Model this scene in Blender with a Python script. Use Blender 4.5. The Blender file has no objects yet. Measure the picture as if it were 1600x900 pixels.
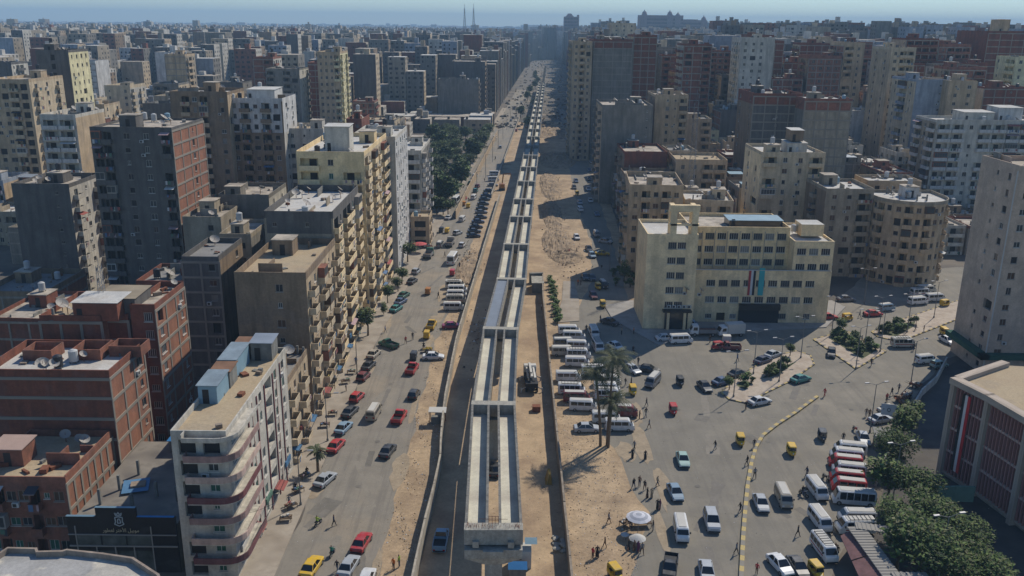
import bpy, math, random
from mathutils import Vector, Matrix
rad = math.radians
scene = bpy.context.scene
COL = scene.collection
# ---------------------------------------------------------------- camera
CAM_H = 64.0; FOC = 1372.0; PITCH = rad(16.8); ROLL = 0.011
cp, sp = math.cos(PITCH), math.sin(PITCH)
Fv = Vector((0, cp, -sp)); R0 = Vector((1, 0, 0)); U0 = Vector((0, sp, cp))
Rv = R0*math.cos(ROLL) + U0*math.sin(ROLL); Uv = U0*math.cos(ROLL) - R0*math.sin(ROLL)
cam = bpy.data.cameras.new('camera'); cam_o = bpy.data.objects.new('camera', cam); COL.objects.link(cam_o)
cam.sensor_width = 36; cam.lens = FOC/1600*36; cam.clip_start = 1; cam.clip_end = 40000
m3 = Matrix((Rv, Uv, -Fv)).transposed()
cam_o.matrix_world = Matrix.Translation((0, 0, CAM_H)) @ m3.to_4x4()
scene.camera = cam_o
# ---------------------------------------------------------------- light
SUN_EL, SUN_AZ = rad(45), rad(39)           # azimuth clockwise from +Y
w = bpy.data.worlds.new('World'); scene.world = w; w.use_nodes = True
nt = w.node_tree; nt.nodes.clear()
out = nt.nodes.new('ShaderNodeOutputWorld'); bg = nt.nodes.new('ShaderNodeBackground'); sky = nt.nodes.new('ShaderNodeTexSky')
sky.sky_type = 'NISHITA'; sky.sun_disc = False; sky.sun_elevation = SUN_EL; sky.sun_rotation = SUN_AZ
sky.air_density = 1.0; sky.dust_density = 0.0; sky.ozone_density = 1.5
bg.inputs[1].default_value = 0.088
hs = nt.nodes.new('ShaderNodeMix'); hs.data_type = 'RGBA'; hs.blend_type = 'MULTIPLY'; hs.inputs[0].default_value = 1; hs.inputs[7].default_value = (.74, .93, 1.16, 1)
nt.links.new(sky.outputs[0], hs.inputs[6]); nt.links.new(hs.outputs[2], bg.inputs[0]); nt.links.new(bg.outputs[0], out.inputs[0])
sl = bpy.data.lights.new('sun', 'SUN'); sl.energy = 3.7; sl.angle = rad(0.5); sl.color = (1, 0.93, 0.82)
so = bpy.data.objects.new('sun', sl); COL.objects.link(so)
sd = Vector((math.sin(SUN_AZ)*math.cos(SUN_EL), math.cos(SUN_AZ)*math.cos(SUN_EL), math.sin(SUN_EL)))
so.rotation_euler = sd.to_track_quat('Z', 'Y').to_euler(); so.location = (0, 0, 300)
scene.view_settings.view_transform = 'Standard'; scene.view_settings.look = 'None'
scene.view_settings.exposure = 0.15; scene.view_settings.gamma = 1
scene.cycles.max_bounces = 5; scene.cycles.diffuse_bounces = 2; scene.cycles.glossy_bounces = 2
scene.cycles.volume_bounces = 0; scene.cycles.transparent_max_bounces = 8
# ---------------------------------------------------------------- measuring helpers (image survey -> metres)
def ray(px, py): return Fv + (px-800)/FOC*Rv + (450-py)/FOC*Uv
def at(px, py, z=0.0):
    d = ray(px, py); t = (z-CAM_H)/d.z; return Vector((d.x*t, d.y*t, z))
def atY(px, py, Y):
    d = ray(px, py); t = Y/d.y; return Vector((d.x*t, Y, CAM_H+d.z*t))
def proj(v):
    q = Vector(v) - Vector((0, 0, CAM_H)); d = q.dot(Fv); return 800+FOC*q.dot(Rv)/d, 450-FOC*q.dot(Uv)/d
# ---------------------------------------------------------------- materials
MATS = {}
def mat(name, col, rough=0.9, var=0.18, vs=0.35, grime=0.0, gcol=None, bump=0.0, metal=0.0, spec=0.3, rnd=0.0, stretch=0.12, col2=None, c2s=0.05, c2lo=0.45, c2hi=0.62, world=False, fine=0.0, tracks=0.0, stains=0.0):
    if name in MATS: return MATS[name]
    m = bpy.data.materials.new(name); m.use_nodes = True; n = m.node_tree; N = n.nodes; Lk = n.links
    b = N['Principled BSDF']; b.inputs['Roughness'].default_value = rough; b.inputs['Metallic'].default_value = metal
    b.inputs['Specular IOR Level'].default_value = spec
    m.diffuse_color = (*col, 1)
    if world:
        g = N.new('ShaderNodeNewGeometry'); vec = g.outputs['Position']
    else:
        tc = N.new('ShaderNodeTexCoord'); vec = tc.outputs['Object']
    def noise(scale, det=3, v=vec, ro=.55):
        t = N.new('ShaderNodeTexNoise'); t.inputs['Scale'].default_value = scale; t.inputs['Detail'].default_value = det; t.inputs['Roughness'].default_value = ro
        Lk.new(v, t.inputs['Vector']); return t.outputs['Fac']
    def ramp(fac, a, c, lo, hi):
        r = N.new('ShaderNodeMapRange'); r.inputs[1].default_value = lo; r.inputs[2].default_value = hi; r.inputs[3].default_value = a; r.inputs[4].default_value = c
        Lk.new(fac, r.inputs[0]); return r.outputs[0]
    def mix(fac, c1, c2, mode='MIX'):
        x = N.new('ShaderNodeMix'); x.data_type = 'RGBA'; x.blend_type = mode
        for i, c in ((6, c1), (7, c2)):
            if isinstance(c, tuple): x.inputs[i].default_value = (*c, 1) if len(c) == 3 else c
            else: Lk.new(c, x.inputs[i])
        if isinstance(fac, (int, float)): x.inputs[0].default_value = fac
        else: Lk.new(fac, x.inputs[0])
        return x.outputs[2]
    cur = tuple(col)
    if col2: cur = mix(ramp(noise(c2s, 5), 0, 1, c2lo, c2hi), cur, tuple(col2))
    if var:
        v = ramp(noise(vs, 5, ro=.65), 1-var, 1+var, .3, .7)
        hs = N.new('ShaderNodeHueSaturation'); Lk.new(v, hs.inputs['Value'])
        if isinstance(cur, tuple): hs.inputs['Color'].default_value = (*cur, 1)
        else: Lk.new(cur, hs.inputs['Color'])
        cur = hs.outputs[0]
    if stains:      # grey replastered patches and dark damp runs with a shape of their own
        cur = mix(ramp(noise(.22, 3, ro=.5), 0, stains, .56, .60), cur, tuple(c*.62+.05 for c in col))
    if fine:
        v = ramp(noise(3.2 if not world else 2.2, 4, ro=.75), 1-fine, 1+fine, .3, .7)
        hs = N.new('ShaderNodeHueSaturation'); Lk.new(v, hs.inputs['Value'])
        if isinstance(cur, tuple): hs.inputs['Color'].default_value = (*cur, 1)
        else: Lk.new(cur, hs.inputs['Color'])
        cur = hs.outputs[0]
    if tracks:
        mp = N.new('ShaderNodeMapping'); mp.inputs['Scale'].default_value = (.9, .03, 1); Lk.new(vec, mp.inputs[0])
        cur = mix(ramp(noise(1, 5, mp.outputs[0], .7), 0, tracks, .5, .62), cur, (.11,.10,.088))
        cur = mix(ramp(noise(.5, 6, ro=.8), 0, .55, .62, .70), cur, (.085,.08,.072))
    if grime:
        mp = N.new('ShaderNodeMapping'); mp.inputs['Scale'].default_value = (1, 1, stretch); Lk.new(vec, mp.inputs[0])
        f = ramp(noise(.9, 4, mp.outputs[0]), 0, grime, .42, .68)
        cur = mix(f, cur, tuple(gcol or [c*.45 for c in col]))
    if rnd:
        oi = N.new('ShaderNodeObjectInfo'); v = ramp(oi.outputs['Random'], 1-rnd, 1+rnd, 0, 1)
        hs = N.new('ShaderNodeHueSaturation'); Lk.new(v, hs.inputs['Value'])
        if isinstance(cur, tuple): hs.inputs['Color'].default_value = (*cur, 1)
        else: Lk.new(cur, hs.inputs['Color'])
        cur = hs.outputs[0]
    if isinstance(cur, tuple): b.inputs['Base Color'].default_value = (*cur, 1)
    else: Lk.new(cur, b.inputs['Base Color'])
    if bump:
        bp = N.new('ShaderNodeBump'); bp.inputs['Strength'].default_value = bump; bp.inputs['Distance'].default_value = 0.1
        Lk.new(noise(3.0 if not world else 1.6, 6, ro=.7), bp.inputs['Height']); Lk.new(bp.outputs[0], b.inputs['Normal'])
    MATS[name] = m; return m
def W(name, col, **k):
    kk = dict(var=.2, vs=.3, grime=.6, rough=.93, bump=.35, fine=.16, stains=.45); kk.update(k); return mat(name, col, **kk)
# ---------------------------------------------------------------- mesh builder
class MB:
    def __init__(s): s.v = []; s.f = []; s.m = []
    def q(s, *p, m=0):
        i = len(s.v); s.v.extend([tuple(a) for a in p]); s.f.append(tuple(range(i, i+len(p)))); s.m.append(m)
    def box(s, x0, x1, y0, y1, z0, z1, m=0, mt=None, bottom=True):
        i = len(s.v); s.v += [(x0,y0,z0),(x1,y0,z0),(x1,y1,z0),(x0,y1,z0),(x0,y0,z1),(x1,y0,z1),(x1,y1,z1),(x0,y1,z1)]
        F = [(4,5,6,7),(0,1,5,4),(1,2,6,5),(2,3,7,6),(3,0,4,7)]
        if bottom: F.append((3,2,1,0))
        for k, f in enumerate(F): s.f.append(tuple(i+a for a in f)); s.m.append(mt if (k == 0 and mt is not None) else m)
    def hexa(s, lo, hi, m=0):   # lo, hi: 4 pts each ccw
        i = len(s.v); s.v += [tuple(a) for a in lo]+[tuple(a) for a in hi]
        for f in [(4,5,6,7),(0,1,5,4),(1,2,6,5),(2,3,7,6),(3,0,4,7),(3,2,1,0)]: s.f.append(tuple(i+a for a in f)); s.m.append(m)
    def rbox(s, cx, cy, lx, ly, z0, z1, a=0, m=0):
        c, sn = math.cos(a), math.sin(a); P = [(-lx/2,-ly/2),(lx/2,-ly/2),(lx/2,ly/2),(-lx/2,ly/2)]
        P = [(cx+x*c-y*sn, cy+x*sn+y*c) for x, y in P]
        s.hexa([(x,y,z0) for x,y in P], [(x,y,z1) for x,y in P], m)
    def prism(s, poly, z0, z1, m=0, mt=None, bottom=False):
        n = len(poly); i = len(s.v); s.v += [(x,y,z0) for x,y in poly]+[(x,y,z1) for x,y in poly]
        s.f.append(tuple(range(i+n, i+2*n))); s.m.append(m if mt is None else mt)
        for k in range(n): s.f.append((i+k, i+(k+1)%n, i+n+(k+1)%n, i+n+k)); s.m.append(m)
        if bottom: s.f.append(tuple(range(i+n-1, i-1, -1))); s.m.append(m)
    def tube(s, a, b, r, n=6, m=0, r2=None, cap=True):
        a = Vector(a); b = Vector(b); d = (b-a).normalized(); r2 = r if r2 is None else r2
        u = d.cross(Vector((0,0,1)) if abs(d.z) < .95 else Vector((1,0,0))).normalized(); v = d.cross(u)
        i = len(s.v)
        for c, rr in ((a, r), (b, r2)):
            for k in range(n):
                t = 2*math.pi*k/n; s.v.append(tuple(c+u*math.cos(t)*rr+v*math.sin(t)*rr))
        for k in range(n): s.f.append((i+k, i+(k+1)%n, i+n+(k+1)%n, i+n+k)); s.m.append(m)
        if cap: s.f.append(tuple(range(i+n, i+2*n))); s.m.append(m); s.f.append(tuple(range(i+n-1, i-1, -1))); s.m.append(m)
    def loft(s, rings, m=0, cap=True):
        n = len(rings[0]); i = len(s.v)
        for r in rings: s.v += [tuple(p) for p in r]
        for j in range(len(rings)-1):
            for k in range(n):
                a = i+j*n+k; b = i+j*n+(k+1)%n; s.f.append((a, b, b+n, a+n)); s.m.append(m)
        if cap: s.f.append(tuple(range(i+n-1, i-1, -1))); s.m.append(m); e = i+(len(rings)-1)*n; s.f.append(tuple(range(e, e+n))); s.m.append(m)
    def mesh(s, name, mats):
        me = bpy.data.meshes.new(name); me.from_pydata(s.v, [], s.f)
        for x in mats: me.materials.append(x)
        if len(mats) > 1: me.polygons.foreach_set('material_index', s.m)
        me.update(); return me
    def build(s, name, mats, parent=None, kind=None, loc=(0,0,0), rz=0.0, smooth=False):
        me = s.mesh(name, mats if isinstance(mats, (list, tuple)) else [mats])
        if smooth: me.polygons.foreach_set('use_smooth', [True]*len(me.polygons))
        return put(me, name, parent, loc, rz, kind)
def put(me, name, parent=None, loc=(0,0,0), rz=0.0, kind=None, scale=None):
    o = bpy.data.objects.new(name, me); COL.objects.link(o); o.parent = parent; o.location = loc
    if rz: o.rotation_euler = (0, 0, rz)
    if scale: o.scale = scale
    if kind: o['kind'] = kind
    return o
def thing(name, label, cat, loc=(0,0,0), rz=0.0, group=None):
    o = bpy.data.objects.new(name, None); COL.objects.link(o); o.location = loc; o.rotation_euler = (0,0,rz); o.empty_display_size = 1
    o['label'] = label; o['category'] = cat
    if group: o['group'] = group
    return o
def tag(o, label, cat, group=None):
    o['label'] = label; o['category'] = cat
    if group: o['group'] = group
    return o
def jag(poly, step=2.5, amp=.5, seed=1):
    r = random.Random(seed); o = []
    for k in range(len(poly)):
        a = Vector(poly[k][:2]); b = Vector(poly[(k+1)%len(poly)][:2]); L = (b-a).length; n = max(1, int(L/step))
        nn = Vector((b.y-a.y, a.x-b.x))/max(L, 1e-6)
        for i in range(n): o.append(a.lerp(b, i/n)+nn*(r.uniform(-amp, amp) if i else 0))
    return [(p.x, p.y) for p in o]
import bmesh
def sheet(name, poly, z, m, kind='structure', thick=0.0, parent=None):
    bm = bmesh.new(); vs = [bm.verts.new((x, y, z)) for x, y in poly]; f = bm.faces.new(vs)
    if f.normal.z < 0: f.normal_flip()
    bm.normal_update()
    if f.normal.z < 0: bmesh.ops.reverse_faces(bm, faces=[f])
    if thick:
        r = bmesh.ops.extrude_face_region(bm, geom=[f]); 
        bmesh.ops.translate(bm, vec=(0,0,thick), verts=[e for e in r['geom'] if isinstance(e, bmesh.types.BMVert)])
        bmesh.ops.recalc_face_normals(bm, faces=bm.faces)
    bmesh.ops.triangulate(bm, faces=bm.faces)
    me = bpy.data.meshes.new(name); bm.to_mesh(me); bm.free(); me.materials.append(m)
    o = put(me, name, parent)
    if kind: o['kind'] = kind
    return o
def gp(*pts): return [tuple(at(x, y)[:2]) for x, y in pts]
# ---------------------------------------------------------------- ground
M_city = mat('city_ground', (.10,.085,.068), var=.4, vs=.06, col2=(.17,.14,.105), c2s=.04, world=True)
M_dirt = mat('sandy_dirt', (.40,.29,.175), var=.22, vs=.5, col2=(.26,.185,.115), c2s=.12, bump=.5, world=True, c2lo=.42, c2hi=.7, fine=.22)
M_dirt2 = mat('packed_sand', (.42,.305,.185), var=.16, vs=.35, col2=(.30,.21,.13), c2s=.09, bump=.35, world=True, fine=.14)
M_road = mat('dusty_asphalt', (.225,.20,.16), var=.14, vs=.25, col2=(.29,.235,.165), c2s=.055, bump=.12, world=True, c2lo=.5, c2hi=.75, fine=.07, tracks=.35)
M_plaza = mat('plaza_asphalt', (.20,.18,.143), var=.12, vs=.2, col2=(.245,.215,.165), c2s=.05, bump=.1, world=True, c2lo=.48, c2hi=.7, fine=.07, tracks=.22)
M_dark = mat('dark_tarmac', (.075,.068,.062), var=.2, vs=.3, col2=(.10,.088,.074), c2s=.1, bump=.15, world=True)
M_pave = mat('pavement_slabs', (.34,.29,.225), var=.14, vs=1.2, col2=(.27,.225,.17), c2s=.3, bump=.25, world=True)
M_conc = mat('raw_concrete', (.35,.33,.275), var=.2, vs=.8, fine=.18, grime=.6, gcol=(.2,.18,.15), bump=.3, rough=.9)
M_deck = mat('deck_concrete', (.55,.52,.42), var=.12, vs=.6, fine=.12, col2=(.44,.40,.33), c2s=.22, bump=.2)
M_concd = mat('weathered_concrete', (.22,.215,.19), var=.2, vs=.8, grime=.6, gcol=(.08,.075,.07), bump=.3)
g = MB(); S = 16000
g.q((-S,-200,0),(S,-200,0),(S,S,0),(-S,S,0)); g.build('ground', M_city, kind='structure')
def drift(Y): return .042*max(0, Y-170) if Y < 1600 else .042*1430
def strip(name, xl, xr, ys, z, m, amp=.35, seed=1, d=True):
    L = [(xl+(drift(y) if d else 0), y) for y in ys]; Rr = [(xr+(drift(y) if d else 0), y) for y in reversed(ys)]
    return sheet(name, jag(L+Rr, 3, amp, seed), z, m)
YS = [40,100,170,260,400,600,900,1300,1600]
strip('dirt_verge', -17.5, 30, [40,100,170,260,400,600], .004, M_dirt, 0.2, 3)
M_far_dirt = mat('churned_shaded_ground', (.09,.08,.065), var=.5, vs=.12, col2=(.22,.175,.12), c2s=.05, world=True)  # tone darkened for the building row's shade as well as churned earth
strip('far_works_ground', -17.5, 22, [600,900,1300,1600,2100], .004, M_far_dirt, 0.5, 3)
def wallx(Y):  # left site wall centreline
    T = [(40,-11.6),(91,-11.2),(100,-11.0),(109,-10.6),(118,-10.4),(125,-10.9),(140,-11.4),(170,-11.3),(211,-9.7),(300,-6.2),(428,-0.7),(560,5),(700,11)]
    for (a,b),(c,d) in zip(T, T[1:]):
        if a <= Y <= c: return b+(d-b)*(Y-a)/(c-a)
    return T[-1][1]
strip('far_road', -28.2, -15.9, [900,1300,1600,2100], .006, mat('far_road_surface', (.13,.115,.095), var=.3, vs=.1, world=True), .45, 5)
strip('road', -28.2, -15.9, [40,100,170,260,400,600,900], .008, M_road, .45, 5)
sheet('haul_road', [(wallx(y)+.3, y) for y in (40,91,109,118,140,170,211,300,428,600)]+[(x+drift(y), y) for x, y in ((-6,600),(-4,400),(-3,300),(-3.2,211),(-3.4,150),(-3.4,100),(-3,40))], .012, M_dirt2)
sheet('work_yard', [(-3.3,40),(7.1,40),(7.1,215),(14,300),(-1,300),(-3.3,160)], .008, M_dirt2)
sheet('side_road', jag(gp((905,480),(925,440),(925,380),(905,330),(893,280),(885,240),(880,200),(872,170),(880,170),(915,240),(932,300),(955,370),(975,440),(985,480)), 4, .4, 7), .012, M_plaza)
plaza = gp((950,1000),(985,900),(1015,800),(985,760),(965,705),(948,690),(935,640),(925,560),(900,530),(880,520),(905,478),(985,478),(1000,505),(1300,510),(1310,470),(1350,430),(1700,400),(1700,520),(1480,560),(1440,600),(1395,690),(1360,745),(1330,830),(1300,900),(1270,1000))
sheet('plaza', jag(plaza, 3, .35, 9), .008, M_plaza)
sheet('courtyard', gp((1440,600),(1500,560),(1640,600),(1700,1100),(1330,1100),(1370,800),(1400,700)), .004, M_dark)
# pavements with kerbs
M_kerb = mat('grey_kerb', (.30,.28,.25), var=.2, bump=.2)
def pave(name, poly, h=.14, m=None): return sheet(name, poly, 0.0, m or M_pave, thick=h)
pave('pavement', [(-28.2+drift(y), y) for y in (40,100,170,260,300)]+[(-33.2+drift(y), y) for y in (300,260,170,100,40)])
pave('pavement', [(-28.0+drift(y), y) for y in (300,430,560,700)]+[(-31.5+drift(y), y) for y in (700,560,430,300)])
pave('pavement', gp((868,505),(878,470),(880,440),(897,440),(905,470),(905,502)))
pave('pavement', gp((985,470),(945,478),(958,500),(1030,540),(1080,522),(1290,512),(1320,480),(1300,470)), m=M_kerb)
# worn surfaces: repair patches, manholes and drifts of blown sand
M_patch = [mat('asphalt_repair_dark', (.16,.145,.12), var=.2, world=True, fine=.1), mat('asphalt_repair_pale', (.225,.20,.16), var=.15, world=True, fine=.1), mat('asphalt_repair_mid', (.18,.162,.135), var=.15, world=True, fine=.1)]
r = random.Random(44)
for k in range(34):
    if k%2: y = r.uniform(88, 230); x = r.uniform(-26.5, -18)
    else: y = r.uniform(95, 178); x = r.uniform(20, 55)
    a = r.uniform(-.5,.5); L, q = r.choice([(1.2,9),(2.2,3),(.9,5),(3,4.5),(.7,14)]); c, s_ = math.cos(a), math.sin(a); P = [(-L/2,-q/2),(L/2,-q/2),(L/2,q/2),(-L/2,q/2)]
    sheet('asphalt_patch', jag([(x+u*c-v*s_, y+u*s_+v*c) for u, v in P], .7, .09, k), .0125+.0012*(k%9), M_patch[k%3])
M_drift = mat('blown_sand', (.31,.245,.165), var=.2, vs=.6, world=True, fine=.15)
for k in range(26):
    side = k%3; y = r.uniform(88, 240); x = (-16.6, -27.6, r.uniform(17,24))[side]+r.uniform(-.6,.6); y = y if side < 2 else r.uniform(95,150); rx, ry = r.uniform(.5,1.6), r.uniform(2,8)
    sheet('sand_drift', [(x+rx*r.uniform(.7,1.2)*math.cos(t*.393), y+ry*r.uniform(.8,1.15)*math.sin(t*.393)) for t in range(16)], .026+.0012*(k%11), M_drift)
for k, (px, py) in enumerate(((560,760),(610,600),(1090,760),(1200,690),(1060,640),(1330,640),(960,620),(590,690))):
    v = at(px, py); sheet('manhole_cover', [(v.x+.4*math.cos(t*.524), v.y+.4*math.sin(t*.524)) for t in range(12)], .042, M_patch[0])
# left site wall
M_sitew = mat('site_wall_plaster', (.40,.355,.28), var=.15, vs=.9, grime=.7, gcol=(.18,.15,.12), bump=.3, world=True)
def wall_run(name, label, pts, h, t, m, n_groups=1, cat='wall'):
    T = thing(name, label, cat, (pts[0][0], pts[0][1], 0))
    base = Vector((pts[0][0], pts[0][1], 0)); r = random.Random(len(pts))
    for (a, b) in zip(pts, pts[1:]):
        a = Vector((*a, 0))-base; b = Vector((*b, 0))-base; d = (b-a); L = d.length
        mb = MB(); mb.rbox(0, 0, L-.06, t*r.uniform(.9, 1.05), 0, h*r.uniform(.96, 1.04)); mid = (a+b)/2
        mb.build('wall_panel', m, T, loc=mid, rz=math.atan2(d.y, d.x))
    return T
ys = [60+i*4.5 for i in range(60)]
wall_run('site_wall', 'long pale plastered hoarding wall curving along the left of the viaduct works', [(wallx(y), y) for y in ys], 2.3, .28, M_sitew)
ys = [330+i*12 for i in range(26)]
wall_run('site_wall', 'far thin boundary wall between the left road and the cleared strip', [(-15.0+drift(y), y) for y in ys], 1.8, .3, M_sitew)
def rwx(Y): return 7.35 + (max(0, Y-200)*.03)
M_ww2 = mat('brown_block_wall', (.27,.225,.17), var=.2, vs=.9, grime=.6, gcol=(.1,.08,.065), bump=.3, world=True)
wall_run('retaining_wall', 'long brown block wall standing right of the viaduct beside the parked minibuses', [(rwx(y), y) for y in [50+i*4.2 for i in range(41)]], 2.6, .3, M_ww2)
wall_run('retaining_wall', 'low grey block wall crossing the works yard beside the viaduct', [(3.6,216.5),(6.8,216.5)][::-1] if 0 else [(4.4,216.5),(7.9,217)], 2.6, .8, M_concd)
t = thing('site_hut', 'grey concrete hut against the wall right of the viaduct', 'hut', (6.6, 211, 0))
mb = MB(); mb.box(-1.6,1.2,-3,3,0,2.4); mb.build('walls', M_concd, t); mb = MB(); mb.box(-1.75,1.3,-3.15,3.15,2.4,2.6); mb.build('roof', M_conc, t)
# ---------------------------------------------------------------- viaduct
def vx(Y): 
    T = [(60,-1.8),(88,-1.8),(122,-2.6),(156,-2.05),(190,-.1),(222,1.0),(256,2.4),(370,7.0),(490,11.6),(640,17.6),(900,28)]
    for (a,b),(c,d) in zip(T, T[1:]):
        if a <= Y <= c: return b+(d-b)*(Y-a)/(c-a)
    return T[-1][1]
ZT = 9.0
M_parap = mat('stained_parapet_concrete', (.20,.19,.165), fine=.35, var=.3, vs=1.5, grime=.7, gcol=(.07,.065,.06), bump=.3)
VT = thing('viaduct', 'unfinished twin channel concrete viaduct running away up the middle of the works', 'viaduct', (0,0,0))
bents = [88,122,156,189.5,222,256,283,317,350,383,416,449,482,515,548,581,614,647,680,713,746,779,812,845,878]
WH = 2.78
def girder(y0, y1, off, name='channel_girder'):
    mb = MB(); x0, x1 = vx(y0), vx(y1); d = Vector((x1-x0, y1-y0, 0)); L = d.length
    hw = 1.33; h = 1.75; tw = .26
    mb.box(-hw, hw, 0, L, -h, -h+.28, 0)
    for s in (-1, 1):
        a, b = sorted((s*hw, s*(hw-tw))); mb.box(a, b, 0, L, -h+.28, -.10, 0); mb.box(a-.03, b+.03, 0, L, -.10, 0, 1)
    mb.q((-hw+tw+.01, .5, -h+.284), (hw-tw-.01, .5, -h+.284), (hw-tw-.01, L-.5, -h+.284), (-hw+tw+.01, L-.5, -h+.284), m=2)
    rz = -math.atan2(x1-x0, y1-y0)
    n = Vector((math.cos(rz), math.sin(rz), 0))*off
    return mb.build(name, [M_conc, M_parap, M_deck], VT, loc=(x0+n.x, y0+n.y, ZT), rz=rz)
for i, (a, b) in enumerate(zip(bents, bents[1:])):
    for s in (-1, 1): girder(a+.7, b-.7, s*1.95)
def bent(i, Y):
    x = vx(Y); dx = vx(Y+5)-vx(Y); rz = -math.atan2(dx, 5)
    mb = MB(); mb.box(-3.35, 3.35, -.75, .75, -1.9, .02); mb.build('cross_diaphragm', M_conc, VT, loc=(x, Y, ZT), rz=rz)
    mb = MB(); mb.box(-3.3, 3.3, -1.3, 1.3, -3.35, -2.25)
    mb.hexa([(-1.1,-1.0,-4.3),(1.1,-1.0,-4.3),(1.1,1.0,-4.3),(-1.1,1.0,-4.3)], [(-3.3,-1.3,-3.35),(3.3,-1.3,-3.35),(3.3,1.3,-3.35),(-3.3,1.3,-3.35)])
    mb.build('pier_cap', M_conc, VT, loc=(x, Y, ZT), rz=rz)
    mb = MB(); mb.box(-1.0,1.0,-.9,.9,0,ZT-4.3); mb.build('pier_column', M_conc, VT, loc=(x, Y, 0), rz=rz)
    for s in (-2.1, 2.1):
        mb = MB(); mb.box(s-.35, s+.35, -.5, .5, -2.25, -1.9); mb.build('bearing', M_parap, VT, loc=(x, Y, ZT), rz=rz)
for i, Y in enumerate(bents): bent(i, Y)
for Y in range(911, 1250, 33):
    mb = MB(); mb.box(-1.0,1.0,-.9,.9,0,random.Random(Y).choice([3,5,7,8.5])); mb.build('pier_column', M_conc, VT, loc=(28+.042*(Y-900), Y, 0))
x = vx(88)
mb = MB()
for s in (-2.0, 2.0): mb.box(s-.35, s+.35, -.45, 0, -1.75, -1.0)
mb.box(-1.15, 1.15, -1.2, -.75, -2.25, -1.75); mb.build('anchor_block', M_conc, VT, loc=(x, 87.25, ZT-.3))
M_rust = mat('rusty_steel', (.19,.075,.04), var=.3, vs=2); M_steel = mat('galvanised_steel', (.32,.32,.32), metal=.3, rough=.5, var=.1)
mb = MB()
for dx in (-.55, -.18, .18, .55): mb.tube((dx,0,0),(dx,0,1.3),.025,4)
for z in (.35,.75,1.25): mb.tube((-.6,0,z),(.6,0,z),.025,4)
mb.tube((-1.7,-.3,1.1),(1.6,-.3,1.1),.03,4); mb.build('rebar_ladder', M_rust, VT, loc=(x, 88.4, ZT-.2))
r = random.Random(4); mb = MB()
for k in range(90):
    a = r.uniform(-3.2, 3.2); mb.tube((a, r.uniform(-.6,.6), 0), (a+r.uniform(-.06,.06), r.uniform(-.6,.6), r.uniform(.12,.35)), .015, 3, cap=False)
o = mb.build('rebar', M_rust, VT, loc=(x, 88, ZT), kind='stuff')
# corrugated cover lying in the left channel of the third span
def corr_mb(w_, L, pitch=.5, h=.12, m=0):
    mb = MB(); n = int(L/pitch)
    for k in range(n):
        y = k*pitch; mb.q((0,y,0),(w_,y,0),(w_,y+pitch*.5,h),(0,y+pitch*.5,h),m=m); mb.q((0,y+pitch*.5,h),(w_,y+pitch*.5,h),(w_,y+pitch,0),(0,y+pitch,0),m=m)
    return mb
M_corr = mat('grey_corrugated_sheet', (.27,.30,.33), rough=.5, var=.15, metal=.2)
mb = corr_mb(2.5, 31.5, .7, .12); x0 = vx(157.2); rz = -math.atan2(vx(188)-x0, 31)
for s in (0, 2.5): mb.box(s-.02, s+.02, 0, 31.5, -.6, .06)
tag(mb.build('channel_cover', M_corr, None, loc=(x0-1.95-1.25, 157.2, ZT-.28), rz=rz), 'grey ribbed metal cover lying in the left channel of the viaduct', 'cover')
# ================================================================ buildings
M_glass = mat('dark_window_glass', (.02,.024,.028), rough=.12, var=0, spec=.6)
M_glass2 = mat('dull_window_glass', (.045,.052,.055), rough=.3, var=.3, vs=.8)
M_frame = mat('window_frame', (.30,.27,.23), var=.1)
M_framew = mat('white_window_frame', (.50,.48,.43), var=.1)
M_shut = mat('green_shutter', (.03,.11,.075), var=.2, rough=.7); M_shutb = mat('brown_shutter', (.10,.055,.03), var=.2, rough=.7)
M_curt = mat('curtained_pane', (.20,.19,.165), rough=.5, var=.3, vs=.7)
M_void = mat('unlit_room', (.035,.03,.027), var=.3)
M_roof = W('roof_screed', (.44,.38,.30), col2=(.25,.215,.17), c2s=.35, grime=0, bump=.3)
M_rooft = W('tan_roof_screed', (.42,.33,.21), col2=(.34,.26,.165), c2s=.3, grime=0)
M_roofg = W('grey_roof_screed', (.25,.24,.22), col2=(.18,.17,.155), c2s=.3, grime=0)
M_roofw = W('white_roof_screed', (.55,.53,.48), col2=(.40,.37,.32), c2s=.3, grime=0)
C = {}
def wm(key, col, **k): C[key] = W(key+'_wall', col, **k); return C[key]
wm('tan',(.48,.36,.225)); wm('beige',(.55,.44,.29)); wm('cream',(.78,.60,.35), grime=.35); wm('yellow',(.76,.57,.31), grime=.35); wm('lemon',(.70,.62,.36))
wm('grey',(.22,.20,.165), grime=.6); wm('dgrey',(.13,.12,.108), grime=.6); wm('brown',(.25,.18,.115)); wm('dbrown',(.13,.095,.07)); wm('white',(.55,.53,.49)); wm('offwhite',(.52,.48,.40))
wm('pink',(.52,.38,.31)); wm('finrose',(.46,.23,.20)); wm('ptower',(.50,.385,.285), grime=.4, gcol=(.33,.25,.19)); wm('rose',(.34,.22,.19)); wm('blueish',(.30,.33,.37)); wm('lilac',(.42,.40,.45)); wm('plaster',(.34,.285,.205))
wm('brick',(.27,.11,.07), var=.25, vs=.9, col2=(.19,.085,.055), c2s=.5, grime=.4, gcol=(.12,.06,.04)); wm('dbrick',(.21,.075,.045), var=.2, vs=.9, grime=.45, gcol=(.07,.04,.03)); wm('lit_brick',(.33,.145,.085), var=.18, vs=.8, col2=(.25,.12,.075), c2s=.4, grime=.45)  # last brick is a sunlit copy for side walls, light put into its colour
wm('bframe',(.30,.265,.215), grime=.5); wm('olive',(.24,.22,.155)); wm('black',(.022,.02,.02), grime=.1, rough=.45)
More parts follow.
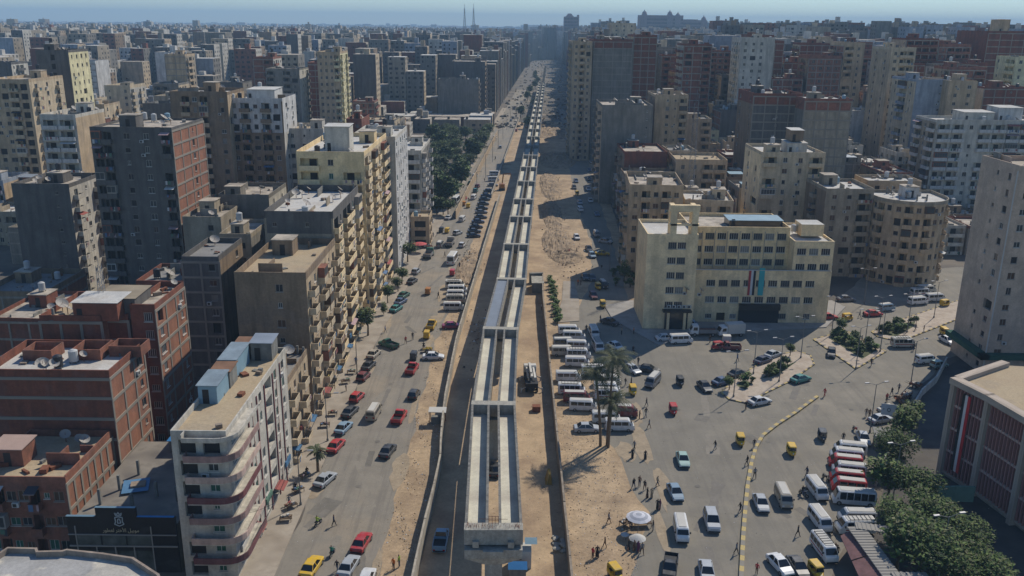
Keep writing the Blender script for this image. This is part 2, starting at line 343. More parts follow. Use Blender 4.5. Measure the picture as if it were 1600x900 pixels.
WORDS = dict(tan='tan', beige='beige', cream='cream', yellow='yellow', lemon='pale yellow', grey='grey', dgrey='dark grey', brown='brown', dbrown='dark brown', white='white', offwhite='off-white', pink='pinkish', rose='rose', blueish='blue-grey', lilac='pale lilac', plaster='plaster grey', brick='red brick', dbrick='dark red brick', lit_brick='orange brick', olive='olive', black='black')
def box_mesh(name, dims, mats):
    mb = MB(); mb.box(*dims); return mb.mesh(name, mats)
UNIT = {}
def unit(m):
    if m.name not in UNIT:
        mb = MB(); mb.box(-.5,.5,-.5,.5,0,1); UNIT[m.name] = mb.mesh('unit_block_'+m.name, [m])
    return UNIT[m.name]
WCACHE = {}
def win_geo(mb, u0, u1, z0, z1, dep, T, mf=0, mg=1, bars=1, seed=0):
    """frame + pane at the back of an opening; T maps (u, n, z) to xyz"""
    f = .07; y = -dep+.03
    def fb(a, b, c, d, n0, n1, m):
        p = [T(a,n0,c),T(b,n0,c),T(b,n1,c),T(a,n1,c)]; q = [T(a,n0,d),T(b,n0,d),T(b,n1,d),T(a,n1,d)]
        mb.hexa([p[3],p[2],p[1],p[0]], [q[3],q[2],q[1],q[0]], m)
    mb.q(T(u0,y,z0), T(u1,y,z0), T(u1,y,z1), T(u0,y,z1), m=mg)
    fb(u0,u0+f,z0,z1,y,y+.05,mf); fb(u1-f,u1,z0,z1,y,y+.05,mf); fb(u0+f,u1-f,z0,z0+f,y,y+.05,mf); fb(u0+f,u1-f,z1-f,z1,y,y+.05,mf)
    for k in range(bars): c = u0+(u1-u0)*(k+1)/(bars+1); fb(c-.03,c+.03,z0+f,z1-f,y,y+.045,mf)
    fb(u0-.08,u1+.08,z0-.09,z0-.01,.005,.12,mf)
def win_mesh(w_, h_, dep, style, key=''):
    k = (round(w_,2), round(h_,2), dep, style)
    if k not in WCACHE:
        mb = MB(); fm, gm, bars = {'d': (M_frame, M_glass, 1), 'l': (M_framew, M_glass2, 1), 'g': (M_framew, M_shut, 1), 'b': (M_frame, M_shutb, 1), 'v': (M_frame, M_void, 0), 's': (M_framew, M_glass, 3), 't': (M_frame, M_glass2, 3), 'u': (M_framew, M_curt, 3), 'c': (M_frame, M_curt, 1), 'k': (M_frame, M_glass, 0)}[style]
        win_geo(mb, -w_/2, w_/2, 0, h_, dep, lambda u, n, z: (u, -n, z), bars=bars)
        WCACHE[k] = mb.mesh('window_'+style, [fm, gm])
    return WCACHE[k]
def balc_geo(mb, w_, dp, T, m=0, h_=.95, ms=0, rail=False):
    def bx(a, b, n0, n1, z0, z1, mm):
        p = [T(a,n0,z0),T(b,n0,z0),T(b,n1,z0),T(a,n1,z0)]; q = [T(a,n0,z1),T(b,n0,z1),T(b,n1,z1),T(a,n1,z1)]
        mb.hexa([p[3],p[2],p[1],p[0]], [q[3],q[2],q[1],q[0]], mm)
    bx(-w_/2, w_/2, .004, dp, -.14, .02, ms)
    if rail:
        for zz in (.3,.6,.9): bx(-w_/2, w_/2, dp-.05, dp, zz, zz+.05, m)
        for s in (-w_/2, w_/2-.05): bx(s, s+.05, .004, dp-.05, .3, .95, m)
    else:
        bx(-w_/2, w_/2, dp-.1, dp, .02, h_, m)
        for s in (-w_/2, w_/2-.1): bx(s, s+.1, .004, dp-.1, .02, h_, m)
def balc_mesh(w_, dp, m, rail=False):
    k = ('b', round(w_,2), dp, m.name, rail)
    if k not in WCACHE:
        mb = MB(); balc_geo(mb, w_, dp, lambda u, n, z: (u, -n, z), rail=rail, ms=1 if rail else 0); WCACHE[k] = mb.mesh('balcony_mesh', [m, M_kerb])
    return WCACHE[k]
# bay types: (opening width as share of bay or metres, height, sill, depth, kind)
BAY = {'w': (1.2,1.3,.95,.16,'win'), 'n': (.7,.8,1.3,.14,'win'), 'd': (1.8,1.3,.95,.16,'win'), 's': (2.0,1.5,.85,.2,'win'), 'L': (-.84,2.45,.03,1.25,'log'), 'l': (-.84,1.7,.9,1.2,'void'), 'B': (1.7,2.1,.03,.2,'bal'), 'x': (-.7,1.9,.4,.5,'void'), 'h': (.9,1.5,.8,.16,'win'), '.': None}
CLOTH = [mat('cloth_%s' % n, c, rough=.9, var=.1) for n, c in (('white',(.5,.49,.46)),('blue',(.10,.16,.26)),('red',(.27,.08,.065)),('pink',(.36,.25,.25)),('dark',(.05,.05,.06)),('green',(.09,.17,.12)))]
M_ac = mat('ac_unit_casing', (.5,.5,.47), var=.1)
AC = None
def ac_mesh():
    global AC
    if AC is None:
        mb = MB(); mb.box(-.42,.42,-.34,-.02,0,.6); mb.box(-.3,.15,-.36,-.345,.08,.5,m=1); AC = mb.mesh('ac_unit_mesh', [M_ac, M_void])
    return AC
def facade(wall, E, ox, oy, ux, uy, Wd, H, fh, bays, r, lod, T_all, balc_m, styles, ground=None, mi=0, skip=0.0, ends=0.4, zbot=0.0, wins=None, bals=None, laundry=None, rail=False, strips=False, acs=.12, topf=None):
    """one wall with real openings. u runs (ux,uy) from (ox,oy); outward normal = (uy,-ux)"""
    nx, ny = uy, -ux; ang = math.atan2(uy, ux)
    P = lambda u, n, z: (ox+ux*u+nx*n, oy+uy*u+ny*n, z)
    nf = max(1, int(round((H-zbot)/fh))); fh = (H-zbot)/nf; nb = len(bays); bw = (Wd-2*ends)/nb
    mi0 = mi
    wall.q(P(0,0,zbot), P(ends,0,zbot), P(ends,0,H), P(0,0,H), m=mi); wall.q(P(Wd-ends,0,zbot), P(Wd,0,zbot), P(Wd,0,H), P(Wd-ends,0,H), m=mi)
    if zbot > 0: wall.q(P(0,0,0), P(Wd,0,0), P(Wd,0,zbot), P(0,0,zbot), m=mi)
    for fl in range(nf):
        z0 = zbot+fl*fh; z1 = z0+fh
        mi = mi0 if not (topf and fl >= nf-topf) else 4
        for bi, ch in enumerate(bays):
            a = ends+bi*bw; b = a+bw; c = (a+b)/2
            if ground is not None and fl == 0: ch = ground[bi % len(ground)]
            if BAY.get(ch) is None or r.random() < skip: wall.q(P(a,0,z0),P(b,0,z0),P(b,0,z1),P(a,0,z1),m=mi); continue
            if ch in 'wdh' and lod < 2 and r.random() < .10: ch = r.choice('nnxd')
            ow, oh, sill, dep, kd = BAY[ch]
            if ow < 0: ow = bw*-ow
            if kd == 'win' and ch != 's': ow *= r.choice((.8,1,1,1.15)); oh *= r.choice((.85,1,1,1.1))
            ow = min(ow, bw-.2); oh = min(oh, fh-.3-sill*.3); s0 = z0+min(sill, fh-oh-.15); s1 = s0+oh; l, rr = c-ow/2, c+ow/2
            wall.q(P(a,0,z0),P(l,0,z0),P(l,0,z1),P(a,0,z1),m=mi); wall.q(P(rr,0,z0),P(b,0,z0),P(b,0,z1),P(rr,0,z1),m=mi)
            wall.q(P(l,0,z0),P(rr,0,z0),P(rr,0,s0),P(l,0,s0),m=mi); wall.q(P(l,0,s1),P(rr,0,s1),P(rr,0,z1),P(l,0,z1),m=mi)
            wall.q(P(l,0,s0),P(rr,0,s0),P(rr,-dep,s0),P(l,-dep,s0),m=mi); wall.q(P(l,-dep,s1),P(rr,-dep,s1),P(rr,0,s1),P(l,0,s1),m=mi)
            wall.q(P(l,0,s0),P(l,-dep,s0),P(l,-dep,s1),P(l,0,s1),m=mi); wall.q(P(rr,-dep,s0),P(rr,0,s0),P(rr,0,s1),P(rr,-dep,s1),m=mi)
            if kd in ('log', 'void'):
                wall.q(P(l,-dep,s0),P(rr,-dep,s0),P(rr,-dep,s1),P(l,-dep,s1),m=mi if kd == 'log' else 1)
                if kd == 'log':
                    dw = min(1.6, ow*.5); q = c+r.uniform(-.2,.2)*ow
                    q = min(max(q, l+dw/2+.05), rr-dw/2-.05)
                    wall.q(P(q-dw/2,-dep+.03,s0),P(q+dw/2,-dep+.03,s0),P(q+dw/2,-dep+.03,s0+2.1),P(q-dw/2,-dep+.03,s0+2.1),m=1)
            if kd == 'win' or kd == 'bal':
                st = r.choice(styles)
                if lod == 0:
                    p = P(c, 0, s0); put(win_mesh(ow, oh, dep, st), 'window' if kd == 'win' else 'balcony_door', E, p, ang)
                    if kd == 'win' and r.random() < acs: p = P(l-.35 if bi else rr+.35, 0, s0-.75 if s0 > .9 else s0); put(ac_mesh(), 'ac_unit', E, p, ang)
                else:
                    mg = {'d':1,'l':2,'g':3,'b':4,'v':1,'s':1,'k':1,'c':2,'t':2,'u':2}[st]
                    y = -dep+.03; wins.q(P(l,y,s0),P(rr,y,s0),P(rr,y,s1),P(l,y,s1),m=mg)
                    if lod == 1:
                        for (e0,e1,e2,e3) in ((l,l+.08,s0,s1),(rr-.08,rr,s0,s1),(c-.04,c+.04,s0,s1)): wins.q(P(e0,y+.05,e2),P(e1,y+.05,e2),P(e1,y+.05,e3),P(e0,y+.05,e3),m=0)
            if kd in ('log', 'bal'):
                bwid = min(bw-.06, ow+.5) if kd == 'log' else min(bw-.3, ow+1.3); dp = .9 if kd == 'log' else 1.15
                if fl > 0 or ground is None:
                    if lod == 0:
                        put(balc_mesh(bwid, dp, balc_m, rail), 'balcony', E, P(c, 0, z0+.02), ang); q = r.random()
                        if q < .12: put(enc_mesh(bwid, dp, r.choice([0,1,2,3]), fh), 'balcony_enclosure', E, P(c, 0, z0+.97), ang)
                        elif q < .19: put(awn_mesh(bwid, dp, r.choice([0,1,2,3,4])), 'awning', E, P(c, 0, z1-.45), ang)
                    else: balc_geo(bals, bwid, dp, lambda u, n, z: P(c+u, n, z0+.02+z))
                    if laundry is not None and r.random() < .4:
                        for k in range(r.randint(2,5)):
                            u = c+r.uniform(-.42,.42)*bwid; ww = r.uniform(.3,.6); hh = r.uniform(.5,1.0)
                            laundry.q(P(u,dp+.06,z0+.95-hh),P(u+ww,dp+.1,z0+.95-hh),P(u+ww,dp+.06,z0+.95),P(u,dp+.06,z0+.95),m=r.randrange(6))
def enc_mesh(w_, dp, k, fh):
    key = ('enc', round(w_,2), dp, k)
    if key not in WCACHE:
        mb = MB(); h = min(1.75, fh-1.15); mb.box(-w_/2+.01, w_/2-.01, -dp+.01, -.004, 0, h); n = max(2, int(w_/.8))
        for i in range(n): a = -w_/2+.1+(w_-.2)*i/n; mb.q((a,-dp-.005,.25),(a+(w_-.2)/n-.08,-dp-.005,.25),(a+(w_-.2)/n-.08,-dp-.005,h-.2),(a,-dp-.005,h-.2),m=1)
        WCACHE[key] = mb.mesh('enclosure_mesh', [(M_framew, M_shutb, C['brick'], M_frame)[k], M_glass2])
    return WCACHE[key]
def awn_mesh(w_, dp, k):
    key = ('awn', round(w_,2), dp, k)
    if key not in WCACHE:
        mb = MB(); mb.hexa([(-w_/2,-dp-.5,-.45),(w_/2,-dp-.5,-.45),(w_/2,-.004,0),(-w_/2,-.004,0)],[(-w_/2,-dp-.5,-.41),(w_/2,-dp-.5,-.41),(w_/2,-.004,.04),(-w_/2,-.004,.04)]); WCACHE[key] = mb.mesh('awning_mesh', [CLOTH[k]])
    return WCACHE[key]
M_tank = mat('water_tank_plastic', (.45,.45,.43), var=.15); M_tankb = mat('black_water_tank', (.03,.03,.035), rough=.5, var=.1)
M_dish = mat('dish_metal', (.33,.30,.26), var=.15, rough=.6); M_rub = W('roof_rubble', (.28,.22,.16), grime=0)
M_bluesheet = mat('blue_corrugated_sheet', (.045,.20,.42), rough=.55, var=.15); M_skysheet = mat('pale_blue_sheet', (.20,.31,.37), rough=.6, var=.15)
def dish_mesh(R):
    k = ('dish', R)
    if k not in WCACHE:
        mb = MB(); n = 12; rings = []
        for j in range(4):
            q = R*j/3 if j else .02; rings.append([(q*math.cos(2*math.pi*i/n), q*math.sin(2*math.pi*i/n), .28*q*q/R) for i in range(n)])
        mb.loft(rings, cap=False); M = Matrix.Rotation(rad(38), 4, 'Y') @ Matrix.Rotation(0, 4, 'X')
        mb.v = [tuple(M @ Vector(v) + Vector((0,0,1.1))) for v in mb.v]
        mb.tube((0,0,0),(0,0,1.1),.06,5,1); e = M @ Vector((0,0,R*.75)) + Vector((0,0,1.1)); mb.tube((0,0,1.0), e, .025, 4, 1)
        WCACHE[k] = mb.mesh('dish_mesh', [M_dish, M_rust])
    return WCACHE[k]
def tank_mesh(kind):
    k = ('tank', kind)
    if k not in WCACHE:
        mb = MB(); R, h = (.62, 1.45)
        mb.tube((0,0,.35),(0,0,.35+h),R,14,0); mb.tube((0,0,.35+h),(0,0,.55+h),R,14,0,r2=.25); 
        for x, y in ((.4,.4),(-.4,.4),(.4,-.4),(-.4,-.4)): mb.box(x-.05,x+.05,y-.05,y+.05,0,.35,1)
        WCACHE[k] = mb.mesh('tank_mesh', [{'w': M_tank, 'b': M_tankb, 's': M_skysheet}[kind], M_concd])
    return WCACHE[k]
def roof_stuff(E, x0, x1, y0, y1, h, r, n_dish=2, n_tank=1, hut=True, wallm=None, lod=0, junk=6, huts=None):
    wx, dy = x1-x0, y1-y0
    if hut and wx > 5 and dy > 5:
        hw, hd, hh = min(3.6, wx*.4), min(4, dy*.4), r.uniform(2.3, 2.9); cx, cy = r.uniform(x0+hw/2+1, x1-hw/2-1), r.uniform(y0+hd/2+1, y1-hd/2-1)
        mb = MB(); mb.box(cx-hw/2,cx+hw/2,cy-hd/2,cy+hd/2,h,h+hh,0,mt=2); mb.box(cx-hw/2-.15,cx+hw/2+.15,cy-hd/2-.15,cy+hd/2+.15,h+hh,h+hh+.15,2)
        mb.q((cx-.45,cy-hd/2-.01,h),(cx+.45,cy-hd/2-.01,h),(cx+.45,cy-hd/2-.01,h+2),(cx-.45,cy-hd/2-.01,h+2),m=1)
        mb.build('stair_hut', [wallm, M_void, M_roof], E)
        if r.random() < .6: put(tank_mesh(r.choice('wwb')), 'water_tank', E, (cx, cy, h+hh+.15))
    for k in range(n_tank): put(tank_mesh(r.choice('wwwbs')), 'water_tank', E, (r.uniform(x0+1,x1-1), r.uniform(y0+1,y1-1), h), r.random()*3)
    for k in range(n_dish): put(dish_mesh(r.choice([.55,.7,.7,.95])), 'satellite_dish', E, (r.uniform(x0+1,x1-1), r.uniform(y0+1,y1-1), h), rad(r.uniform(-60,30)))
    if junk and wx > 3:
        mb = MB()
        if lod < 2 and wx > 7 and dy > 7:      # low partition walls, pipes and stub columns
            for k in range(r.choice([1,2,3])):
                cx = r.uniform(x0+1.5,x1-1.5); cy = r.uniform(y0+1.5,y1-1.5); L = r.uniform(2,min(wx,dy)*.5); L = min(L, x1-cx-.3, y1-cy-.3)
                if r.random() < .5: mb.box(cx,cx+L,cy,cy+.16,h+.002,h+r.uniform(.5,1.8),r.choice([2,3,3]))
                else: mb.box(cx,cx+.16,cy,cy+L,h+.002,h+r.uniform(.5,1.8),r.choice([2,3,3]))
            for k in range(r.choice([0,0,3,5])): cx = r.uniform(x0+.4,x1-.4); cy = r.choice([y0+.45,y1-.45]); mb.box(cx-.15,cx+.15,cy-.15,cy+.15,h+.002,h+r.uniform(1,2.2),2)
        for k in range(junk):
            cx, cy = r.uniform(x0+.6,x1-.6), r.uniform(y0+.6,y1-.6); mb.rbox(cx,cy,r.uniform(.2,1.6),r.uniform(.2,.9),h+.003,h+r.uniform(.1,.6),r.random()*3,r.randrange(3))
        mb.build('roof_clutter', [M_rub, M_rust, M_concd, wallm], E, kind='stuff')
BLD = []; FOOT = []
def bld(label, xL, xR, ytop, Y, dep, h=None, rot=0, wc='tan', sc=None, front='w.w', side='w.w', sidef='R', fh=3.0, balc=None, roofm=None, styles='ddlvc', gf=None, gs=None, frame=None, frame_s=None, dish=2, tank=1, hut=True, lod=0, par=.9, name='apartment_building', top=None, X=None, skip=.03, rail=False, acs=.12, seed=None, laundry=True, cat='building', group=None, junk=6, mat_r=None, ret_parts=False, zb=0):
    """front wall at distance Y between image columns xL..xR, roofline at ytop"""
    if X: x0, x1 = X; z = h
    else:
        A, B_ = atY(xL, ytop, Y), atY(xR, ytop, Y); x0, x1 = A.x, B_.x; z = h or (A.z+B_.z)/2
    wd = x1-x0; r = random.Random(seed if seed is not None else int(abs(x0*7+Y*13+wd*3)))
    cx, cy = (x0+x1)/2, Y+dep/2
    E = thing(name, label, cat, (cx, cy, 0), rad(rot), group)
    FOOT.append((cx, cy, wd, dep)); a, b = -wd/2, -dep/2
    wallm = C[wc]; sm = C[sc or wc]; mats = [wallm, M_void, sm, roofm or M_roof]+([C[top[0]]] if top else [])  # sides (sm) often paler than fronts: sunlight and shade put into wall colours
    wall = MB(); wins = MB(); bals = MB(); ln = MB() if laundry else None
    kw = dict(fh=fh, r=r, lod=lod, T_all=None, balc_m=C[balc] if balc else wallm, styles=styles, wins=wins, bals=bals, laundry=ln, skip=skip, rail=rail, acs=acs, topf=(max(1,int(round(top[1]))) if top else None))
    facade(wall, E, a, b, 1, 0, wd, z, bays=front, ground=gf, mi=0, **kw)
    if sidef in 'RB':
        facade(wall, E, -a, b, 0, 1, dep, z, bays=side, ground=gs, mi=2, **kw)
    else: wall.q((-a,b,0),(-a,-b,0),(-a,-b,z),(-a,b,z),m=2)
    if sidef in 'LB':
        facade(wall, E, a, -b, 0, -1, dep, z, bays=side, ground=gs, mi=2, **kw)
    else: wall.q((a,-b,0),(a,b,0),(a,b,z),(a,-b,z),m=2)
    wall.q((-a,-b,0),(a,-b,0),(a,-b,z),(-a,-b,z),m=2)
    wall.q((a,b,z),(-a,b,z),(-a,-b,z),(a,-b,z),m=3)
    wall.build('wall', mats, E)
    if par:
        pb = MB(); t = .18; 
        for args in ((a,-a,b,b+t),(a,-a,-b-t,-b),(a,a+t,b+t,-b-t),(-a-t,-a,b+t,-b-t)): pb.box(*args, z, z+par*r.uniform(.9,1.1))
        pb.build('parapet', C[top[0]] if top else wallm, E)
    for mb_, nm, mm in ((wins, 'windows', [M_framew, M_glass, M_glass2, M_shut, M_shutb]), (bals, 'balconies', [kw['balc_m']])):
        if mb_.f: mb_.build(nm, mm, E, kind='stuff')
    if ln and ln.f: ln.build('laundry', CLOTH, E, kind='stuff')
    # concrete frame: each beam and column an object
    fm = C['bframe']; um = unit(fm); nf = max(1, int(round(z/fh))); fhh = z/nf
    def frames(ox, oy, ux, uy, Wd, nb, joined):
        nx, ny = uy, -ux; ang = math.atan2(uy, ux); jb = MB()
        for k in range(1, nf+1):
            zz = k*fhh-.42
            if joined: jb.rbox(ox+ux*Wd/2+nx*.06, oy+uy*Wd/2+ny*.06, Wd+.24, .12, zz, zz+.42, ang)
            else: put(um, 'concrete_beam', E, (ox+ux*Wd/2+nx*.06, oy+uy*Wd/2+ny*.06, zz), ang, scale=(Wd+.24, .12, .42))
        for k in range(nb+1):
            u = Wd*k/nb
            if joined: jb.rbox(ox+ux*u+nx*.04, oy+uy*u+ny*.04, .35, .10, 0, z, ang)
            else: put(um, 'concrete_column', E, (ox+ux*u+nx*.04, oy+uy*u+ny*.04, 0), ang, scale=(.38, .10, z-.005))
        if joined: jb.build('concrete_frame', fm, E, kind='stuff')
    if frame: frames(a, b, 1, 0, wd, frame, lod > 0)
    if frame_s:
        if sidef in 'RB': frames(-a, b, 0, 1, dep, frame_s, lod > 0)
        if sidef in 'LB': frames(a, -b, 0, -1, dep, frame_s, lod > 0)
    roof_stuff(E, a, -a, b, -b, z, r, dish, tank, hut, wallm, lod, junk)
    BLD.append((E, (cx, cy, z)))
    return E, (a, -a, b, -b, z)
def shed(E, x0, x1, y0, y1, z, h, wallm, roofm, name='roof_shed', slope=.2):
    mb = MB(); t = .1; mb.box(x0,x1,y0,y1,z,z+h,0)
    mb.hexa([(x0-.2,y0-.2,z+h),(x1+.2,y0-.2,z+h),(x1+.2,y1+.2,z+h+slope),(x0-.2,y1+.2,z+h+slope)], [(x0-.2,y0-.2,z+h+.08),(x1+.2,y0-.2,z+h+.08),(x1+.2,y1+.2,z+h+slope+.08),(x0-.2,y1+.2,z+h+slope+.08)], 1)
    mb.q((x0+.5,y0-.01,z),(x0+1.3,y0-.01,z),(x0+1.3,y0-.01,z+1.9),(x0+.5,y0-.01,z+1.9),m=2)
    return mb.build(name, [wallm, roofm, M_void], E)
def band_corner(E, b):
    x0, x1, y0, y1, z = b; nf = int(round(z/2.85)); fh = z/nf; Ro = 2.3; om = C['rose']; M_mar = W('maroon_trim', (.17,.065,.065))
    path = [(x0+1.6, y0-1.15), (x1-1.0, y0-1.15)]+[(x1-1.0+Ro*math.sin(rad(t)), y0-1.15+Ro-Ro*math.cos(rad(t))) for t in (18,36,54,72,90)]+[(x1+1.3, y0+8)]
    for k in range(1, nf+1):
        zz = k*fh if k < nf else z-.05; mb = MB(); pts = path+[(x1, y0+8), (x1, y0), (x0+1.6, y0)]
        mb.prism(pts, zz-.16, zz, 0, bottom=True)
        for i, (a, c) in enumerate(zip(path, path[1:])):
            d = Vector(c)-Vector(a); m_ = (Vector(c)+Vector(a))/2; mb.rbox(m_.x, m_.y, d.length+.05, .12, zz+.001*i, zz+(.8 if k < nf else .45), math.atan2(d.y, d.x), 1 if k < nf else 0)
        mb.rbox(x0+1.6, y0-.58, .12, 1.1, zz, zz+.8, 0, 1 if k < nf else 0)
        mb.build('curved_balcony' if k < nf else 'roof_cornice', [C['offwhite'], (om, M_mar, C['pink'])[k%3]], E)
    L = y1-y0
    for f in (.30, .44, .57, .72, .86): put(unit(M_mar), 'maroon_pilaster', E, (x1+.06, y0+L*f, 0), 0, scale=(.12, .3, z-.2))
    for f in (.37, .79): put(unit(C['pink']), 'pink_panel', E, (x1+.03, y0+L*f, 0), 0, scale=(.06, .2, z-.2))
# ---------------------------------------------------------------- left side, street row and behind
E, b = bld('pink and white balcony block with tan roof and blue rooftop sheds by the left pavement', 0,0,0, 90.5, 27, h=18.6, X=(-38.6,-32.3), wc='offwhite', sc='offwhite', front='xw', side='wlwwlww', fh=2.85, balc='rose', roofm=M_rooft, styles='gglk', par=.7, dish=0, tank=0, hut=False, junk=16, seed=5, laundry=True)
band_corner(E, b)
shed(E, -3.0, -.7, -4.5, 0, 18.6, 2.4, M_skysheet, mat('blue_grey_corrugated', (.20,.25,.28), var=.25, vs=.6)); shed(E, -3.0, -.8, 3.6, 9.5, 18.6, 2.6, M_skysheet, MATS['blue_grey_corrugated']); shed(E, -3.0, -.6, .3, 3.3, 18.6, 2.3, M_concd, mat('rusty_corrugated', (.22,.12,.07), var=.3))
shed(E, -.7, 2.2, 10.0, 13.2, 18.6, 2.6, M_concd, M_corr)
shed(E, -3.0, -1.0, 9.7, 12.8, 18.6, 2.2, M_concd, mat('rusty_corrugated', (.22,.12,.07), var=.3))
bld('narrow tan balcony house between the pink block and the tall brown tenement', 0,0,0, 118.3, 14, h=12.6, X=(-40,-32.9), wc='brown', sc='tan', front='.w', side='BwBw', balc='beige', styles='dvb', roofm=M_roofg)
bld('tall tan tenement with brown blank front and eight rows of street balconies', 0,0,0, 135, 23.5, h=24.2, X=(-44.5,-33), wc='brown', sc='tan', front='..w.', side='BwBBwB', balc='beige', styles='dbvl', roofm=M_rooft, par=1.2, seed=8, dish=1, fh=3.0)
E, b = bld('tan tenement with flat grey dish-covered roof, behind the brown-fronted tenement', 0,0,0, 159, 27, h=29.0, X=(-46,-33.2), wc='plaster', sc='beige', front='n.n.', side='LwLLwL', balc='cream', styles='dlgb', roofm=M_roofw, hut=False, dish=8, tank=1, par=1.3, top=('dgrey',.5))
bld('yellow corner apartment block with rounded balconies and white rooftop penthouse', 0,0,0, 190, 34, h=36, X=(-47,-32.3), wc='yellow', sc='beige', front='LwL', side='LwLBwLL', balc='cream', styles='dlgb', roofm=M_roofw, dish=4, tank=2, par=1.0)
shed(BLD[-1][0], -2.5, 3, -10, -5, 36, 5.5, C['offwhite'], M_roofw)
bld('slim block with pale green window strips next to the yellow corner block', 0,0,0, 225, 26, h=35, X=(-42,-30.2), wc='offwhite', sc='white', front='www', side='dwdwdw', balc='blueish', styles='glld', roofm=M_roofw)
bld('white and grey banded apartment block before the park trees', 0,0,0, 262, 28, h=26.5, X=(-42.5,-27.5), wc='offwhite', sc='grey', front='LwL', side='BwBwB', balc='white', styles='dlv', roofm=M_roofw)
bld('low tan shop house with curved front beside the red parasol', 0,0,0, 252.5, 9, h=8.5, X=(-30,-24.5), wc='tan', front='x', side='xx', roofm=M_rooft, hut=False, dish=0)
# second row
bld('ten storey dark apartment block with orange brick side in concrete frame', 140,268,203,190,20, wc='dgrey', sc='lit_brick', front='LL.w.w.L', side='..w.', frame_s=4, balc='dgrey', styles='lldv', top=None, roofm=M_roof, dish=7, tank=3, seed=11, par=.6)
bld('blank dark grey slab with laundry side, left of the ten storey dark block', 18,108,293,201,16, wc='dgrey', sc='offwhite', front='.....n.', side='BwB', balc='offwhite', dish=4, skip=.0)
bld('grey house with blue tarpaulin shed right of the ten storey dark block', 341,420,310,200,16, wc='grey', sc='offwhite', front='....', side='ww', roofm=M_roof, dish=2)
bld('low wall-enclosed house with grey plaster below the blue tent roof', 285,345,345,186,12, wc='plaster', front='.w', side='w', roofm=M_roof, dish=1)
bld('white balcony block with blank tan side before the pale yellow tower', 62,118,184,249,18, wc='offwhite', sc='tan', front='LL', side='...', balc='white', lod=0, styles='dv')
bld('pale yellow windowed tower with brown brick front on the far left', 54,104,82,320,17, wc='dgrey', sc='lemon', front='..x..', side='wwww', rot=3, top=None, styles='dv')
bld('tan rounded apartment block at the left picture edge', -20,45,128,287,22, wc='tan', sc='beige', front='wwLx', side='BwB', balc='beige')
bld('brown apartment block with brick bay, left of the white and lilac block', 265,355,148,252,16, wc='brown', sc='tan', front='.LwL.w', side='ww', balc='tan', roofm=M_roofw)
bld('brown block with three white upper storeys and two white rooftop tanks', 355,441,158,256,16, wc='brown', sc='offwhite', front='wLwLw', side='ww', balc='brown', roofm=M_roofw, tank=3, top=('white',3), dish=4)
shed(BLD[-1][0], -3, 5, -5, 4, BLD[-1][1][2], 3, C['white'], M_roofw, name='penthouse')
bld('pale yellow tower with green balcony column and roof trees', 495,531,84,420,20, wc='tan', sc='lemon', front='wwwL', side='LwL', lod=1, balc='lemon')
bld('long low pale roofed hall between the yellow corner block and the park', 445,505,205,262,14, wc='offwhite', sc='offwhite', front='www', side='w', roofm=M_rooft)
bld('red brick upper house beside the pale hall near the park', 541,565,190,290,16, wc='dbrick', front='.w', side='.', lod=1)
bld('dark brick low house beside the park trees', 566,604,207,285,12, wc='dbrick', front='..', side='.', lod=1, tank=2)
bld('dark brown brick framed slab rising between the alleys, long tin roof on top', 213,284,446,152,12, wc='dbrick', sc='brown', front='.w.w', side='.w', frame=3, roofm=M_roofg, hut=False)
bld('grey concrete topped block beside the brown fronted tenement', 284,342,408,152,14, wc='dgrey', sc='brown', front='..w', side='.w', roofm=M_roofg, frame=2, hut=False, dish=1, tank=0)
bld('grey rendered block with rounded corner below the dish-covered roof', 343,392,372,171,14, wc='plaster', sc='grey', front='.w', side='w', dish=2)
bld('brown plaster block tucked behind the brown fronted tenement', 372,412,440,146,12, wc='brown', sc='brown', front='w.', side='w', dish=2)
E, b = bld('tall slim red brick house with stripes of concrete above the dark alley', 203,242,484,124,12, wc='dbrick', sc='lit_brick', front='.d', side='w..w', frame=None, frame_s=3, styles='s', roofm=M_roof, hut=False, dish=1, tank=0)
bld('red brick house with grey tin shed and white gable on its roof', 160,200,500,124,11, wc='dbrick', sc='lit_brick', front='..', side='.w', frame=1, hut=False, dish=0, tank=0)
shed(BLD[-1][0], -3, 3, -5, 1, BLD[-1][1][2], 3.2, C['dgrey'], mat('old_tin_roof', (.27,.22,.15), var=.2))
bld('red brick house with tan roof and dishes, left of the tin shed house', 62,158,502,122,12, wc='dbrick', sc='lit_brick', front='...', side='..', frame=3, roofm=M_rooft, hut=False, dish=5)
shed(BLD[-1][0], .5, 7, -5.8, -1, BLD[-1][1][2], 2.8, C['dbrick'], M_roofw, name='brick_room')
E, b = bld('big red brick house with white walled roof terrace and striped concrete side', -25,171,589,107.5,11, wc='dbrick', sc='lit_brick', front='.........', side='...w', frame=None, frame_s=3, roofm=M_roofw, hut=False, dish=4, tank=2, par=1.1)
um = unit(C['bframe'])
for zz in (-3.2, -6.2, -9.2): put(um, 'concrete_beam', E, (0, b[2]-.06, b[4]+zz), 0, scale=(b[1]*2, .12, .42))
put(unit(C['bframe']), 'concrete_beam', E, (0, b[2]-.06, b[4]-.45), 0, scale=(b[1]*2, .12, .42))
for (x0, x1, y0, y1) in ((-6,-2,0,3.5),(0.5,4.5,0.5,4.5),(5,9.5,2,5.2)):
    mb = MB(); t_ = .15; z = b[4]
    for args in ((x0,x1,y0,y0+t_),(x0,x1,y1-t_,y1),(x0,x0+t_,y0+t_,y1-t_),(x1-t_,x1,y0+t_,y1-t_)): mb.box(*args, z, z+1.6)
    mb.build('roof_enclosure', C['brick'], E)
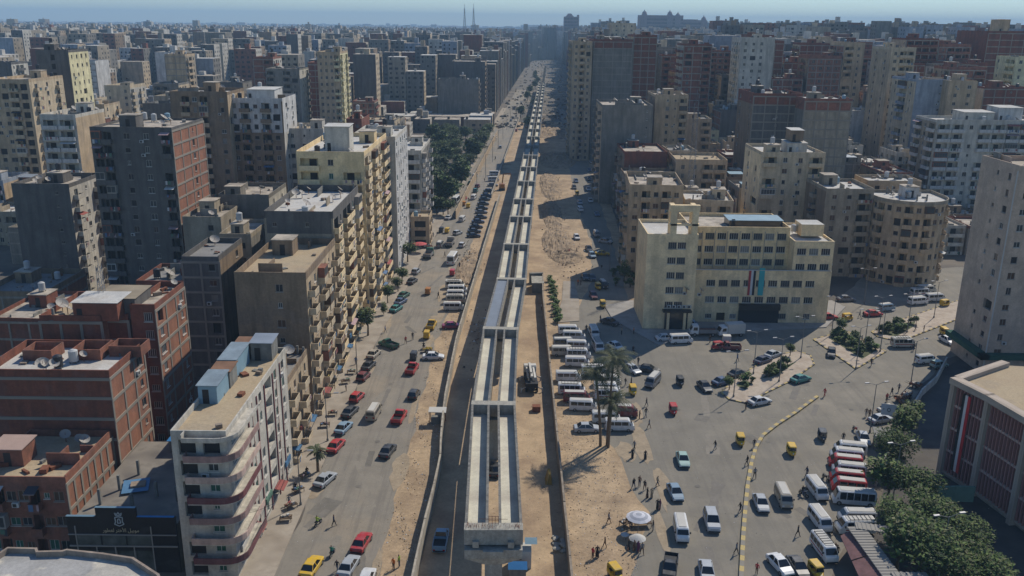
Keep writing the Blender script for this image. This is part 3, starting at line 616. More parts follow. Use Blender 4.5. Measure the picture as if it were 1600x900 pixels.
E, b = bld('red brick house with tan roof and small brick hut, beside the black shopfront', -40,101,741,94.5,12.6, wc='brick', sc='lit_brick', front='wLwwLww', side='....', frame=None, frame_s=7, balc='brick', roofm=M_rooft, hut=False, styles='gdb', dish=3, tank=0, h=10.2)
mb = MB(); mb.box(b[1]-11,b[1]-7.2,b[2]+4,b[2]+7.2,b[4],b[4]+2.4,0); mb.hexa([(b[1]-11.3,b[2]+3.7,b[4]+2.4),(b[1]-7,b[2]+3.7,b[4]+2.4),(b[1]-7,b[2]+7.5,b[4]+2.6),(b[1]-11.3,b[2]+7.5,b[4]+2.6)],[(b[1]-11.3,b[2]+3.7,b[4]+2.5),(b[1]-7,b[2]+3.7,b[4]+2.5),(b[1]-7,b[2]+7.5,b[4]+2.7),(b[1]-11.3,b[2]+7.5,b[4]+2.7)],1)
mb.q((b[1]-9.6,b[2]+3.99,b[4]),(b[1]-8.7,b[2]+3.99,b[4]),(b[1]-8.7,b[2]+3.99,b[4]+1.9),(b[1]-9.6,b[2]+3.99,b[4]+1.9),m=2)
mb.build('brick_hut', [C['brick'], mat('pinkish_tin_roof', (.38,.27,.22), var=.1), M_void], E)
# black shopfront hall
X0, X1, Y0, HS = -52.5, -39.6, 91.2, 7.6
SH = thing('shop_building', 'black shopfront hall with gold Arabic lettering and flat debris-strewn roof', 'shop', ((X0+X1)/2, Y0, 0))
hw = (X1-X0)/2; M_black = C['black']
mb = MB(); mb.box(-hw,hw,.6,22,0,HS-1.2,0,mt=1); mb.build('hall', [C['grey'], mat('debris_roof', (.22,.195,.16), var=.25, vs=.6, col2=(.13,.115,.10), c2s=.3)], SH)
mb = MB(); mb.box(-hw,hw,.3,.58,3.7,HS); mb.box(-2.9,1.9,.28,.6,HS,HS+1.2); mb.box(-hw,hw,.3,.58,2.95,3.7); mb.box(-hw,hw,.3,.58,0,.3); mb.box(-hw,-hw+.9,.3,.58,.3,2.95); mb.box(hw-3.0,hw,.3,.58,.3,2.95); mb.build('fascia', M_black, SH)
M_shopg = mat('dusty_shop_glass', (.09,.10,.09), rough=.25, var=.5, vs=.5)
M_al = mat('aluminium_frame', (.30,.28,.25), var=.1, rough=.5)
for k in range(4):
    a = -hw+.9+k*2.25; mb = MB(); mb.q((a,.5,.3),(a+2.25,.5,.3),(a+2.25,.5,2.95),(a,.5,2.95),m=0); mb.build('shop_pane', M_shopg, SH)
for k in range(5):
    a = -hw+.9+k*2.25; mb = MB(); mb.box(a-.06,a+.06,.2,.45,0,6.3 if k in (0,4) else 3.7); mb.build('mullion', M_al, SH)
for k in range(3):
    a = -hw+.9+k*3.0; mb = MB(); mb.box(a+.1,a+2.9,.22,.29,3.75,5.1); mb.build('upper_pane', M_shopg, SH)
mb = MB(); mb.box(-hw,hw,.15,.29,3.55,3.7); mb.box(-hw,hw,.15,.29,5.12,5.22); mb.build('transom', M_al, SH)
mb = corr_mb(4.8,.6,.2,.05); mb.build('roof_coping', M_skysheet, SH, loc=(-2.9,.2,HS+1.2)); mb = corr_mb(3.4,.6,.2,.05); mb.build('roof_coping', M_skysheet, SH, loc=(-hw,.2,HS)); mb = corr_mb(4.4,.6,.2,.05); mb.build('roof_coping', M_bluesheet, SH, loc=(1.95,.2,HS))
M_gold = mat('gold_letters', (.55,.47,.30), var=0, rough=.4); M_silver = mat('silver_emblem', (.45,.50,.50), var=0, rough=.4)
def text(txt, size, m, parent, loc, rot=(rad(90),0,0), name='lettering', ext=.02):
    cu = bpy.data.curves.new(name, 'FONT'); cu.body = txt; cu.size = size; cu.align_x = 'CENTER'; cu.align_y = 'CENTER'; cu.extrude = ext; cu.resolution_u = 2
    o = bpy.data.objects.new(name, cu); COL.objects.link(o); dg = bpy.context.evaluated_depsgraph_get(); me = bpy.data.meshes.new_from_object(o.evaluated_get(dg)); bpy.data.objects.remove(o)
    me.materials.clear(); me.materials.append(m); q = put(me, name, parent, loc); q.rotation_euler = rot; return q
tx_ = text('\ufead\ufeee\ufec4\ufecc\ufedf \ufeae\ufe98\ufea7\ufef7\ufe8d \ufede\ufef4\ufe91\ufeee\ufee3', 1.0, M_gold, SH, (-.1,.24,5.75))
k_ = 4.3/max(.1, max(v.co.x for v in tx_.data.vertices)-min(v.co.x for v in tx_.data.vertices)); tx_.scale = (k_, k_*1.15, 1); tx_['kind'] = 'stuff'
mb = MB()   # crowned shield emblem
def ring2(mb, pts, y0, y1, m=0):
    n = len(pts)
    for k in range(n):
        a, b_ = pts[k], pts[(k+1)%n]; d = Vector((b_[0]-a[0], b_[1]-a[1])).normalized(); nn = Vector((-d.y, d.x))*.05
        mb.hexa([(a[0]-nn.x,y0,a[1]-nn.y),(b_[0]-nn.x,y0,b_[1]-nn.y),(b_[0]-nn.x,y1,b_[1]-nn.y),(a[0]-nn.x,y1,a[1]-nn.y)],[(a[0]+nn.x,y0,a[1]+nn.y),(b_[0]+nn.x,y0,b_[1]+nn.y),(b_[0]+nn.x,y1,b_[1]+nn.y),(a[0]+nn.x,y1,a[1]+nn.y)],m)
ring2(mb, [(-.55,0),(-.4,.35),(-.45,.9),(0,1.0),(.45,.9),(.4,.35),(.55,0),(0,-.25)], .2, .27); ring2(mb, [(-.3,1.15),(-.42,1.5),(-.15,1.3),(0,1.6),(.15,1.3),(.42,1.5),(.3,1.15)], .2, .27); ring2(mb, [(-.2,.15),(-.1,.7),(.1,.7),(.2,.15)], .2, .27)
mb.build('emblem', M_silver, SH, loc=(-.2,0,6.6))
for (px, py) in ((-4.6,5),(-3.7,8.5),(-2.9,12.5),(-.2,4),(1.6,7),(2.8,10.5),(4.6,6),(4.9,12)):
    mb = MB(); mb.box(px-.16,px+.16,py-.16,py+.16,HS-1.2,HS+.9); mb.build('roof_post', M_concd, SH)
mb = corr_mb(3.2,3.6,.35,.06); mb.build('striped_sheet', mat('blue_striped_sheet', (.10,.22,.36), var=.2), SH, loc=(-2.9,7,HS-.9), rz=.3)
mb = MB(); mb.rbox(-1.6,9.2,1.8,1.3,HS-1.15,HS-.6,.3); mb.build('roof_bundle', M_rub, SH)
E = thing('tin_shed', 'bright blue corrugated shed roof behind the black shopfront roof', 'shed', (-43.2, 110, 0))
mb = MB(); mb.box(-4.0,3.6,0,8,0,8.2); mb.build('walls', C['grey'], E); mb = corr_mb(8.0,8.4,.4,.07); mb.build('roof', M_bluesheet, E, loc=(-4.2,-.4,8.3)); mb = corr_mb(3.0,3.0,.4,.07); mb.build('lower_roof', M_bluesheet, E, loc=(1.0,-3.6,7.3))
# bottom left pale roof
poly = [tuple(at(x, y, 12.5)[:2]) for x, y in ((-40,885),(-5,868),(12,857),(56,858),(58,863),(98,862),(104,860),(160,866),(207,873),(247,899),(262,930),(200,960),(-60,960))]
cx = sum(p[0] for p in poly)/len(poly); cy = sum(p[1] for p in poly)/len(poly); pl = [(x-cx, y-cy) for x, y in poly]
E = thing('corner_building', 'pale flat roof with parapet filling the bottom left corner of the view', 'building', (cx, cy, 0))
mb = MB(); mb.prism(pl[::-1], 0, 12.0, 0, mt=1); mb.build('wall', [C['plaster'], W('patched_grey_roof', (.34,.33,.31), col2=(.52,.48,.40), c2s=.10, grime=0, c2lo=.49, c2hi=.52)], E)
mb = MB()
for k in range(10):
    a, b_ = Vector(pl[k]), Vector(pl[k+1]); d = b_-a; mid = (a+b_)/2; mb.rbox(mid.x, mid.y, d.length+.2, .25, 11.9, 12.6+.002*k, math.atan2(d.y, d.x))
mb.build('parapet', W('brown_coping', (.30,.24,.19)), E)
# ---------------------------------------------------------------- right side
# civic building: tower block, long wing, terrace, end block
GX0 = at(1000,497).x; GY = 188.0
GB = thing('government_building', 'large cream public building with framed roof arch and draped banners on the square', 'building', (GX0, GY, 0))
FOOT.append((GX0+22, GY+9, 46, 22))
CR = C['cream']; mats = [CR, M_void, CR, M_roofw]
rg = random.Random(31)
def block(x0, x1, y0, y1, h, front, fh, left=None, right=None, nm='wall', wc=CR, zb=0, ground=None, roof=M_roofw, par=.8):
    wl = MB(); kw = dict(r=rg, lod=0, T_all=None, balc_m=CR, styles='sssttu', fh=fh, acs=.0, skip=0)
    facade(wl, GB, x0, y0, 1, 0, x1-x0, h, bays=front, zbot=zb, ground=ground, **kw)
    if left: facade(wl, GB, x0, y1, 0, -1, y1-y0, h, bays=left, zbot=zb, **kw)
    else: wl.q((x0,y1,zb),(x0,y0,zb),(x0,y0,h),(x0,y1,h))
    if right: facade(wl, GB, x1, y0, 0, 1, y1-y0, h, bays=right, zbot=zb, **kw)
    else: wl.q((x1,y0,zb),(x1,y1,zb),(x1,y1,h),(x1,y0,h))
    wl.q((x1,y1,zb),(x0,y1,zb),(x0,y1,h),(x1,y1,h)); wl.q((x0,y0,h),(x1,y0,h),(x1,y1,h),(x0,y1,h),m=3)
    wl.build(nm, [wc, M_void, wc, roof], GB)
    if par:
        pb = MB(); t = .25
        for a in ((x0,x1,y0,y0+t),(x0,x1,y1-t,y1),(x0,x0+t,y0+t,y1-t),(x1-t,x1,y0+t,y1-t)): pb.box(*a, h+.003, h+par)
        pb.build('parapet', wc, GB)
tx = atY(1092,365,GY-6).x-GX0
block(-.5, tx, -6, 9, 20.6, '..ss.'[0:5], 3.4, left='....', zb=4)
wx = atY(1300,400,GY).x-GX0; ex = atY(1240,380,GY).x-GX0; mx = atY(1132,430,GY).x-GX0
block(tx+.02, wx-.0, -1, 8, 11.4, '.sssssssss.', 3.4, ground='.dxdxdxdxd.', roof=M_roof)
block(tx+.04, ex, 3, 18, 20.3, 'ssssssss', 3.4, zb=11.42, roof=M_roof, wc=C['yellow'])
block(ex+.02, wx, -1.0+.3, 18, 18.4, 'sss', 3.4, right='..', zb=11.42, par=.5)
mb = MB(); cxs = (tx*.45+.3, tx-.9)
for c_ in cxs: mb.box(c_-.65,c_+.65,-5.9,-4.9,20.62,26.2)
mb.box(cxs[0]-.9,cxs[1]+.9,-5.9,-4.9,26.2,27.6); mb.box(cxs[0]-.9,cxs[1]+.9,-5.9,-4.9,23.2,23.6)
for c_ in cxs: mb.box(c_-.5,c_+.5,-4.9,-1.5,26.2,27.3); mb.box(c_-.5,c_+.5,-2.3,-1.5,20.62,26.2)
mb.build('roof_frame', CR, GB)
shed(GB, ex-13, ex-1, 6, 11, 20.3, 1.6, M_glass, M_skysheet, name='blue_roof_canopy')
for q_ in range(1,8): put(unit(M_frame), 'rain_pipe', GB, (tx+(ex-tx)*q_/8, 2.94, 11.5), 0, scale=(.12,.1,8.6))
put(unit(M_roofw), 'terrace_coping', GB, ((tx+wx)/2, -1.0, 12.2), 0, scale=(wx-tx-.4, .34, .12))
mb = MB(); mb.box(wx-6,wx-1,4,9,18.9,21.6,0,mt=1); mb.build('stair_hut', [CR, M_roofw], GB)
put(tank_mesh('w'), 'water_tank', GB, (ex+2,7,19)); 
mb = MB(); mb.box(4.2,9.2,-6.3,-5.9,0,4.3,0); mb.box(3.6,9.8,-7.6,-5.9,4.3,4.7,1)
for q in (4.6,8.2): mb.box(q,q+.55,-6.8,-6.32,0,4.3,2)
mb.build('entrance_portal', [M_glass, M_black, CR], GB)
mb = MB(); mb.box(wx*.52,wx*.52+9,-2.2,-1.05,3.3,4.6,0); mb.box(wx*.52,wx*.52+9,-1.3,-1.04,.1,3.3,1); mb.build('dark_shopfront', [M_black, M_glass], GB)
for i in range(5): put(ac_mesh(), 'ac_unit', GB, (5+i*1.1,-6.02,5.0))
for (x, z) in ((8.2,9.2),(11.4,9.0)):
    put(ac_mesh(), 'ac_unit', GB, (x,-6.02,z-1.2)); put(dish_mesh(.7), 'satellite_dish', GB, (x+.3,-6.4,z-.9))
def banner(label, x, z0, z1, wd, cols):
    mb = MB(); n = len(cols)
    for k in range(n): mb.box(x+wd*k/n, x+wd*(k+1)/n, -1.16, -1.08, z0, z1, k)
    ms = [mat('banner_'+c[0], c[1], var=.1) for c in cols]; tag(mb.build('banner', ms, None, loc=(GX0, GY, 0)), label, 'banner')
banner('red white and black banner hanging on the cream public building', atY(1168,430,GY).x-GX0, 6.5, 12.3, 1.5, (('red',(.35,.05,.05)),('whitecloth',(.5,.5,.5)),('blackcloth',(.02,.02,.02))))
banner('turquoise banner hanging on the cream public building', atY(1184,430,GY).x-GX0, 6.5, 12.8, 1.2, (('teal',(.05,.35,.36)),))
# right tower
E, b = bld('tall rough pinkish-grey residential tower with drainpipe at the right picture edge', 0,0,0, 157.5, 13, h=39.5, X=(90.8,116), wc='ptower', sc='ptower', front='w.LwLwL', side='.nw', sidef='L', balc='plaster', styles='dvlb', seed=2, hut=True)
mb = MB(); mb.tube((b[0]-.1,b[2]-.12,0),(b[0]-.1,b[2]-.12,b[4]),.12,6); mb.build('drainpipe', M_framew, E)
mb = MB(); mb.box(b[0]-1.6,b[0]-.02,b[2]-1.5,b[3],3.6,4.6); mb.box(b[0]-1.6,b[0]+20,b[2]-1.5,b[2]-.02,3.6,4.6); mb.build('shop_canopy', mat('dark_green_canopy', (.03,.09,.06)), E)
# striped-banner office at the right edge: fins, pilasters, banner
poly = [(64.7,118.0),(66.6,112.0),(68.0,104.5),(69.3,96.0),(70.3,86.0),(96,86),(96,122),(75,124.5)]; HR = 15.0
cx, cy = 78, 104; pl = [(x-cx, y-cy) for x, y in poly]
OB = thing('office_building', 'modern office with vertical fins and tall red and white banner at the lower right', 'building', (cx, cy, 0))
mb = MB(); mb.prism(pl[::-1], .8, HR, 0, mt=1); mb.prism(pl[::-1], 0, .8, 2); mb.build('glazed_core', [mat('rose_tinted_glazing', (.16,.05,.05), rough=.3, var=.3), M_rooft, M_conc], OB); M_pil = W('pale_render_pilaster', (.46,.38,.30))
r = random.Random(9)
for k in range(4):
    a, b_ = Vector(pl[k]), Vector(pl[k+1]); d = b_-a; L = d.length; d.normalize(); n = Vector((d.y, -d.x)); n = -n if n.x > 0 else n; an = math.atan2(d.y, d.x)
    m_ = M_pil; put(unit(m_), 'pilaster', OB, (*(a+n*.45), 0), an, scale=(.75, .9, HR-.25))
    nf = int(L/.62)
    for j in range(1, nf): p = a+d*(L*j/nf)+n*.25; put(unit(C['finrose']), 'fin', OB, (p.x, p.y, .9), an, scale=(.12, .45, HR-1.6))
    for z in (.6, 4.2, 7.8, 11.3): p = (a+b_)/2+n*.3; put(unit(m_ if z < 1 else C['pink']), 'spandrel_beam', OB, (p.x, p.y, z), an, scale=(L-.8, .3, .35))
    p = (a+b_)/2+n*.55; put(unit(M_pil), 'cornice', OB, (p.x, p.y, HR-.24), an, scale=(L+.5, 1.5, .9))
a, b_ = Vector(pl[6]), Vector(pl[7])
for a, b_ in ((Vector(pl[0]), Vector(pl[7])),):
    d = b_-a; p = (a+b_)/2; put(unit(M_pil), 'cornice', OB, (p.x, p.y, HR-.22), math.atan2(d.y, d.x), scale=(d.length, 1.3, .88))
put(unit(M_pil), 'roof_upstand', OB, (3, 9, HR+.003), .35, scale=(11, .3, .7)); put(unit(M_pil), 'roof_upstand', OB, (-2.5, 11.5, HR+.003), 1.25, scale=(6, .3, .65))
mb = MB()
for k, c in enumerate((1, 0, 2)): mb.hexa([(-.1,-.75+.5*k,0),(0,-.75+.5*k,0),(0,-.25+.5*k,0),(-.1,-.25+.5*k,0)],[(-.1,-.75+.5*k,12),(0,-.75+.5*k,12),(0,-.25+.5*k,12),(-.1,-.25+.5*k,12)],k)
tag(mb.build('banner', [mat('banner_red2', (.45,.03,.03)), mat('banner_white2', (.55,.53,.5)), mat('banner_black2', (.02,.02,.02))], None, loc=(64.9,115.2,2), rz=.25), 'tall red and white banner draped down the office wall with fins', 'banner')
# ---------------------------------------------------------------- right side buildings
bld('wedge shaped tan block with parapet roofs directly behind the government building arch', 988,1072,296,222,20, wc='tan', front='wLwLw', side='BwB', sidef='L', balc='tan', styles='dbv', roofm=M_roof, par=1.3, rot=-4)
bld('low tan house with roof slab adjoining the wedge shaped tan block', 1075,1150,318,228,14, wc='beige', front='LwL', side='w', sidef='L', roofm=M_roofw, dish=4, rot=-6)
bld('cream residential tower with twin balcony stacks rising behind the government building', 1190,1290,243,243,18, wc='beige', sc='cream', front='LwwL', side='ww', sidef='L', balc='beige', styles='dvlb', roofm=M_roofw, fh=3.1)
shed(BLD[-1][0], -1, 4.5, -6, 0, BLD[-1][1][2], 3, C['offwhite'], M_roofw, name='roof_room'); shed(BLD[-1][0], 0, 3.5, -5, 0, BLD[-1][1][2]+3.4, 3, C['brown'], M_roofw, name='roof_room')
bld('brown balcony block between the cream residential tower and the round-fronted block', 1291,1366,300,226,16, wc='plaster', sc='brown', front='wwL', side='B', sidef='L', balc='plaster', styles='dvb', roofm=M_roofw, dish=3)
# round fronted block
RX, RYy, RR, HRR = atY(1420,315,226).x, 226, 9.2, atY(1420,318,219).z
E = thing('apartment_building', 'round-fronted tan apartment block with white sunlit roof right of the government building', 'building', (RX, RYy, 0)); FOOT.append((RX, RYy, 20, 20))
arc = [(RR*math.cos(rad(t)), RR*math.sin(rad(t))) for t in range(180, 361, 15)] + [(RR, 8), (-RR, 8)]
wl = MB(); r = random.Random(3); kw = dict(r=r, lod=0, T_all=None, balc_m=C['tan'], styles='dvb', fh=3.0, ends=.02, skip=.05)
for (a, b_), bay in zip(zip(arc[:13], arc[1:13]), 'wLwwLwLwwLwL'):
    d = Vector(b_)-Vector(a); L = d.length; d.normalize(); facade(wl, E, a[0], a[1], d.x, d.y, L, HRR, bays=bay, **kw)
facade(wl, E, -RR, 8, 0, -1, 8, HRR, bays='BwB'[:2], **kw); facade(wl, E, RR, 0, 0, 1, 8, HRR, bays='wB', **kw)
wl.q((RR,8,0),(-RR,8,0),(-RR,8,HRR),(RR,8,HRR)); wl.q(*[(x, y, HRR) for x, y in arc], m=3); wl.build('wall', [C['tan'], M_void, C['tan'], M_roofw], E)
mb = MB()
for k in range(14): d = Vector(arc[(k+1)%15])-Vector(arc[k]); m_ = (Vector(arc[(k+1)%15])+Vector(arc[k]))/2; mb.rbox(m_.x, m_.y, d.length+.1, .2, HRR-.05, HRR+.8+.003*k, math.atan2(d.y, d.x))
mb.build('parapet', C['plaster'], E); roof_stuff(E, -5, 5, -4, 7, HRR, r, 3, 1, True, C['white'])
bld('white roofed flat block behind the round-fronted block', 1356,1440,287,240,10, wc='tan', front='www', side='w', sidef='L', roofm=M_roofw, hut=False)
# white terraced block
bld('white terraced block with bands of curved balconies near the right picture edge', 1462,1640,192,292,15, wc='offwhite', sc='plaster', front='LLwLLLLL', side='LwL', sidef='L', balc='white', styles='lvd', roofm=M_roofw, fh=3.0, tank=3, rot=1)
shed(BLD[-1][0], -8, 2, -4, 4, BLD[-1][1][2], 3, C['offwhite'], M_roofw, name='roof_room'); shed(BLD[-1][0], 4, 12, -3, 5, BLD[-1][1][2], 4.5, C['white'], M_roofw, name='roof_room')
bld('slab with grey and white painted stripes on its blank wall, right background', 1432,1478,128,335,22, wc='blueish', sc='beige', front='...n', side='wLw', sidef='B', roofm=M_roof, top=None, fh=3)
bld('tan slab with small windows against the striped slab', 1483,1528,130,330,22, wc='tan', front='ww', side='w', sidef='L', roofm=M_roof, tank=3)
bld('slender beige tower with stacked round balconies before the brick blocks', 1393,1432,78,372,20, wc='beige', sc='tan', front='wLL', side='ww', sidef='L', balc='beige', lod=0, styles='dv')
bld('wide block with white roof edge, brick band and concrete grid', 1258,1332,158,300,18, wc='plaster', sc='grey', front='.....', side='..', sidef='B', roofm=M_roofw, top=('brick',1), frame=4)
bld('grey framed block with dark brick crown left of the white edged block', 1178,1254,150,310,22, wc='dgrey', sc='brown', front='..n..', side='w.w', sidef='L', roofm=M_roof, top=('dbrick',1.2), frame=4)
bld('blank concrete wall block with narrow slit windows above the right street', 941,1021,168,322,24, wc='grey', sc='tan', front='....n', side='BwB', sidef='L', roofm=M_roof, dish=6, tank=2)
bld('tan windowed block next to the blank concrete wall block', 1024,1076,152,335,20, wc='tan', sc='brown', front='.wnL', side='w', sidef='L', roofm=M_roof, dish=3)
bld('huge blank grey slab beside the far right street row', 928,989,65,430,30, wc='grey', sc='tan', front='......', side='wLwLw', sidef='L', roofm=M_roof, frame=4, lod=1, top=('dbrick',.4))
bld('red brick infill slab with white grid just right of the huge blank slab', 991,1027,58,432,26, wc='dbrick', sc='tan', front='....', side='w.w', sidef='B', frame=3, roofm=M_roof, lod=1)
bld('tan slab with dark window columns left of the huge blank slab', 895,926,68,428,30, wc='tan', sc='plaster', front='wLw', side='wLwLw', sidef='L', lod=1, balc='tan', rail=True)
bld('big dark grey stepped slab at the far end of the park', 706,758,98,600,34, wc='dgrey', sc='tan', front='.....', side='LwLwL', lod=1)
bld('lower grey slab standing in front of the stepped slab by the park', 684,748,126,578,16, wc='grey', sc='tan', front='....', side='LwL', lod=1)
bld('cream public block with brick rear and small water tank, distant right skyline', 957,994,38,700,24, wc='beige', sc='tan', front='www', side='ww', sidef='L', lod=1)
bld('dark red brick roofed block topped by a square tan tower at the right skyline', 1545,1640,52,420,30, wc='dbrick', sc='dbrick', front='.....', side='..', sidef='L', frame=5, lod=1, hut=False)
shed(BLD[-1][0], -5, 0, -6, 2, BLD[-1][1][2], 6, C['tan'], M_roof, name='roof_tower')
E, b = bld('low brown house row facing the right street below the blank concrete block', 0,0,0, 268, 26, h=17, X=(36,52), wc='brown', sc='plaster', front='ww.', side='BwBwB', sidef='L', balc='plaster')
bld('brown stuccoed house with broken rooftop walls beside the right street', 0,0,0, 240, 24, h=16, X=(34.5,48), wc='dbrown', sc='plaster', front='ww', side='BwBwB', sidef='L', balc='beige', dish=4)
bld('grey brick row house under the blank concrete block', 0,0,0, 297, 22, h=22, X=(37.5,52), wc='dbrick', sc='brown', front='...', side='BwBw', sidef='L', balc='plaster')
# ---------------------------------------------------------------- procedural quarters
def hero_clear(x, y, w_, d_):
    for (a, b_, c, e) in FOOT:
        if abs(x-a) < (w_+c)/2+1.0 and abs(y-b_) < (d_+e)/2+1.0: return False
    return True
park = (-62, -14, 292, 520)
def hgt(x, y, r):
    s = x-drift(y)
    if s > 0:
        if s < 60 and y > 420: return r.choice([38,44,48,52,55])+r.uniform(-3,3)
        if y < 300: return r.choice([12,15,15,18,21])
        if y < 410: return r.choice([12,15,15,18,18,21,27]) if s < 150 else r.choice([24,30,36,42,48,52])
        if y < 700: return r.choice([27,36,42,46,50,52,55,57])+r.uniform(-2,2)
        return r.choice([27,36,45,52,58,62,66])+r.uniform(-3,3)
    if s > -62 and y > 440: return r.choice([33,38,42,46])+r.uniform(-3,3)
    if y < 240: return r.choice([7.5,9,10,12,12,15])
    if y < 400: return r.choice([9,12,12,15,18,24,30])
    if y < 700: return r.choice([9,9,12,12,15,15,18,24,33,42,46])
    return r.choice([12,12,15,18,24,30,42,48,52])+r.uniform(-2,2)
LOTS = []
LIM = [(885,1030,429,150),(1393,1432,371,205),(1430,1530,328,235),(1176,1334,298,232),(938,1078,320,235),(600,758,576,188),(493,542,419,172),(45,152,319,168),(0,66,286,210),(1452,1575,290,395),(1350,1450,225,300),(984,1114,1740,46),(876,910,1740,47),(262,445,250,240),(555,700,300,262),(1030,1180,330,190)]
def limit(x, y, w_, h):
    for it in range(25):
        bad = False; a = proj((x-w_/2, y, h)); b_ = proj((x+w_/2, y, h))
        for (l, r_, Y, ym) in LIM:
            if y < Y-3 and b_[0] > l+3 and a[0] < r_-3 and min(a[1], b_[1]) < ym: bad = True
        if not bad or h < 9: return max(h, 8)
        h -= 3
    return h
rc = random.Random(77); y = 112.0
while y < 1300:
    dep = rc.uniform(12, 19); gap = rc.choice([2.2, 3, 5])
    lim = (y+30)*.62+25
    for side in (-1, 1):
        s = 32.5 if side > 0 else 33.5
        if side < 0 and 285 < y < 590: s = 29.5
        while s < lim+60:
            w_ = rc.uniform(9, 17); x = side*(s+w_/2)+drift(y); s += w_+(rc.choice([.3,.3,2.5,3.5]))
            if abs(x) > lim+10: continue
            jy = rc.uniform(-1.2, 1.2)
            if side > 0 and y < 238: continue           # the square and its surroundings
            if side > 0 and y < 250 and x < 160: continue
            if park[0] < x < park[1]+8 and park[2]-8 < y < park[3]: continue
            if side < 0 and y < 135: continue
            if not hero_clear(x, y+dep/2, w_, dep): continue
            LOTS.append((x, y+jy, w_, dep-.3, limit(x, y+jy, w_, hgt(x, y, rc))))
    y += dep+gap
LOTS = [l for l in LOTS if -40 < proj((l[0], l[1], l[4]))[0] < 1640]
near = LOTS[:235]; rest = LOTS[235:]
ORD = ['first','second','third','fourth','fifth','sixth','seventh','eighth','ninth','tenth','eleventh','twelfth','thirteenth','fourteenth','fifteenth','sixteenth','seventeenth','eighteenth']
COLS = [(0,'the rounded tan block'),(50,'the pale yellow windowed tower'),(150,'the ten storey dark block'),(265,'the brown bay block'),(355,'the white-topped block'),(450,'the long pale hall'),(495,'the balcony column tower'),(560,'the yellow corner block'),(625,'the park'),(700,'the stepped slab'),(800,'the street end'),(925,'the huge blank slab'),(992,'the tan windowed block'),(1080,'the government wing'),(1190,'the cream residential tower'),(1291,'the white edged block'),(1370,'the round-fronted block'),(1440,'the terraced block'),(1540,'the right edge tower')]
cnt = {}
WL = {'brick':(3,'red brick'),'dbrick':(3,'dark red brick'),'dgrey':(5,'dark grey'),'grey':(5,'grey'),'plaster':(3,'dull plaster'),'tan':(2,'tan'),'beige':(2,'beige'),'brown':(3,'brown'),'offwhite':(2,'off-white'),'white':(1,'white'),'pink':(1,'pinkish'),'blueish':(1,'blue-grey'),'lemon':(1,'pale yellow')}
pool = [k for k, v in WL.items() for _ in range(v[0])]
for (x, y, w_, d_, h) in near:
    k = rc.choice(pool); left = x < 0
    if left and y < 240: k = rc.choice(['dbrick','brick','brown','plaster','grey','dgrey'])
    if x > 0 and y > 330 and rc.random() < .35: k = rc.choice(['dbrick','brick','dbrick'])
    lit = rc.choice(['tan','beige','plaster','offwhite','offwhite','grey','plaster','brown','lit_brick']) if k not in ('white','offwhite','lemon') else k  # mostly paler side wall tones, sun on them put into the colour
    blank = rc.random() < (.5 if k in ('dgrey','grey','dbrick','brown','plaster') else .12)
    n = max(2, int(w_/3.6)); fr = ''.join(rc.choice('....n' if blank else 'wwwLL.') for _ in range(n)); ns = max(2, int(d_/4)); sd = ''.join(rc.choice('wwLB.') for _ in range(ns))
    px = proj((x, y, h))[0]; cn = [c for c in COLS if c[0] <= max(px, 0)][-1]; key = cn[1]; cnt[key] = cnt.get(key, 0)+1; q = cnt[key]
    st = int(round(h/3)); rf = rc.choice([M_roof, M_roofg, M_rooft, M_roofw, M_roof]); rfn = {'roof_screed':'dusty','grey_roof_screed':'grey','tan_roof_screed':'tan','white_roof_screed':'whitish'}[rf.name]
    lab = '%s %d-storey %s, %s roof, %s behind %s' % (WL[k][1], st, 'blank block' if blank else 'block', rfn, ORD[q-1] if q <= 18 else 'far', key)
    far = y > 330; low = h < 20
    bld(lab, 0,0,0, y, d_, h=h, X=(x-w_/2, x+w_/2), wc=k, sc=lit, front=fr, side=sd, sidef='R' if left else 'L', lod=2 if y > 420 else 1, roofm=rf, dish=0 if y > 520 else rc.choice([0,1,2,3] if far else [1,2,3,5]), tank=rc.choice([0,1,2]), hut=rc.random() < .7, frame=(n if k in ('brick','dbrick') or (blank and rc.random() < .75) else None), frame_s=(2 if lit == 'lit_brick' else None), laundry=(y < 330), junk=0 if y > 450 else (12 if low else 7), par=rc.choice([.7,.9,1.1,1.4]), rot=rc.uniform(-2.5,2.5), group='ordinary apartment blocks of the city quarters')
    if y < 360 and low and rc.random() < .35:
        E = BLD[-1][0]; shed(E, -w_/2+1, -w_/2+1+rc.uniform(2.5,5), -d_/2+1, -d_/2+rc.uniform(4,6), h, rc.uniform(2,2.6), C[k], rc.choice([M_bluesheet, M_skysheet, M_corr, M_corr]))
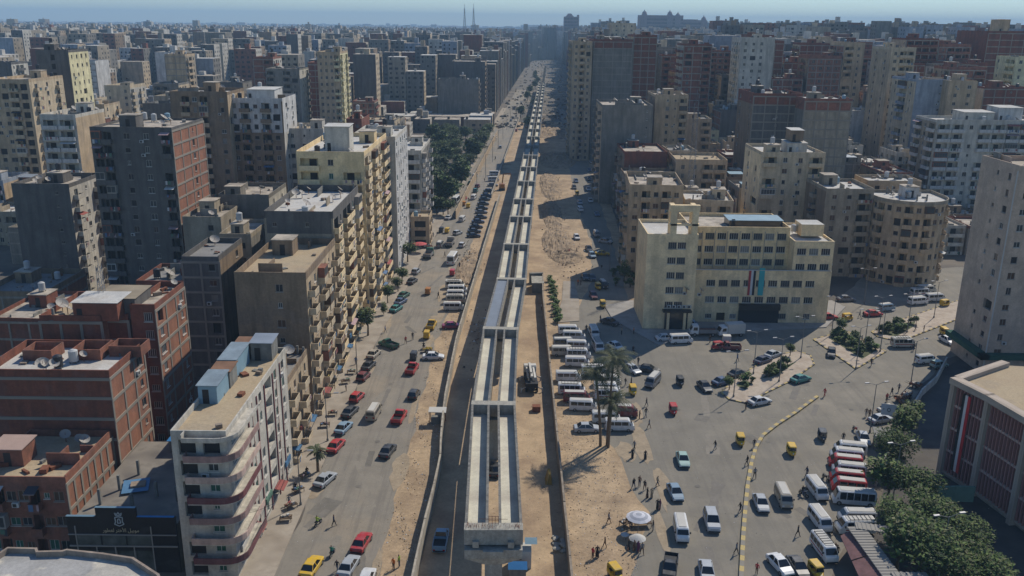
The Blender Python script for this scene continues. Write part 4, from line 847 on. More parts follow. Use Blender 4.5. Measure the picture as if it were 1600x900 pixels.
# more distant city as one mass
pal = ['grey','dgrey','plaster','tan','beige','brown','dbrick','offwhite','brick','white','blueish']; pm = [C[k] for k in pal]+[M_roof, M_void, M_roofw]
mbc = MB(); NP = len(pal)
def farb(x, y, w_, d_, h, wins=True):
    k = rc.choices(range(NP), [6,6,4,2,1,3,4,1,2,1,3])[0]; kl = rc.choice([3,4,2,7,2,0,0,5,7]) ; left = x < 0  # kl: right face only, sunlight put into its paler colour
    if x > 0 and y < 1740: h = limit(x, y, w_, h)
    i = len(mbc.v); x0, x1, y0, y1 = x-w_/2, x+w_/2, y, y+d_
    mbc.v += [(x0,y0,0),(x1,y0,0),(x1,y1,0),(x0,y1,0),(x0,y0,h),(x1,y0,h),(x1,y1,h),(x0,y1,h)]
    for f, m_ in (((4,5,6,7), rc.choice([NP,NP,NP+2])),((0,1,5,4),k),((1,2,6,5),kl),((3,0,4,7),k)): mbc.f.append(tuple(i+a for a in f)); mbc.m.append(m_)
    if rc.random() < .6: a = rc.uniform(x0+1, x1-4); b_ = rc.uniform(y0+1, y1-4); mbc.box(a, a+3.2, b_, b_+3.5, h, h+rc.uniform(2,4.5), rc.choice([k,kl,NP+2]), bottom=False)
    if rc.random() < .5: a = rc.uniform(x0+1, x1-2); b_ = rc.uniform(y0, y1-2); mbc.box(a, a+1.4, b_, b_+1.4, h, h+1.6, rc.choice([NP+2,1]), bottom=False)
    if wins:
        nf = int(h/3); n = max(2, int(w_/3.4)); blank = rc.random() < .4
        zlo = max(0, nf-9)
        for fl in range(zlo, nf):
            z = fl*3+1
            if not blank:
                for j in range(n):
                    if rc.random() < .85: a = x0+(j+.5)*w_/n; ww = rc.choice([.5,.6,1.1]); mbc.q((a-ww,y0-.06,z),(a+ww,y0-.06,z),(a+ww,y0-.06,z+1.4),(a-ww,y0-.06,z+1.4),m=NP+1)
            xs = x1+.06 if left else x0-.06; ns = max(2, int(d_/4))
            for j in range(ns):
                if rc.random() < .85: b_ = y0+(j+.5)*d_/ns; mbc.q((xs,b_-.7,z),(xs,b_+.7,z),(xs,b_+.7,z+1.4),(xs,b_-.7,z+1.4),m=NP+1)
for (x, y, w_, d_, h) in rest: farb(x, y, w_, d_, h, y < 1000)
y = 1300.0
while y < 7500:
    st = 18 if y < 2200 else (34 if y < 4000 else 60); lim = y*.6+40; x = -lim
    while x < lim:
        w_ = rc.uniform(.5, .9)*st; s = x+w_/2-drift(y)
        if not (-30 < s < 30 and y < 1650) and rc.random() < .9:
            h = (rc.choice([12,15,18,24,36,48,56]) if s < 0 else rc.choice([30,40,50,58,64,68]))*rc.uniform(.85,1.06)
            h = min(h, (50 if s < 0 else 57)) if y < 2600 else min(h, rc.choice([26,30,34,38]) if s < 0 else rc.choice([32,38,44,50]))
            if y > 1700 and rc.random() < .02: h += 12
            farb(x+w_/2, y+rc.uniform(0,4), w_, st*.7, h, False)
        x += w_+rc.uniform(1, 8)
    y += st*1.15
tag(mbc.build('distant_city', pm, None, kind='stuff'), 'hazy mass of distant apartment roofs reaching to the horizon', 'city')
# skyline landmarks
M_far = W('far_hotel_stone', (.26,.20,.20), grime=.3)
def px_at(x, Y): return atY(x, 45, Y).x
Y = 1750; sc_ = Y/FOC
E = thing('hotel', 'long hazy palace hotel with corner domes on the right skyline', 'hotel', (px_at(1052, Y), Y, 0))
def topz(ypx, x=1050): return atY(x, ypx, Y).z
mb = MB()
for a, b_, yp in ((-50,14,23),(14,36,29),(36,50,30)): mb.box(a*sc_, b_*sc_, 0, 40, 0, topz(yp+1))
nw = MB()
for k in range(58):
    a = (-48+k*1.68)*sc_; zt = topz(27 if a < 14*sc_ else 33)
    for z in range(7): nw.box(a, a+1.0, -.3, -.02, zt-6-z*6.5, zt-2.5-z*6.5)
mb.build('wall', M_far, E); nw.build('windows', M_void, E, kind='stuff')
for a, yp in ((-44,18),(-6,18),(6,21),(45,26)):
    mb = MB(); zz = topz(yp+5); mb.box(a*sc_-5, a*sc_+5, -2, 8, 60, zz)
    rings = [[(a*sc_+q*math.cos(t*math.pi/4), 3+q*math.sin(t*math.pi/4), zz+hh) for t in range(8)] for q, hh in ((5,0),(4.6,2.5),(3,5),(1,6.5),(.3,9))]
    mb.loft(rings); mb.build('domed_turret', M_far, E)
E = thing('tower_building', 'hazy square high-rise with small roof turrets standing alone on the skyline', 'tower', (px_at(893, Y), Y, 0))
mb = MB(); mb.box(-11*sc_, 11*sc_, 0, 30, 0, topz(26, 893)); mb.hexa([(-9*sc_,0,topz(26,893)),(3*sc_,0,topz(26,893)),(3*sc_,25,topz(26,893)),(-9*sc_,25,topz(26,893))],[(-5*sc_,5,topz(21,893)),(-1*sc_,5,topz(21,893)),(-1*sc_,15,topz(21,893)),(-5*sc_,15,topz(21,893))]); mb.box(8*sc_,11*sc_,0,8,topz(26,893),topz(23,893)); mb.build('wall', M_far, E)
nw = MB()
for k in range(9):
    for z in range(8): nw.box((-10+k*2.2)*sc_, (-9+k*2.2)*sc_, -.3, -.02, topz(28,893)-z*6-3, topz(28,893)-z*6)
nw.build('windows', M_void, E, kind='stuff')
def lattice(name, label, cat, x, y, z0, z1, wb, wt, m, rr=.06, n=10):
    E = thing(name, label, cat, (x, y, z0)); mb = MB(); H_ = z1-z0
    def c(k, i): s = wb+(wt-wb)*k/n; sx, sy = ((-1,-1),(1,-1),(1,1),(-1,1))[i%4]; return (sx*s/2, sy*s/2, H_*k/n)
    for i in range(4):
        for k in range(n): mb.tube(c(k,i), c(k+1,i), rr, 4, cap=False); mb.tube(c(k,i), c(k+1,i+1), rr*.6, 3, cap=False); mb.tube(c(k,i+1), c(k,i), rr*.6, 3, cap=False)
    mb.tube((0,0,H_),(0,0,H_*1.15),rr*.8,4); mb.build('lattice_mast', m, E); return E
M_pole0 = mat('dull_mast_steel', (.16,.16,.165), rough=.6)
lattice('radio_mast', 'thin lattice radio mast on the skyline, the left of the pair', 'mast', px_at(726,1500), 1500, 40, atY(726,13,1500).z, 5, .8, M_steel, .35)
lattice('radio_mast', 'thin lattice radio mast on the skyline, the right of the pair', 'mast', px_at(740,1500), 1500, 40, atY(740,13,1500).z, 5, .8, M_steel, .35)
a = atY(1077,325,226); lattice('antenna_mast', 'grey lattice antenna mast rising behind the government building roof arch', 'mast', a.x, 226, 24, atY(1075,160,226).z, 1.5, .9, M_pole0, .045, 16)
a = atY(152,480,125); lattice('antenna_mast', 'slim lattice aerial on the red brick roof left of the tin shed', 'mast', a.x, 127, 20, atY(152,415,127).z, .9, .6, M_steel, .04, 10)
# haze
hz = MB(); hz.box(-9000, 9000, -60, 9500, -1, 150); M_h = bpy.data.materials.new('haze'); M_h.use_nodes = True; n_ = M_h.node_tree; n_.nodes.clear()
o_ = n_.nodes.new('ShaderNodeOutputMaterial'); v_ = n_.nodes.new('ShaderNodeVolumePrincipled'); v_.inputs['Color'].default_value = (.50,.76,1,1); v_.inputs['Density'].default_value = HAZE = .00021; v_.inputs['Anisotropy'].default_value = .0
n_.links.new(v_.outputs[0], o_.inputs['Volume'])
ho = hz.build('haze', M_h, None, kind='stuff')
# ================================================================ vegetation
M_bark = mat('bark', (.11,.075,.045), var=.3, vs=2, bump=.4); M_palmb = mat('palm_trunk', (.17,.12,.075), var=.3, vs=3, bump=.6)
def leafm(n, c, c2): return mat('leaves_'+n, c, rough=.75, var=.35, vs=.9, col2=c2, c2s=.7, rnd=.15, spec=.2)
M_leaf = leafm('mid', (.065,.105,.028), (.13,.175,.045)); M_leafd = leafm('dark', (.032,.055,.022), (.05,.075,.028)); M_leafl = leafm('light', (.095,.16,.035), (.13,.20,.05)); M_leafdry = leafm('dusty', (.12,.125,.06), (.15,.145,.08)); M_frond = leafm('palm', (.075,.085,.04), (.12,.12,.06))
def tree_meshes(seed, R, Hc, Ht, n, leaf, lobes=7, ls=.42):
    r = random.Random(seed); tr = MB(); cr = MB(); L = []
    for k in range(lobes): a = r.uniform(0, 6.28); q = R*r.uniform(.25,.62) if k else 0; L.append((q*math.cos(a), q*math.sin(a), Ht+Hc*r.uniform(.25,.8), R*r.uniform(.36,.6), Hc*r.uniform(.22,.36)))
    top = Vector((r.uniform(-.2,.2), r.uniform(-.2,.2), Ht)); tr.tube((0,0,0), top, .05*R+.08, 7, r2=.035*R+.05)
    for l in L: tr.tube(top-Vector((0,0,.15)), (l[0]*.8,l[1]*.8,l[2]), .03*R+.03, 5, r2=.02)
    for l in L:
        for k in range(n//lobes):
            th, u = r.uniform(0, 6.28), r.uniform(-.75, 1); q = math.sqrt(1-u*u); f = r.uniform(.6,1.12)*r.choice([1,1,1,1.18]) if r.random() < .9 else r.uniform(.3,.6)
            c = Vector((l[0]+l[3]*f*q*math.cos(th), l[1]+l[3]*f*q*math.sin(th), l[2]+l[4]*f*u)); s = ls*r.uniform(.6,1.3)
            a = Vector((r.uniform(-1,1), r.uniform(-1,1), r.uniform(-.6,.6))).normalized()*s; b_ = a.cross(Vector((r.uniform(-.5,.5), r.uniform(-.5,.5), 1))).normalized()*s*.6
            cr.q(c-a, c+b_*.8, c+a, c-b_*.8, m=r.choice((0,0,0,1,2)))
    return tr.mesh('trunk_mesh', [M_bark]), cr.mesh('crown_mesh', [leaf, M_leafd, M_leafdry])
TT = {'big': tree_meshes(1, 5, 6, 2.6, 4200, M_leaf, 15, .30), 'big2': tree_meshes(2, 4.4, 5.5, 2.5, 3400, M_leaf, 13, .28), 'dark': tree_meshes(3, 4.5, 6, 2.5, 1500, M_leafd, 8, .55), 'mid': tree_meshes(4, 2.4, 3.2, 2.0, 900, M_leaf, 6, .3), 'lite': tree_meshes(5, 1.5, 4.5, 1.2, 900, M_leafl, 6, .25), 'bush': tree_meshes(6, .8, 1.2, .25, 260, M_leaf, 4, .2), 'bushl': tree_meshes(7, .9, 1.3, .2, 260, M_leafl, 4, .2), 'park': tree_meshes(8, 4.6, 6.5, 3, 900, M_leaf, 8, .8)}
def tree(kind, label, x, y, s=1.0, cat='tree', name='tree', group=None, z=0):
    T = thing(name, label, cat, (x, y, z), random.Random(int(x*9+y)).random()*6.28, group); T.scale = (s, s, s)
    put(TT[kind][0], 'trunk', T); put(TT[kind][1], 'crown', T); return T
def tp(kind, px, py, s, label, **k): v = at(px, py); return tree(kind, label, v.x, v.y, s, **k)
tp('mid', 700, 338, 1.1, 'small rounded street tree beside the parked cars below the park wall'); tp('mid', 575, 525, 1.2, 'leafy street tree standing alone before the green pickup'); tp('mid', 606, 474, .8, 'small street tree beside the turquoise parked car'); tp('mid', 622, 456, .7, 'small street tree at the kerb beside the green parked car')
tp('mid', 637, 410, 1.1, 'leafy street tree just before the red parasol'); tp('lite', 600, 492, .6, 'thin pale green sapling against the left pavement shops'); tp('mid', 628, 445, .9, 'street tree under the slim window strip block'); 
tp('lite', 975, 395, 1.15, 'bright green columnar tree before the tan wedge block, farther one'); tp('lite', 975, 440, 1.1, 'bright green columnar tree at the planted corner by the government building')
for i, (x, y, s) in enumerate(((958,432,1.6),(968,428,1.5),(980,432,1.7),(990,437,1.4),(962,446,1.5),(984,449,1.6))): tp('bush', x, y, s, 'dark shrub in the corner garden left of the government building, %s from the road' % ORD[i], cat='shrub', name='shrub')
for i in range(13): y = 505-i*5.4; tp('bushl', 871-i*1.0+(i%2)*3, y, 1.3, 'green bush in the hedge strip along the retaining wall, %s from the square' % ORD[i], cat='bush', name='bush', group='bushes of the hedge strip')
# park trees
r = random.Random(12); k = 0
for yy in range(300, 520, 15):
    for xx in range(-64, -24, 9):
        x, y = xx+6+drift(yy)+r.uniform(-3,3), yy+r.uniform(-4,4); x = min(x, -29.5+drift(y)); k += 1
        if k > 170 or r.random() < .12: continue
        tree(r.choice(['park','park','dark','big2']), 'dense green park tree beyond the boundary wall, %s row, %s from the road' % (ORD[(yy-300)//15], ORD[max(0, (-25-xx)//9)]), x, y, r.uniform(.6,1.15), group='park trees', name='park_tree')
wall_run('park_wall', 'pale boundary wall between the park trees and the left pavement', [(-24.5+drift(y)+ (290-y)*.0, y) for y in range(292, 530, 8)], 3.0, .3, C['tan'])
for i, (px, py, kd, s) in enumerate(((1395,735,'big2',.75),(1385,790,'mid',1.3),(1425,800,'big',.75),(1398,848,'big2',.72),(1448,852,'big',.8),(1500,888,'big2',.78),(1438,905,'big',.9),(1400,905,'mid',1.3),(1530,935,'big',.7),(1475,930,'big2',.85),(1402,700,'mid',1.25),(1412,672,'mid',1.0))):
    tp(kd, px, py, s, ['bushy tree behind the upper end of the parked minibus row','small leafy tree touching the red minibuses','dark green tree against the courtyard shade','green tree overhanging the last white minibuses','wide spreading tree in the middle of the lower right grove','broad tree at the right end of the lower right grove','big tree over the corrugated shed roof','small tree squeezed beside the corrugated shed','tree at the bottom right of the grove','tree at the bottom middle of the grove','leafy tree beside the small grey kiosk','small tree at the top end of the courtyard wall'][i])
for i in range(9):
    y = 560+i*70; tree('park', 'hazy tree on the far street median, %s of the line' % (ORD[i] if i < 18 else 'far end'), random.Random(i).uniform(-16,-6)+drift(y), y, .8, group='far median trees')
def frond(mb, o, az, L, droop, r, up=.6):
    p = Vector(o); n = 7; d = Vector((math.cos(az), math.sin(az), up)).normalized()
    for k in range(n):
        q = p+d*(L/n); side = Vector((-math.sin(az), math.cos(az), 0)); w0 = L*.21*math.sin(math.pi*(k+.4)/n+.1)+.04
        for s in (-1, 1):
            for t in (0, .5):
                a = p.lerp(q, t); e = a+side*s*w0+d*w0*.5-Vector((0,0,.35*w0)); mb.q(a, a+d*.17, e)
        mb.q(p-side*.03, p+side*.03, q+side*.025, q-side*.025); p = q; d = (d+Vector((0,0,-droop))).normalized()
def palm(label, x, y, H_, R, n=38, seed=1, lean=(0,0)):
    r = random.Random(seed); T = thing('palm_tree', label, 'palm', (x, y, 0)); tr = MB(); pr = Vector((0,0,0))
    for k in range(8): q = Vector((lean[0]*((k+1)/8)**1.5, lean[1]*(k+1)/8, H_*(k+1)/8)); tr.tube(pr, q, .24-.01*k, 8, r2=.225-.01*k); pr = q
    tr.build('trunk', M_palmb, T); cr = MB()
    for k in range(n): frond(cr, pr, k*2.4+r.uniform(-.2,.2), R*r.uniform(.8,1.1), r.uniform(.2,.34), r, up=r.uniform(-.35,1.6))
    cr.build('crown', M_frond, T); return T
v = at(940,697); palm('tall date palm between the parked minibuses, the shorter left one', v.x-.2, v.y, 12.2, 4.2, 40, 3, (-1.2,0)); palm('tall date palm between the parked minibuses, the taller right one', v.x+.9, v.y+.3, 14.6, 4.6, 42, 4, (.4,0)); palm('short date palm standing just before the tall right one', v.x+1.0, v.y-.4, 7.8, 3.6, 34, 9, (.3,0))
v = at(497,738); palm('short leaning palm on the left pavement beside the silver car', v.x, v.y, 3.4, 1.9, 22, 5)
for i, (px, py, s) in enumerate(((1322,498,1),(1428,513,1))): pass
# ================================================================ islands, kerbs, divider
M_yel = mat('yellow_kerb_paint', (.47,.36,.15), var=.25, vs=3); M_blk = mat('dark_kerb_paint', (.09,.085,.08), var=.25, vs=3); M_island = mat('island_paving', (.42,.35,.27), var=.12, vs=1.5, col2=(.35,.28,.21), c2s=.4, world=True, bump=.2); M_soil = mat('planting_soil', (.085,.095,.04), var=.3, world=True)
def kerbed(name, label, pts, w_=.3, h=.2, closed=True, step=1.1, cat='kerb', cols=None):
    P = [Vector((*p, 0)) for p in pts]; P = P+[P[0]] if closed else P; T = thing(name, label, cat, (P[0].x, P[0].y, 0)); k = 0; cols = cols or (M_yel, M_blk)
    for a, b_ in zip(P, P[1:]):
        d = b_-a; L = d.length; n = max(1, int(round(L/step))); an = math.atan2(d.y, d.x)
        for i in range(n):
            c = a+d*((i+.5)/n)-P[0]; put(unit(cols[k%2]), 'kerb_block', T, (c.x, c.y, 0), an, scale=(L/n-.03, w_, h+.003*(k%2))); k += 1
    return T
isl = [gp((1127,614),(1150,592),(1175,576),(1215,556),(1245,549),(1266,556),(1272,570),(1235,596),(1200,613),(1168,631),(1140,625)), gp((1271,531),(1297,524),(1315,514),(1330,522),(1384,550),(1337,577)), gp((1362,519),(1417,497),(1497,470),(1502,478),(1494,500),(1425,527),(1395,532),(1372,527))]
lb = ['striped yellow and black kerb around the island nearest the palm lot','striped kerb around the triangular planted island','striped kerb around the farther long planted island']
for k, p in enumerate(isl): sheet('traffic_island', p, 0, M_island, thick=.15); kerbed('island_kerb', lb[k], p)
beds = [gp((1150,603),(1162,594),(1176,600),(1164,610)), gp((1190,592),(1215,575),(1245,566),(1222,582),(1205,590)), gp((1296,530),(1312,518),(1325,527),(1370,548),(1347,562)), gp((1370,522),(1400,507),(1430,503),(1428,511),(1400,527))]
for p in beds: sheet('planting_bed', p, .154, M_soil)
r = random.Random(5)
def inpoly(p, poly):
    c = False
    for (x0,y0),(x1,y1) in zip(poly, poly[1:]+poly[:1]):
        if (y0 > p[1]) != (y1 > p[1]) and p[0] < (x1-x0)*(p[1]-y0)/(y1-y0)+x0: c = not c
    return c
bn = ['in the small island bed by the lamp','in the long bed of the near island','in the triangular island bed','in the farther island bed']
for bi, p in enumerate(beds):
    xs = [q[0] for q in p]; ysv = [q[1] for q in p]; n = 0; want = (4,9,26,20)[bi]; tries = 0
    while n < want and tries < 900:
        tries += 1; q = (r.uniform(min(xs), max(xs)), r.uniform(min(ysv), max(ysv)))
        if inpoly(q, p): n += 1; tree(r.choice(['bush','bush','bushl']), '%s green shrub, %s along %s' % (('low','rounded','loose')[n%3], ORD[min(17,(n-1)//3)], bn[bi][3:]), q[0], q[1], r.uniform(.8,1.5), cat='shrub', name='shrub', group='shrubs '+bn[bi], z=.15)
tp('mid', 1139, 610, .55, 'round clipped bush at the near tip of the island by the parked black cars', cat='shrub'); tp('mid', 1234, 557, .55, 'round clipped bush at the far end of the near island', cat='shrub'); tp('mid', 1316, 522, .7, 'small tree at the far corner of the triangular island'); tp('mid', 1431, 507, .4, 'small round bush on the farther island', cat='shrub')
dv = gp((1277,621),(1243,646),(1215,664),(1192,682),(1181,700),(1174,725),(1168,760),(1164,800),(1161,840),(1158,905))
kerbed('lane_divider', 'long curved yellow and grey striped lane divider on the square', dv, .55, .35, closed=False, step=1.15, cols=(M_yel, mat('grey_divider_paint', (.25,.23,.19), var=.2)), cat='divider')
kerbed('street_kerb', 'plain grey kerb of the pavement before the government building', gp((945,478),(958,500),(1030,540),(1080,522),(1290,512),(1320,480)), closed=False, step=3, cols=(M_kerb, M_kerb))
# ================================================================ street lamps
M_pole = mat('lamp_pole_paint', (.16,.16,.155), rough=.6, var=.1)
def lamp(label, px, py, H_=8.6, two=True, az=.3):
    v = at(px, py); T = thing('street_lamp', label, 'street lamp', (v.x, v.y, 0), az, 'street lamps'); mb = MB(); mb.tube((0,0,0),(0,0,H_),.10,7,r2=.055); mb.tube((0,0,0),(0,0,.5),.18,7); mb.build('pole', M_pole, T)
    for s in ((-1,1) if two else (1,)):
        mb = MB(); mb.tube((0,0,H_-.1),(s*1.5,0,H_+.35),.04,5); mb.build('arm', M_pole, T); mb = MB(); mb.box(*sorted((s*1.35,s*2.1)),-.14,.14,H_+.28,H_+.42); mb.build('lamp_head', M_steel, T)
for px, py, lab in ((1146,621,'at the near tip of the first island'),(1177,585,'at the middle of the first island'),(1217,597,'on the kerb side of the first island'),(1251,560,'at the far end of the first island'),(1299,524,'at the left corner of the triangular island'),(1350,547,'inside the triangular island bed'),(1375,550,'by the right corner of the triangular island'),(1337,577,'at the lower tip of the triangular island'),(1372,524,'at the near tip of the farther island'),(1417,520,'midway along the farther island'),(1459,497,'at the far end of the farther island'),(1423,600,'beside the handcarts by the courtyard wall'),(1359,676,'beside the silver car at the row of minibuses'),(1350,475,'before the round-fronted block'),(952,424,'on the right street beside the corner garden'),(1395,780,'among the courtyard trees'),(1466,905,'in the bottom right grove')):
    lamp('grey double-arm street lamp '+lab, px, py, az=(.2 if px > 1000 else 1.5))
for px, py, lab in ((558,585,'on the left pavement by the maroon car'),(512,690,'on the left pavement by the red parked cars'),(470,790,'on the left pavement beside the pink block'),(698,325,'on the pavement by the small rounded tree'),(724,276,'on the pavement below the park wall'),(740,240,'farther up the park pavement')): lamp('grey single-arm street lamp '+lab, px, py, 8, False, .1)
# lamps on far centre of the road
for i in range(7):
    y = 330+i*45; T = thing('street_lamp', 'distant thin street lamp on the left road median, %s in the line' % ORD[i], 'street lamp', (-20.5+drift(y), y, 0), 0, 'distant street lamps'); mb = MB(); mb.tube((0,0,0),(0,0,10),.1,5); mb.tube((0,0,10),(2,0,10.3),.06,4); mb.build('pole', M_pole, T)
# ================================================================ rubble, mounds, litter
def rocks(name, label, spots, m, kind='stuff'):
    r = random.Random(len(spots)); mb = MB()
    for (x, y, z, s) in spots:
        a = r.random()*3; q = s*r.uniform(.5,1); mb.hexa([(x+q*math.cos(a+k*1.57)*1.0, y+q*math.sin(a+k*1.57)*r.uniform(.6,1), z-.1*s) for k in range(4)], [(x+q*.6*math.cos(a+k*1.57)+r.uniform(-.1,.1)*s, y+q*.6*math.sin(a+k*1.57), z+s*r.uniform(.25,.8)) for k in range(4)], r.randrange(len(m)))
    tag(mb.build(name, m, None, kind='stuff'), label, 'rubble')
M_r1 = mat('pale_rubble', (.42,.37,.30), var=.2, vs=3); M_r2 = mat('brown_rubble', (.19,.13,.085), var=.2, vs=3); M_r3 = mat('dark_rubble', (.07,.06,.05), var=.2); M_r4 = mat('litter_paper', (.60,.60,.58), var=.1)
r = random.Random(8); S = []
for k in range(3600):
    y = 85+115*(r.random()**1.4); x = r.uniform(-16.3, wallx(y)-.4)
    if abs(math.sin(x*1.3+y*.35))*abs(math.cos(y*.21+x*.4)) > .22+.4*r.random(): S.append((x, y, 0.01, r.choice([.05,.06,.08,.1,.16])))
rocks('rubble', 'scattered stones and litter over the sandy verge left of the site wall', S, [M_r1, M_r2, M_r1, M_dirt, M_r4, M_dirt])
S = [(r.uniform(-3, 7), r.uniform(90, 215), .01, r.choice([.05,.07,.1])) for k in range(900)]+[(r.uniform(7.7, 16), r.uniform(85, 150), .01, r.choice([.05,.08,.12])) for k in range(1500)]
rocks('gravel', 'small stones on the sandy ground right of the viaduct', S, [M_r1, M_r2, M_r3, M_r1, M_r4])
def mound(name, label, cx, cy, rx, ry, h, m, seed, n=26, rough=.35, cat='mound'):
    r = random.Random(seed); from mathutils import noise
    mb = MB(); V = {}
    for i in range(n+1):
        for j in range(n+1):
            u, v_ = i/n*2-1, j/n*2-1; d = math.hypot(u, v_); b_ = max(0, 1-d*d)**.8; x, y = cx+u*rx, cy+v_*ry
            nz = noise.noise(Vector((x*.35+seed, y*.35, 0)))*.6+noise.noise(Vector((x*1.2, y*1.2, seed)))*.3; V[i,j] = (x, y, max(-.05, h*b_*(.75+nz)+ (rough*noise.noise(Vector((x*2, y*2, 3))) if b_ > .05 else 0)) if d < 1 else -.05)
    idx = {}
    for k_, p in V.items(): idx[k_] = len(mb.v); mb.v.append((p[0]-cx, p[1]-cy, p[2]))
    for i in range(n):
        for j in range(n): mb.f.append((idx[i,j], idx[i+1,j], idx[i+1,j+1], idx[i,j+1])); mb.m.append(0)
    o = mb.build(name, m, None, loc=(cx, cy, 0)); o['kind'] = 'stuff'; tag(o, label, cat)
M_heap = mat('earth_heap', (.31,.225,.14), var=.3, vs=.5, fine=.25, col2=(.20,.15,.10), c2s=.22, bump=.8)
def mpx(px, py, rx, ry, h, lab, seed): v = at(px, py); mound('earth_heap', lab, v.x, v.y, rx, ry, h, M_heap, seed)
mpx(872,380,5,22,1.5,'brown heap of broken earth right of the viaduct before the long shadow',1); mpx(862,335,3.5,28,1.2,'earth heap along the viaduct, middle of the cleared strip',2); mpx(860,290,4.5,34,1.4,'earth heap farther up the cleared strip',3); mpx(885,400,5,9,1.5,'low spoil heap beside the people on the cleared strip',4); mpx(870,250,9,28,2.5,'distant earth heap beside the viaduct end',6)
mpx(733,420,3.6,16,1.1,'litter-strewn earth heap beside the parked vans on the left verge',5); mpx(862,206,14,36,3,'far spoil heap at the end of the viaduct',7)
S = []
for (px, py, n, sp) in ((733,415,420,3.4),(872,385,220,4),(866,335,160,4),(862,285,120,5),(888,400,150,4),(745,520,120,3)):
    v = at(px, py)
    for k in range(n): S.append((v.x+r.gauss(0,.5)*sp, v.y+r.gauss(0,1)*sp*3, r.uniform(.0,.5), r.choice([.1,.15,.22,.34])))
rocks('rubble', 'broken masonry and litter on the earth heaps along the works', S, [M_r1, M_r2, M_r3, M_r2, M_r4, M_heap, M_heap])
r = random.Random(21); S = []
for k in range(900): y = 560+r.random()**1.5*1200; S.append((r.uniform(-30,29)+drift(y), y, .02, r.choice([.6,.8,1.2,1.8])))
rocks('distant_street_clutter', 'indistinct stalls, spoil and machines crowding the far end of the street', S, [M_r3, M_r2, M_r3, M_r1, M_concd, M_heap])
# manhole style dark box, steel box near the wall, props on the yard
mb = MB(); mb.box(-.7,.7,-.6,.6,0,1.0); v = at(838,642); tag(mb.build('steel_box', M_rust, None, loc=(v.x, v.y, 0)), 'small dark steel box on the sand below the crane truck', 'box')
v = at(857,752); T = thing('tarpaulin_stand', 'small yellow covered stand in the palm shadow by the retaining wall', 'stand', (v.x, v.y, 0)); mb = MB(); mb.hexa([(-.5,-1,0),(.5,-1,0),(.5,1,0),(-.5,1,0)],[(-.1,-.9,1.6),(.25,-.9,1.6),(.25,.9,1.6),(-.1,.9,1.6)]); mb.build('cover', mat('ochre_tarpaulin', (.30,.20,.05), var=.2), T); mb = MB(); mb.tube((-.3,-1.05,0),(0,-1.0,1.8),.05,5); mb.build('prop', M_yel, T)
v = at(876,852); T = thing('sack_pile', 'pile of pale sacks against the retaining wall', 'sacks', (v.x-.2, v.y, 0))
for i in range(9):
    mb = MB(); mb.loft([[(q*.55*math.cos(t*.785), q*.35*math.sin(t*.785), z) for t in range(8)] for q, z in ((.5,0),(1,.1),(1,.22),(.5,.32))]); mb.build('sack', mat('sack_cloth', (.40,.38,.32), var=.2), T, loc=((i%2)*.9-.4, (i//2)*.75-1.4, .28*(i%3 == 0)), rz=i*.7)
# green-blue kiosk by the near pier
v = at(812,885); T = thing('site_kiosk', 'white cabin with blue ribbed awning beside the near viaduct pier', 'kiosk', (v.x+.3, v.y+.5, 0))
mb = MB(); mb.box(-1,1.1,-1,1,0,2.4); mb.build('cabin', M_framew, T); mb = MB(); mb.q((-.7,-1.02,1.3),(-.1,-1.02,1.3),(-.1,-1.02,2.0),(-.7,-1.02,2.0)); mb.build('window', M_glass, T); mb = corr_mb(1.5,1.6,.25,.06); mb.build('awning', M_skysheet, T, loc=(.3,-.6,3.2))
v = at(806,903); T = thing('site_kiosk', 'bright blue roofed stall at the foot of the near pier', 'kiosk', (v.x+.2, v.y, 0)); mb = MB(); mb.box(-1,1,-.8,.8,0,1.7); mb.build('cabin', M_concd, T); mb = corr_mb(2.3,1.8,.25,.08); mb.build('awning', M_bluesheet, T, loc=(-1.15,-.9,1.75))
# umbrellas and street stalls
def parasol(label, px, py, R, H_, m1, m2):
    v = at(px, py, H_); T = thing('parasol', label, 'parasol', (v.x, v.y, 0)); n = 12; mb = MB(); mb.tube((0,0,0),(0,0,H_),.04,5); mb.build('pole', M_steel, T); mb = MB()
    for j in range(4):
        a0, a1 = j/4, (j+1)/4
        for k in range(n):
            t0, t1 = 6.283*k/n, 6.283*(k+1)/n; f = lambda a, t: (R*a*math.cos(t), R*a*math.sin(t), H_+.5*(1-a**1.6))
            mb.q(f(a0,t0), f(a0,t1), f(a1,t1), f(a1,t0), m=j%2)
    mb.build('canopy', [m1, m2], T)
parasol('large white and grey ringed parasol over a street stall on the square edge', 998, 808, 1.65, 2.3, mat('parasol_grey', (.34,.35,.38), var=.1), mat('parasol_white', (.55,.55,.57), var=.1)); parasol('smaller white parasol tilted below the large ringed parasol', 996, 841, 1.1, 1.0, M_framew, M_framew)
mr = mat('parasol_red', (.45,.09,.09), var=.15); parasol('faded red parasol at the corner market on the left pavement', 656, 381, 2.1, 2.6, mr, mr); mb_ = mat('parasol_blue', (.10,.20,.38), var=.15); parasol('blue parasol beside the curved front shop house', 662, 361, 1.6, 2.6, mb_, mb_)
v = at(976,843); T = thing('round_table', 'round pale table beside the street stall parasols', 'table', (v.x, v.y, 0)); mb = MB(); mb.tube((0,0,.7),(0,0,.76),.55,16); mb.build('top', M_framew, T); mb = MB(); mb.tube((0,0,0),(0,0,.7),.06,6); mb.build('leg', M_steel, T)
